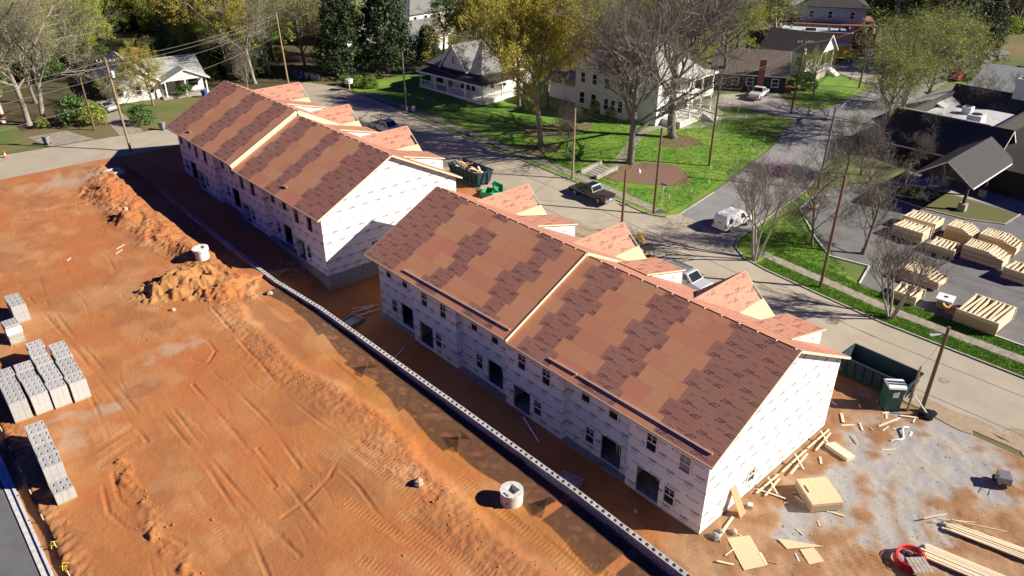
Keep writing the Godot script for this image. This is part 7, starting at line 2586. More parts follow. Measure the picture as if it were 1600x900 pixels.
	blk(o, "brick_base", -1.5, 15.5, 0, 4.2, -12, 2.6, "brick")
	blk(o, "wall", 0, 13, 4.2, 7.4, -11, 0, "siding_blue")
	hip(o, 0, 13, -11, 0, 7.4, 3.4, "shingle_black", 0.6)
	gable(o, -2, 5, -9, -3, 7.2, 2.2, true, "shingle_pale", "siding_blue", 0.3)
	wins(o, Vector3(0, 0, 0), X, Z, [[1.6, 5.0, 1.0, 1.6], [5.4, 5.0, 1.0, 1.6], [9.8, 5.0, 1.0, 1.6]])
	wins(o, Vector3(-1.5, 0, 2.6), X, Z, [[3.0, 1.4, 1.0, 1.4], [9.0, 1.4, 1.0, 1.4], [13.0, 1.4, 1.0, 1.4]])
	o = thing("fuel_tanks", "pair of pale round-topped units on the grass by the brick building", "utility unit", on(128.8, -51.0, 0), 0.3)
	for i in 2:
		g = G.new()
		g.tube(Vector3(i * 1.5, 0.7, -0.6), Vector3(i * 1.5, 0.7, 0.6), 0.65, 0.65, 14)
		part("drum", g, M.metal_white if i == 1 else M.metal_grey, o)
	# dark roofed hall with a covered entrance
	o = thing("dark_hall", "sprawling dark-roofed hall with a covered entrance on stone-based posts", "building", on(62.0, -6.2, 0), 0.0)
	for q in [[2.4, -2.7], [2.4, -7.0], [9.0, -2.7], [9.0, -7.0]]:
		blk(o, "pier", q[0] - 0.42, q[0] + 0.42, 0, 1.1, q[1] - 0.42, q[1] + 0.42, "concrete")
		var pg := G.new()
		pg.bar(Vector3(q[0], 1.1, q[1]), Vector3(q[0], 4.2, q[1]), 0.3, 0.3)
		part("entrance_post", pg, M.brick_dark, o)
	gable(o, 0.4, 13, -7.7, -2.0, 4.2, 2.0, true, "shingle_slate", "brick_dark", 0.5)
	blk(o, "entrance_ceiling", 0.5, 11.8, 4.05, 4.2, -7.6, -2.1, "brick_dark")
	blk(o, "wall", 11.8, 46, 0, 3.4, -6, 15, "brick_dark")
	hip(o, 11.8, 46, -6, 15, 3.4, 4.2, "shingle_black", 0.7)
	blk(o, "wall", 14, 20.5, 0, 3.4, -17.5, -6, "brick_dark")
	blk(o, "wall", 20.5, 40, 0, 3.4, -17.5, -6, "brick_dark")
	gable(o, 13.2, 20.5, -17.5, -4, 3.4, 3.2, false, "shingle_black", "brick_dark", 0.6)
	gable(o, 33.5, 41, -17.5, -4, 3.4, 3.2, false, "shingle_slate", "brick_dark", 0.4)
	blk(o, "flat_roof", 20.3, 33.6, 3.6, 4.6, -17.2, -6.5, "membrane")
	for q in [[17.2, 37, -17.8, -17.4], [17.2, 37, -6.5, -6.1]]: blk(o, "parapet", q[0], q[1], 3.4, 5.8, q[2], q[3], "shingle_black")
	g = G.new()
	g.bar(Vector3(16.9, 6.7, -17.6), Vector3(16.9, 6.7, -6.2), 0.2, 0.25)
	part("coping", g, M.concrete_pale, o)
	for q in [[23.0, -11.0, 2.2, 1.8, 1.4, "rooftop_unit"], [28.5, -13.5, 1.4, 1.2, 1.0, "rooftop_unit"], [36.5, -9.8, 2.0, 1.6, 4.4, "rooftop_unit"], [40.0, -3.4, 2.4, 2.0, 5.0, "rooftop_unit"], [44.0, 0.5, 2.2, 1.8, 4.6, "rooftop_unit"]]:
		var u := blk(o, "rooftop_unit", q[0], q[0] + q[2], 4.6, 4.6 + q[4], q[1], q[1] + q[3], "metal_white")
		var gg := G.new()
		gg.lathe(Vector3(q[0] + q[2] / 2, 4.6 + q[4], q[1] + q[3] / 2), [[q[3] * 0.35, 0], [q[3] * 0.35, 0.12], [0, 0.12]], 14)
		part("fan", gg, M.metal_dark, u)
	for q in [[22.0, 2.0, 6.6], [27.0, 1.0, 7.0], [32.0, -1.0, 6.4]]:
		g = G.new()
		g.lathe(Vector3(q[0], q[2] - 1.2, q[1]), [[0.12, 0], [0.12, 1.3], [0.25, 1.32], [0.2, 1.5], [0, 1.5]], 10)
		part("flue", g, M.metal_white, o)
	# entrance island
	g = G.new()
	sheet(V([[61, -17.5], [65.5, -18.4], [68, -12], [69, -4], [64.5, -4.2], [62.2, -7.6], [61.2, -11.5]]), 0.06, g, func(_x: float, _z: float) -> Color: return Color(0.12, 0.12, 0.045))
	struct("planting_island", g, M.lawn)
	g = G.new()
	edging(V([[61, -17.5], [61.2, -11.5], [62.2, -7.6], [64.5, -4.2], [69, -4]]), 0.15, 0.15, g)
	struct("kerb", g, M.concrete)
	g = G.new()
	sheet(V([[66.0, -17], [74, -15], [73.5, -3], [69.5, -3.5], [68.5, -12]]), 0.045, g)
	struct("entrance_drive", g, M.concrete)
	# far roofs on the right
	o = thing("grey_roof_house", "pale grey roofed building beyond the dark hall", "building", on(110, -19.5, 0), 0.0)
	blk(o, "wall", 0, 15, 0, 2.8, -6, 11, "siding_grey")
	gable(o, 0, 15, -6, 11, 2.8, 3.2, false, "shingle_pale", "siding_grey")
	wins(o, Vector3(0, 0, 0), -Z, -X, [[1, 1, 1.2, 1.4], [4, 1, 1.2, 1.4]])
	o = thing("grey_roof_house", "low blue-grey roofed shed between the bare shrubs and the dark hall", "building", on(92, -25.0, 0), 0.0)
	blk(o, "wall", 0, 12, 0, 2.8, -3, 4, "siding_grey")
	gable(o, 0, 12, -3, 4, 2.8, 1.4, true, "shingle_pale", "siding_grey")
	wins(o, Vector3(0, 0, 4), X, Z, [[2, 1, 1.2, 1.2], [7, 1, 1.2, 1.2]])

# ---------- trees and shrubs ----------
class Sprout:
	var wood := G.new()
	var twig := G.new()
	var leaf := G.new()
	var r := RandomNumberGenerator.new()
	var depth := 5
	var kids := [9, 6, 5, 5, 4]
	var ratio := [0.55, 0.52, 0.5, 0.5, 0.55]
	var droop := 0.0
	var up := 0.25
	var open := 0.8
	var leaf_size := 0.0
	var leaf_n := 0
	var bare_from := 0.35
	func grow(p: Vector3, d: Vector3, l: float, rad: float, lv: int) -> void:
		var segs: int = [5, 4, 3, 2, 2, 1][lv]
		var pts := [p]
		var q := p
		var dir := d
		for i in segs:
			var wob := 0.1 if lv == 0 else 0.26
			dir = (dir + Vector3(r.randf_range(-wob, wob), r.randf_range(-wob, wob) * 0.6 + up * 0.12 - droop * 0.1 * lv, r.randf_range(-wob, wob))).normalized()
			q += dir * (l / segs)
			pts.push_back(q)
		for i in segs:
			var ra := rad * lerpf(1.0, 0.45, float(i) / segs)
			var rb := rad * lerpf(1.0, 0.45, float(i + 1) / segs)
			if lv <= 2: wood.tube(pts[i], pts[i + 1], ra, rb, [9, 6, 4][lv], false)
			else: sliver(pts[i], pts[i + 1], ra, rb)
		if lv >= depth - 2 and leaf_n > 0:
			for k in leaf_n: leaf_at(pts[r.randi() % pts.size()] + Vector3(r.randfn(), r.randfn(), r.randfn()) * 0.16)
		if lv >= depth: return
		var n: int = kids[lv]
		for k in n:
			var f := lerpf(bare_from if lv == 0 else 0.25, 1.0, (k + r.randf() * 0.9) / n)
			var s := clampf(f * segs, 0.0, segs - 0.001)
			var i := int(s)
			var at: Vector3 = (pts[i] as Vector3).lerp(pts[i + 1], s - i)
			var along: Vector3 = (pts[i + 1] - pts[i]).normalized()
			var side := along.cross(Vector3(r.randfn(), r.randfn(), r.randfn())).normalized()
			var nd := (along * r.randf_range(0.35, 0.75) + side * open + Vector3.UP * up).normalized()
			var cr: float = rad * lerpf(1.0, 0.45, f) * r.randf_range(0.5, 0.72)
			if lv == 0: cr = rad * r.randf_range(0.32, 0.5)
			grow(at, nd, l * ratio[lv] * r.randf_range(0.7, 1.2) * (1.0 if lv > 0 else lerpf(1.15, 0.8, f)), maxf(cr, 0.009), lv + 1)
	func sliver(a: Vector3, b: Vector3, ra: float, rb: float) -> void:
		var d := (b - a).normalized()
		var s := d.cross(Vector3(r.randfn(), r.randfn(), r.randfn())).normalized()
		var u := d.cross(s)
		var v := [s, -s * 0.5 + u * 0.87, -s * 0.5 - u * 0.87]
		for i in 3:
			var m: Vector3 = v[i]
			var n: Vector3 = v[(i + 1) % 3]
			var nr := (m + n).normalized()
			twig.tri(a + m * ra, a + n * ra, b + n * rb, nr)
			if rb > 0.012: twig.tri(a + m * ra, b + n * rb, b + m * rb, nr)
	func leaf_at(p: Vector3) -> void:
		var n := Vector3(r.randfn(), absf(r.randfn()) + 0.3, r.randfn()).normalized()
		var s := n.cross(Vector3(r.randfn(), r.randfn(), r.randfn())).normalized()
		var t := n.cross(s)
		var k := leaf_size * r.randf_range(0.6, 1.3)
		leaf.tri(p - s * k * 0.5, p + t * k * 0.32, p + s * k * 0.5, n)
		leaf.tri(p - s * k * 0.5, p + s * k * 0.5, p - t * k * 0.32, n)
	func clump(c: Vector3, rad: Vector3, n: int) -> void:
		for i in n:
			var d := Vector3(r.randfn(), r.randfn(), r.randfn()).normalized() * pow(r.randf(), 0.4)
			leaf_at(c + d * rad)

var protos := {}

func make_tree(key: String, called: String, sd: int, h: float, d: Dictionary) -> void:
	var t := Sprout.new()
	t.r.seed = sd
	for k: String in d:
		if k in ["wood", "twig", "leaf", "stems", "dense", "trunk", "blossom"]: continue
		t.set(k, d[k])
	var tr: float = d.get("trunk", h * 0.018)
	var stems: int = d.get("stems", 1)
	for s in stems:
		var a := TAU * s / stems + t.r.randf()
		var lean := Vector3(cos(a), 0, sin(a)) * (0.32 if stems > 1 else 0.04)
		t.grow(Vector3(cos(a), 0, sin(a)) * (0.18 if stems > 1 else 0.0), (Vector3.UP + lean).normalized(), h * (0.62 if not d.has("dense") else 0.92), tr, 0)
	if stems == 1:
		# root flare
		t.wood.tube(Vector3(0, -0.2, 0), Vector3(0, 0.6, 0), tr * 1.7, tr * 1.02, 9, false)
	if d.has("dense"):
		# foliage in clumps through the volume
		var q: Dictionary = d.dense
		for i in int(q.n):
			var f := pow(t.r.randf(), 0.8)
			var y := lerpf(q.y0, q.y1, f)
			var rr: float = q.r * (pow(1.0 - f, q.p) * 0.92 + 0.1)
			var a := t.r.randf() * TAU
			var k := rr * sqrt(t.r.randf_range(0.25, 1.0))
			var s: float = q.s * t.r.randf_range(0.6, 1.3)
			t.clump(Vector3(cos(a) * k, y, sin(a) * k), Vector3(s, s * 0.7, s), int(q.leaves))
	if d.has("blossom"):
		t.leaf_size = 0.07
		for i in 42: t.clump(Vector3(t.r.randf_range(-1.6, 1.6), h * t.r.randf_range(0.86, 0.98), t.r.randf_range(-1.6, 1.6)), Vector3(0.35, 0.25, 0.35), 16)
	protos[key] = [called, t.wood.mesh(), t.twig.mesh(), t.leaf.mesh() if not t.leaf.v.is_empty() else null, d.get("wood", "bark_grey"), d.get("twig", "twig_grey"), d.get("leaf", "leaf_pink" if d.has("blossom") else "leaf_gold")]

func tree(key: String, x: float, z: float, sc: float, label: String, group := "", turn := 0.0, leaf := "", dy := -0.05, category := "tree") -> Node3D:
	var p: Array = protos[key]
	var o := thing(p[0], label, category, on(x, z, dy), turn, group)
	o.scale = Vector3.ONE * sc
	part("trunk", p[1], M[p[4]], o)
	var c: MeshInstance3D
	if (p[2] as ArrayMesh).get_surface_count() > 0:
		c = part("crown", p[2], M[p[5]], o)
		if p[3] != null: part("leaves", p[3], M[p[6] if leaf == "" else leaf], c)
	elif p[3] != null: part("crown", p[3], M[p[6] if leaf == "" else leaf], o)
	return o

const FOREST := [[-15.6, -131.5, "l", 0.97], [-11.4, -127.5, "v", 0.89], [-13.0, -141.5, "o", 1.15], [-7.7, -136.2, "g", 1.04], [-3.7, -132.2, "g", 1.01], [23.4, -112.5, "g", 1.08], [-12.6, -152.2, "b", 1.09], [-8.2, -149.4, "g", 1.06], [-2.7, -144.6, "g", 0.97], [4.1, -142.9, "b", 0.82], [21.6, -124.7, "g", 1.05], [25.7, -120.1, "o", 1.02], [-9.3, -164.5, "v", 1.01], [-2.9, -161.5, "b", 1.0], [6.7, -151.7, "o", 1.01], [27.4, -130.2, "l", 1.09], [34.9, -122.8, "g", 0.96], [-7.9, -178.1, "b", 1.06], [-4.3, -170.1, "d", 0.89], [3.2, -163.8, "g", 1.13], [8.1, -158.5, "v", 1.1], [31.5, -143.5, "l", 0.99], [39.9, -134.7, "v", 1.11], [-7.5, -184.0, "v", 0.99], [-2.8, -187.1, "o", 0.86], [1.5, -182.4, "v", 0.86], [8.2, -173.7, "g", 1.05], [12.4, -164.7, "o", 0.94], [40.7, -148.5, "g", 0.91], [48.8, -140.6, "g", 0.86], [-5.0, -193.4, "o", 1.07], [5.8, -185.8, "o", 0.87], [13.1, -184.7, "l", 1.09], [17.0, -181.0, "g", 1.11], [19.3, -173.8, "o", 0.9], [27.0, -168.6, "o", 0.99], [32.8, -163.0, "o", 1.04], [35.8, -157.3, "o", 0.87], [46.8, -154.9, "b", 1.06], [56.9, -142.0, "v", 0.95], [88.9, -119.0, "g", 0.97], [99.3, -109.3, "o", 0.96], [106.9, -100.7, "l", 1.13], [110.2, -92.4, "l", 0.93], [121.3, -89.7, "l", 1.08], [129.9, -84.2, "g", 0.86], [172.1, -51.9, "o", 0.81], [180.6, -46.6, "d", 1.13], [180.7, -40.6, "b", 0.99], [190.1, -40.0, "d", 1.11], [-1.3, -200.4, "o", 0.93], [4.4, -195.1, "g", 0.96], [10.3, -196.5, "o", 0.85], [14.4, -189.8, "l", 1.09], [24.2, -180.8, "d", 1.07], [31.0, -178.0, "o", 0.93], [32.9, -169.2, "g", 0.96], [40.2, -169.0, "o", 0.91], [43.4, -159.4, "g", 1.01], [54.5, -160.0, "o", 1.14], [59.7, -149.7, "v", 0.84], [67.3, -139.1, "d", 0.82], [72.9, -138.5, "v", 1.0], [89.0, -125.6, "o", 0.82], [95.6, -122.6, "o", 1.11], [104.3, -116.2, "g", 0.9], [127.1, -95.8, "g", 0.84], [130.0, -91.0, "g", 1.0], [187.1, -47.9, "o", 1.01], [194.8, -43.1, "b", 1.01], [202.4, -35.8, "b", 1.1], [0.8, -215.3, "d", 0.86], [6.5, -211.0, "g", 0.89], [12.4, -205.2, "g", 0.99], [21.3, -193.1, "o", 0.99], [27.1, -191.9, "o", 0.93], [33.3, -185.6, "o", 0.97], [42.2, -182.1, "g", 0.94], [44.0, -172.6, "l", 0.97], [52.8, -173.0, "g", 0.85], [54.5, -167.4, "g", 0.81], [62.4, -160.5, "i", 1.09], [65.3, -150.7, "d", 1.0], [74.8, -149.7, "d", 1.09], [83.8, -144.6, "i", 0.93], [90.4, -137.2, "v", 1.02], [97.4, -128.3, "b", 0.82], [101.0, -121.8, "g", 0.91], [110.0, -115.6, "l", 1.11], [116.1, -113.4, "g", 1.12], [123.2, -109.4, "o", 0.88], [142.5, -94.0, "o", 1.0], [144.3, -88.8, "l", 0.96], [153.7, -77.6, "b", 1.13], [169.0, -73.5, "l", 0.89], [173.3, -65.3, "d", 0.94], [182.4, -64.0, "l", 0.82], [186.2, -55.6, "l", 0.95], [194.2, -54.9, "d", 1.08], [200.6, -50.5, "o", 1.01], [209.0, -45.1, "b", 0.82], [211.0, -37.4, "o", 0.89], [12.5, -212.7, "o", 0.92], [18.2, -202.8, "o", 0.85], [26.9, -201.4, "g", 1.09], [35.9, -194.4, "d", 0.99], [48.9, -186.9, "g", 0.95], [54.7, -179.4, "l", 1.0], [60.2, -175.6, "g", 1.12], [64.4, -166.1, "o", 0.99], [68.4, -160.2, "d", 0.87], [77.8, -159.3, "v", 0.84], [79.6, -152.5, "i", 0.82], [85.5, -150.6, "d", 0.87], [91.2, -144.7, "i", 1.14], [102.9, -136.4, "l", 1.06], [114.5, -128.1, "b", 0.88], [125.2, -118.4, "g", 1.15], [132.6, -107.4, "o", 0.89], [139.2, -101.8, "g", 0.81], [149.1, -101.1, "o", 0.98], [151.4, -88.5, "l", 0.89], [158.9, -85.9, "l", 0.87], [160.1, -79.8, "g", 0.95], [175.9, -78.0, "o", 0.89], [181.2, -74.6, "b", 0.8], [208.6, -50.4, "b", 0.84], [221.2, -43.0, "l", 1.13], [2.5, -229.0, "l", 1.08], [11.0, -225.8, "o", 1.03], [18.3, -222.5, "l", 0.92], [22.2, -212.4, "l", 0.93], [31.9, -208.9, "g", 0.91], [47.5, -192.0, "o", 0.86], [67.5, -180.6, "v", 1.12], [68.3, -170.3, "o", 0.97], [82.7, -161.4, "d", 1.14], [89.0, -160.5, "v", 1.06], [98.0, -151.7, "d", 0.91], [101.0, -143.8, "i", 1.04], [107.8, -139.1, "o", 0.95], [107.6, -132.0, "g", 1.06], [120.2, -125.3, "o", 0.97], [128.5, -122.6, "l", 1.15], [137.0, -111.5, "g", 0.89], [156.1, -104.2, "o", 0.93], [162.5, -95.8, "l", 1.11], [170.5, -92.6, "b", 1.01], [170.0, -86.9, "o", 1.01], [181.0, -83.7, "o", 1.12], [188.0, -67.6, "b", 0.84], [193.2, -64.3, "o", 1.12], [207.1, -63.9, "o", 0.97], [210.3, -57.3, "d", 1.01], [222.4, -52.5, "o", 0.89], [5.5, -240.7, "l", 1.09], [6.3, -234.1, "g", 0.9], [22.3, -229.9, "l", 0.9], [39.9, -203.0, "v", 1.12], [45.2, -200.8, "o", 1.05], [57.4, -190.9, "b", 1.11], [62.3, -193.2, "o", 1.07], [69.7, -188.3, "o", 0.9], [72.4, -175.2, "v", 0.86], [88.6, -168.5, "v", 1.1], [95.1, -158.7, "o", 0.99], [104.3, -157.8, "v", 1.14], [117.6, -143.2, "g", 1.09], [117.7, -133.8, "g", 1.14], [123.5, -132.3, "l", 1.06], [141.0, -119.1, "b", 1.03], [146.2, -121.2, "l", 0.81], [145.8, -112.9, "l", 0.91], [149.4, -106.4, "l", 1.04], [160.0, -108.8, "g", 0.88], [170.5, -101.2, "g", 0.98], [190.4, -76.0, "b", 0.9], [197.2, -71.9, "b", 0.83], [224.9, -60.8, "b", 0.95], [241.9, -47.0, "l", 1.07], [21.2, -236.9, "d", 1.05], [25.5, -225.0, "b", 1.13], [31.4, -230.5, "o", 0.9], [36.1, -217.2, "g", 0.91], [41.6, -215.6, "g", 0.91], [48.9, -208.9, "v", 0.91], [59.7, -201.8, "l", 0.99], [67.9, -201.8, "o", 0.86], [78.9, -183.9, "v", 0.88], [88.7, -181.7, "v", 0.92], [91.7, -175.7, "o", 0.95], [99.2, -174.0, "v", 0.81], [110.2, -158.3, "d", 0.86], [118.0, -156.8, "o", 1.04], [121.7, -150.9, "o", 0.81], [124.8, -146.3, "l", 1.11], [128.5, -134.1, "l", 1.14], [132.4, -130.4, "l", 0.9], [143.1, -130.3, "l", 1.03], [153.9, -124.1, "g", 1.14], [159.1, -114.9, "g", 1.11], [176.2, -99.1, "l", 1.09], [186.6, -96.0, "o", 1.03], [199.1, -88.3, "b", 0.9], [198.0, -78.3, "l", 1.05], [203.5, -77.0, "d", 1.03], [216.2, -74.2, "l", 0.96], [230.1, -60.1, "o", 1.1], [236.3, -53.0, "l", 0.91], [5.1, -258.5, "b", 1.08], [10.8, -253.3, "o", 0.88], [18.3, -249.6, "v", 0.83], [28.5, -250.9, "v", 1.1], [32.1, -240.2, "o", 0.91], [38.9, -235.5, "o", 1.1], [45.5, -232.7, "v", 1.07], [48.9, -223.4, "l", 0.99], [56.9, -214.8, "g", 1.02], [64.0, -212.7, "l", 0.8], [72.5, -208.5, "l", 0.92], [82.8, -201.9, "o", 0.96], [93.6, -186.5, "d", 0.83], [108.4, -177.7, "d", 0.92], [111.5, -169.3, "v", 0.88], [126.2, -161.2, "l", 1.11], [131.4, -157.9, "g", 0.84], [132.5, -144.4, "o", 0.99], [142.3, -138.9, "o", 1.13], [148.2, -138.2, "l", 0.84], [168.2, -124.9, "g", 0.83], [167.1, -115.5, "o", 0.81], [175.1, -109.6, "o", 0.83], [194.8, -106.9, "l", 0.91], [204.6, -91.8, "b", 1.08], [217.7, -88.4, "b", 0.81], [214.1, -80.1, "d", 1.1], [227.5, -70.8, "l", 0.92], [240.1, -67.3, "b", 0.91], [244.3, -61.6, "o", 0.94], [249.0, -57.9, "b", 0.94], [10.9, -270.0, "o", 0.99], [16.5, -272.1, "l", 0.94], [24.6, -257.6, "b", 0.85], [33.7, -252.0, "o", 1.01], [41.4, -246.6, "o", 0.99], [51.3, -240.5, "l", 1.02], [57.0, -239.3, "o", 1.01], [62.9, -227.2, "l", 0.96], [69.1, -219.0, "o", 1.0], [79.2, -217.8, "g", 1.06], [84.5, -211.7, "o", 0.85], [90.9, -197.8, "o", 0.98], [97.0, -199.1, "v", 0.81], [106.1, -191.1, "o", 0.84], [108.1, -183.2, "i", 0.84], [114.1, -174.0, "v", 1.06], [129.0, -178.0, "d", 1.03], [132.3, -165.9, "l", 0.93], [136.7, -154.4, "g", 0.83], [148.5, -150.0, "o", 0.8], [157.0, -147.9, "o", 1.03], [160.3, -142.4, "b", 0.83], [161.5, -133.3, "l", 0.91], [181.1, -131.9, "b", 0.92], [175.6, -121.7, "o", 1.09], [192.3, -120.5, "l", 0.93], [199.2, -116.3, "g", 0.83], [207.9, -104.7, "o", 0.96], [219.6, -100.6, "b", 1.11], [225.9, -92.2, "d", 0.86], [230.5, -79.9, "b", 1.05], [247.0, -76.9, "b", 1.08], [257.4, -71.9, "o", 1.05], [260.6, -66.5, "b", 0.96], [272.7, -57.5, "l", 1.0], [14.5, -293.3, "l", 1.04], [22.1, -273.9, "g", 1.08], [32.2, -277.4, "b", 0.92], [36.4, -269.2, "d", 0.8], [44.9, -260.9, "l", 0.96], [51.6, -259.8, "g", 1.01], [65.7, -235.7, "l", 1.1], [77.6, -234.8, "o", 1.1], [84.5, -223.8, "g", 0.9], [91.7, -213.8, "v", 1.13], [105.7, -212.2, "v", 0.9], [107.6, -199.2, "v", 0.8], [115.5, -195.3, "i", 0.85], [126.9, -196.8, "v", 0.84], [122.8, -182.2, "o", 0.94], [135.8, -178.2, "b", 0.91], [144.5, -176.2, "l", 1.0], [145.4, -163.8, "g", 1.03], [153.8, -157.6, "g", 0.96], [177.0, -152.9, "g", 0.91], [185.6, -145.3, "o", 1.07], [189.1, -136.4, "g", 0.97], [197.5, -129.1, "g", 1.12], [210.3, -120.7, "g", 0.81], [216.0, -111.8, "o", 1.04], [224.5, -106.2, "d", 1.09], [237.7, -101.1, "o", 1.09], [243.9, -94.3, "o", 0.89], [246.6, -82.1, "d", 1.01], [271.8, -70.8, "o", 1.12], [274.8, -64.0, "d", 1.04]]

func build_trees() -> void:
	make_tree("oak", "oak_tree", 101, 24.0, {"kids": [12, 8, 6, 6, 4], "trunk": 0.62, "up": 0.3, "open": 0.8, "bare_from": 0.32, "ratio": [0.82, 0.58, 0.52, 0.5, 0.55], "twig": "twig_grey"})
	make_tree("bare", "bare_tree", 102, 19.0, {"kids": [11, 7, 6, 5, 4], "trunk": 0.36, "up": 0.28, "open": 0.85, "ratio": [0.68, 0.55, 0.52, 0.5, 0.55], "wood": "bark_pale", "twig": "twig_pale", "leaf_n": 1, "leaf_size": 0.11, "leaf": "leaf_olive"})
	make_tree("bare2", "bare_tree", 103, 17.0, {"kids": [10, 7, 6, 5, 4], "trunk": 0.3, "up": 0.3, "open": 0.85, "bare_from": 0.25, "ratio": [0.7, 0.55, 0.52, 0.5, 0.55], "twig": "twig_brown", "leaf_n": 2, "leaf_size": 0.13, "leaf": "leaf_russet"})
	make_tree("gold", "budding_tree", 104, 19.0, {"kids": [11, 7, 5, 4, 3], "trunk": 0.34, "up": 0.28, "open": 0.85, "ratio": [0.68, 0.55, 0.52, 0.5, 0.55], "leaf_n": 8, "leaf_size": 0.17, "leaf": "leaf_gold", "twig": "twig_brown"})
	make_tree("gold2", "budding_tree", 105, 16.0, {"kids": [10, 7, 5, 4, 3], "trunk": 0.28, "up": 0.2, "open": 0.95, "bare_from": 0.22, "ratio": [0.75, 0.58, 0.52, 0.5, 0.55], "leaf_n": 6, "leaf_size": 0.155, "leaf": "leaf_lime", "twig": "twig_grey"})
	make_tree("lime", "budding_tree", 115, 15.0, {"kids": [11, 7, 5, 4, 4], "trunk": 0.3, "up": 0.22, "open": 0.95, "bare_from": 0.2, "ratio": [0.8, 0.6, 0.54, 0.5, 0.55], "leaf_n": 2, "leaf_size": 0.14, "leaf": "leaf_lime", "twig": "twig_grey"})
	make_tree("dark", "evergreen_tree", 106, 15.0, {"kids": [12, 4, 0], "depth": 2, "trunk": 0.25, "leaf_size": 0.44, "leaf": "leaf_dark", "dense": {"n": 380, "y0": 0.8, "y1": 14.4, "r": 5.2, "p": 0.55, "s": 1.05, "leaves": 44}})
	make_tree("pine", "evergreen_tree", 107, 17.0, {"kids": [12, 4, 0], "depth": 2, "trunk": 0.26, "leaf_size": 0.4, "leaf": "leaf_pine", "dense": {"n": 290, "y0": 1.6, "y1": 16.6, "r": 4.5, "p": 0.75, "s": 1.0, "leaves": 40}})
	make_tree("ivy", "leafy_tree", 108, 15.0, {"kids": [10, 6, 5, 0], "depth": 3, "trunk": 0.26, "leaf_size": 0.36, "leaf": "leaf_ivy", "leaf_n": 3, "dense": {"n": 120, "y0": 2.0, "y1": 14.0, "r": 3.6, "p": 0.4, "s": 0.95, "leaves": 36}})
	make_tree("crape", "crape_myrtle", 109, 8.5, {"stems": 5, "kids": [6, 5, 5, 4, 3], "trunk": 0.12, "up": 0.42, "open": 0.6, "bare_from": 0.45, "wood": "bark_pale", "twig": "twig_pale"})
	make_tree("pink", "redbud_tree", 110, 9.5, {"stems": 4, "kids": [6, 5, 5, 4, 3], "trunk": 0.12, "up": 0.42, "open": 0.62, "bare_from": 0.45, "wood": "bark_pale", "twig": "twig_pale", "leaf_n": 0, "blossom": true})
	make_tree("thicket", "bare_tree", 111, 8.0, {"kids": [9, 7, 6, 5, 4], "trunk": 0.16, "up": 0.3, "open": 0.85, "bare_from": 0.15, "ratio": [0.75, 0.6, 0.55, 0.5, 0.5], "twig": "twig_grey"})
	make_tree("shrub", "round_shrub", 112, 2.2, {"kids": [8, 4, 0], "depth": 2, "trunk": 0.06, "bare_from": 0.1, "leaf_size": 0.2, "leaf": "leaf_green", "dense": {"n": 46, "y0": 0.3, "y1": 2.0, "r": 1.35, "p": 0.4, "s": 0.42, "leaves": 40}})
	make_tree("hedge", "clipped_hedge", 113, 2.2, {"kids": [8, 4, 0], "depth": 2, "trunk": 0.06, "bare_from": 0.1, "leaf_size": 0.15, "leaf": "leaf_hedge", "dense": {"n": 70, "y0": 0.25, "y1": 1.8, "r": 1.4, "p": 0.22, "s": 0.38, "leaves": 60}})
	# the trees that stand out
	tree("oak", 56.1, -45.0, 1.0, "massive bare oak with a flared trunk in a mulch ring before the large white house", "", 0.7)
	tree("oak", 43.6, -42.1, 0.8, "grey bare tree with low crooked limbs beside the garden path", "", 2.9)
	tree("gold", 38.8, -53.7, 1.15, "tall tree in rust-gold bud on the lawn near the street", "", 1.1)
	tree("gold", 52.0, -66.0, 0.95, "golden budding tree between the porch house and the large white house", "", 3.3, "leaf_russet")
	tree("thicket", 40.0, -50.0, 0.75, "low tangled bare tree beneath the rust-gold one", "", 0.4)
	tree("bare", -10.6, -107.2, 1.12, "tall pale twin-limbed bare tree beside the cut-off white house", "", 0.2)
	tree("bare", -8.9, -106.2, 1.0, "ivy-footed bare tree leaning over the far driveway", "", 2.0)
	tree("gold2", 6.1, -105.6, 0.6, "slim tree in yellow bud right before the grey-roofed bungalow", "", 1.0, "leaf_gold")
	tree("dark", 38.2, -103.2, 1.0, "broad dark magnolia by the street bend with the bins at its foot", "", 0.0)
	tree("dark", 45.4, -100.0, 1.08, "broad dark magnolia behind the clipped hedge", "", 2.0)
	tree("dark", 51.5, -96.0, 0.55, "small dark evergreen beside the low grey-gabled house", "", 1.0)
	tree("pine", 24.5, -112.0, 0.62, "dark evergreen in the shade beyond the street bend", "", 0.5)
	tree("bare", 24.0, -108.5, 0.85, "pale bare tree with drooping twigs behind the far block", "", 4.0)
	tree("thicket", 21.5, -106.0, 0.85, "pale twiggy thicket at the street bend behind the far block", "", 1.0)
	tree("pink", 33.9, -17.6, 1.18, "pale multi-stemmed tree at the street corner by the white van", "", 0.6)
	tree("crape", 34.3, -3.9, 1.0, "white-stemmed spreading tree on the verge before the broad truss stack", "", 1.9)
	tree("thicket", 44.2, -11.2, 1.2, "wide grey bare tree at the car park kerb by the tall rust-brown pole", "", 0.0)
	tree("thicket", 41.6, -15.6, 1.1, "smaller bare tree on the dark grass behind the street corner", "", 2.4)
	tree("thicket", 62.5, -22.4, 0.9, "bare tree on the grass wedge at the car park entrance", "", 1.0)
	tree("thicket", 65.0, -21.5, 0.95, "ivy-stemmed bare tree at the car park entrance", "", 3.0)
	tree("thicket", 59.0, -24.0, 0.7, "small bare tree beside the pole with the tilted lamp", "", 5.0)
	tree("lime", 88.6, -27.0, 1.15, "wide lime-budding tree with a dark trunk beside the dark hall", "", 1.0)
	tree("lime", 81.5, -26.0, 0.95, "lime-budding tree nearest the side street", "", 3.6)
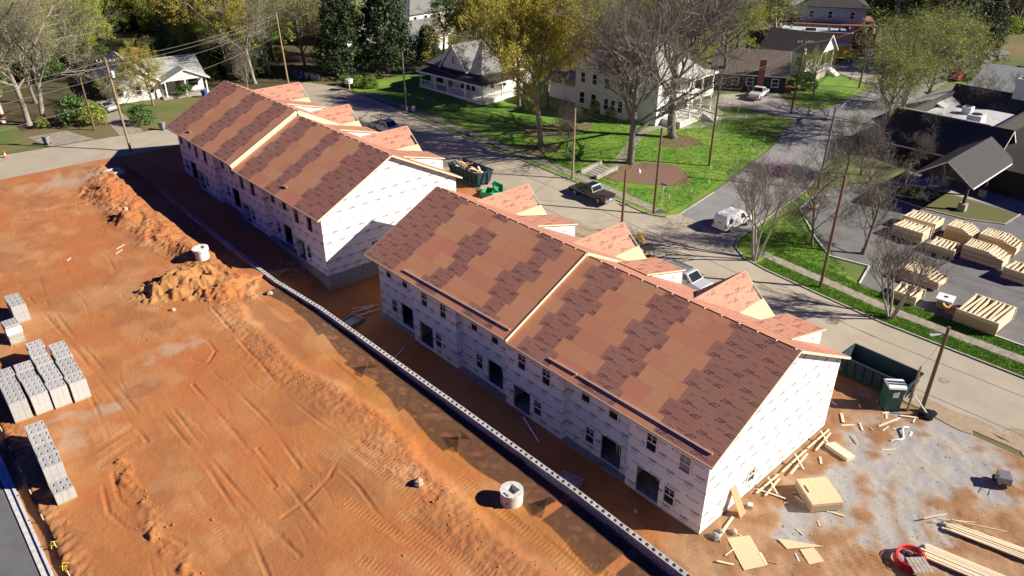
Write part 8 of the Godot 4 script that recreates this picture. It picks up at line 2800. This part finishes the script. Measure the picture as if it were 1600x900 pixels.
	tree("lime", 104.0, -29.5, 1.05, "lime-budding tree by the low blue-grey shed", "", 5.0)
	tree("thicket", 79.5, -18.0, 0.75, "reddish bare shrub tree against the dark hall wall", "", 2.0)
	tree("thicket", 73.8, -17.8, 0.6, "bare shrub tree at the corner of the dark hall", "", 2.8)
	tree("thicket", 99.0, -19.0, 0.9, "grey bare tree behind the flat white roof", "", 0.8)
	tree("thicket", 108.0, -16.0, 0.9, "grey bare tree beside the pale grey roof", "", 1.8)
	tree("gold", 84.6, -55.5, 1.05, "tall lime-gold tree rising behind the dark green house", "", 0.4, "leaf_lime")
	tree("lime", 93.5, -43.6, 0.5, "small budding tree between the green house and the white gabled house", "", 2.2)
	tree("gold", 78.0, -58.0, 0.9, "olive-budding tree between the large white house and the drive", "", 5.2, "leaf_olive")
	tree("bare2", 72.0, -60.0, 1.05, "grey bare tree just behind the large white house", "", 1.2)
	for q in [[129, -36.0, 1.1], [134.5, -36.5, 1.2], [138, -33.0, 0.9], [143, -40, 1.15], [150, -44, 1.0], [124.5, -37.0, 0.75]]:
		tree("pine", q[0], q[1], q[2], "tall dark evergreen in the clump by the far car park", "dark evergreens by the far car park", q[0])
	for q in [[1.6, -97.2, 1.3, "leaf_green", "dark green shrub at the kerb before the bungalow"], [11.8, -107.6, 1.05, "leaf_green", "round shrub against the bungalow porch"], [-3.6, -101.4, 1.5, "leaf_olive", "loose bush around the short rust-brown pole"], [-5.2, -103.6, 1.8, "leaf_ivy", "large green bush beside the parked pale car"], [-9.4, -104.4, 0.7, "leaf_olive", "small bush at the foot of the twin-limbed tree"], [94.2, -47.4, 1.3, "leaf_green", "dark round bush at the corner of the green house"], [95.6, -45.6, 1.0, "leaf_green", "second round bush before the white gabled house"], [127.0, -30.6, 0.8, "leaf_olive", "low clipped bush by the red car"], [129.5, -29.8, 0.8, "leaf_olive", "low clipped bush beside the far sign"], [131.8, -29.0, 0.8, "leaf_olive", "low clipped bush at the far car park edge"], [54.5, -90.5, 1.3, "leaf_olive", "bush at the side of the porch house"], [49.5, -91.6, 1.1, "leaf_green", "bush between the porch house and the magnolia"], [56.8, -57.0, 0.7, "leaf_olive", "low bush along the front of the large white house"], [57.2, -60.5, 0.8, "leaf_olive", "low bush by the bay of the large white house"], [64.5, -14.6, 0.6, "leaf_olive", "thin bush on the planting island"]]:
		tree("shrub", q[0], q[1], q[2], q[4], "", q[0], q[3], -0.05, "shrub")
	tree("hedge", 36.2, -95.2, 1.0, "bright clipped hedge behind the white mailbox", "", 0.0, "", -0.05, "hedge")
	tree("hedge", 37.4, -93.2, 0.95, "rounded near end of the bright clipped hedge", "", 1.0, "", -0.05, "hedge")
	tree("hedge", 35.2, -97.4, 0.9, "rounded far end of the bright clipped hedge", "", 2.0, "", -0.05, "hedge")
	# garden trees between and behind the houses
	var gt := [[60, -93], [68, -97], [74, -88], [81, -80], [66, -78], [76, -72], [91, -70], [97, -77], [105, -70], [88, -86], [100, -88], [112, -80], [20.5, -120], [-7, -119], [-15, -126], [23, -117], [18.5, -128], [29, -113], [31, -120], [36, -113], [41, -115], [47.5, -112], [58, -100], [112, -62], [114, -72]]
	for i in gt.size():
		var q: Array = gt[i]
		var kk: String = ["gold", "lime", "bare2", "gold2", "ivy", "bare"][i % 6]
		var nm: String = ["golden budding", "thinly budding lime", "brownish bare", "lime-leafed", "vine-green", "pale bare"][i % 6]
		tree(kk, q[0], q[1], 0.8 + 0.06 * (i % 5), nm + " garden tree " + ("around the bungalow" if q[0] < 25 else ("near the magnolias" if q[0] < 50 else ("behind the porch house" if q[0] < 72 else ("behind the large white house" if q[0] < 95 else "behind the white gabled house")))), "garden trees between the houses", i * 2.1)
	tree("gold", 48.5, -68.5, 0.95, "golden budding tree leaning over the porch house roof", "", 2.2)
	# woods beyond the houses
	var kd := {"g": ["gold", "leaf_gold", "tree in golden bud in the woods beyond the houses"], "o": ["gold2", "leaf_lime", "loose-crowned tree in fresh lime bud in the woods beyond the houses"], "b": ["bare", "", "pale bare tree in the woods beyond the houses"], "r": ["bare2", "", "russet-tinged bare tree in the woods beyond the houses"], "d": ["pine", "", "dark evergreen in the woods beyond the houses"], "l": ["lime", "leaf_lime", "thinly budding lime-tinted tree in the woods beyond the houses"], "v": ["ivy", "", "vine-green leafy tree in the woods beyond the houses"], "i": ["dark", "", "broad dark evergreen in the woods beyond the houses"]}
	for i in FOREST.size():
		var q: Array = FOREST[i]
		var k: Array = kd[q[2]]
		var key: String = k[0]
		if q[2] == "b" and i % 2 == 0: key = "bare2"
		if q[2] == "b" and i % 2 == 0: k = kd["r"]
		var where := "in the woods behind the bungalow"
		if q[0] > 22.0: where = "in the woods at the street bend"
		if q[0] > 46.0: where = "in the woods behind the porch house"
		if q[0] > 80.0: where = "in the woods behind the large white house"
		if q[0] > 112.0: where = "in the woods behind the blue house"
		if q[1] > -48.0 and q[0] > 100.0: where = "in the woods beyond the far car park"
		tree(key, q[0], q[1], q[3], k[2].replace("in the woods beyond the houses", where), "woods beyond the houses", i * 1.7, k[1])

	# undergrowth that fills the woods
	var ug := RandomNumberGenerator.new()
	ug.seed = 15
	for kk in 2:
		var pm: Array = protos["shrub"]
		var mm := MultiMesh.new()
		mm.transform_format = MultiMesh.TRANSFORM_3D
		mm.mesh = pm[3]
		var sp := []
		for i in FOREST.size():
			for e in 4:
				if (i + e + kk) % 2 == 0: continue
				var q: Array = FOREST[i]
				var x: float = q[0] + ug.randfn() * 3.0
				var z: float = q[1] + ug.randfn() * 3.0 - 1.5
				if z > -106.0 and x < 60.0: continue
				sp.push_back(Transform3D(Basis(Vector3.UP, ug.randf() * TAU).scaled(Vector3(1.2, ug.randf_range(0.8, 1.9), 1.2) * ug.randf_range(1.0, 1.9)), on(x, z, -0.1)))
		mm.instance_count = sp.size()
		for i in sp.size(): mm.set_instance_transform(i, sp[i])
		var o := MultiMeshInstance3D.new()
		o.name = numbered("undergrowth")
		o.multimesh = mm
		o.material_override = M.leaf_olive if kk == 0 else M.leaf_ivy
		add_child(o)
		tag(o, ["tangled olive undergrowth filling the woods beyond the houses", "dark green undergrowth filling the woods beyond the houses"][kk], "undergrowth")
		o.set_meta("kind", "stuff")

func build_grass() -> void:
	var g := G.new()
	var r := RandomNumberGenerator.new()
	r.seed = 6
	for i in 9:
		var a := r.randf() * TAU
		var p := Vector3(r.randf_range(-0.12, 0.12), 0, r.randf_range(-0.12, 0.12))
		var s := Vector3(cos(a), 0, sin(a)) * 0.014
		var tip := p + Vector3(r.randf_range(-0.06, 0.06), r.randf_range(0.06, 0.13), r.randf_range(-0.06, 0.06))
		g.tri(p - s, p + s, tip, Vector3(sin(a), 0.6, -cos(a)).normalized())
	var mm := MultiMesh.new()
	mm.transform_format = MultiMesh.TRANSFORM_3D
	mm.mesh = g.mesh()
	var pts := []
	for i in 30000:
		var x := 0.0
		var z := 0.0
		var k := r.randf()
		if k < 0.4:
			x = r.randf_range(33.1, 37.8)
			z = r.randf_range(-17.0, 12.0)
			if x > 35.0 and x < 36.4: continue
		elif k < 0.55:
			x = r.randf_range(37.0, 48.0)
			z = r.randf_range(-21.5, -9.0)
			if z > -9.6 - (x - 37.8) * 1.05 + 0.5 or z < -21.6 - (x - 37.0) * 0.06: continue
		else:
			x = r.randf_range(35.9, 70.0)
			z = r.randf_range(-60.0, -30.0)
			if z > -29.4 - (x - 36.0) * 0.17: continue
			if Vector2((x - 42.6) / 5.2, (z + 38.2) / 3.6).length() < 1.0 or (x > 55 and z < -46): continue
		pts.push_back(Vector3(x, H(x, z) + 0.02, z))
	mm.instance_count = pts.size()
	for i in pts.size():
		mm.set_instance_transform(i, Transform3D(Basis(Vector3.UP, r.randf() * TAU).scaled(Vector3.ONE * r.randf_range(0.7, 1.5)), pts[i]))
	var o := MultiMeshInstance3D.new()
	o.name = numbered("grass")
	o.multimesh = mm
	o.material_override = M.grass_blade
	add_child(o)
	tag(o, "short green grass growing on the lawns and verges", "grass")
	o.set_meta("kind", "stuff")

func _ready() -> void:
	var cam := Camera3D.new()
	cam.name = "camera"
	cam.fov = 42.28
	cam.near = 0.5
	cam.far = 6000.0
	cam.position = Vector3(-29.37, 34.69, 15.86)
	cam.rotation_degrees = Vector3(-28.86, -42.13, 0)
	add_child(cam)
	cam.current = true
	var we := WorldEnvironment.new()
	we.name = "world"
	var en := Environment.new()
	en.background_mode = Environment.BG_SKY
	var sm := ProceduralSkyMaterial.new()
	sm.sky_top_color = Color(0.06, 0.25, 0.85)
	sm.sky_horizon_color = Color(0.32, 0.58, 1.0)
	sm.ground_bottom_color = Color(0.2, 0.19, 0.16)
	sm.ground_horizon_color = Color(0.55, 0.63, 0.7)
	sm.sky_curve = 0.12
	sm.sky_energy_multiplier = 0.42
	sm.ground_energy_multiplier = 0.42
	sm.sun_angle_max = 0.0
	var sky := Sky.new()
	sky.sky_material = sm
	en.sky = sky
	en.tonemap_mode = Environment.TONE_MAPPER_LINEAR
	en.tonemap_exposure = 1.88
	en.sdfgi_enabled = true
	en.ssao_enabled = true
	en.ssil_enabled = true
	we.environment = en
	add_child(we)
	var sun := DirectionalLight3D.new()
	sun.name = "sun"
	sun.light_energy = 1.6
	sun.light_color = Color(1.0, 0.955, 0.88)
	sun.light_angular_distance = 0.5
	sun.shadow_enabled = true
	add_child(sun)
	sun.look_at_from_position(Vector3.ZERO, -Vector3(0.572, 0.5, 0.65), Vector3.UP)
	make_materials()
	build_terrain()
	build_roads()
	build_townhouses()
	build_wall()
	build_manholes()
	build_block_stacks()
	build_site()
	build_vehicles()
	build_street()
	build_houses()
	build_trees()
	build_grass()
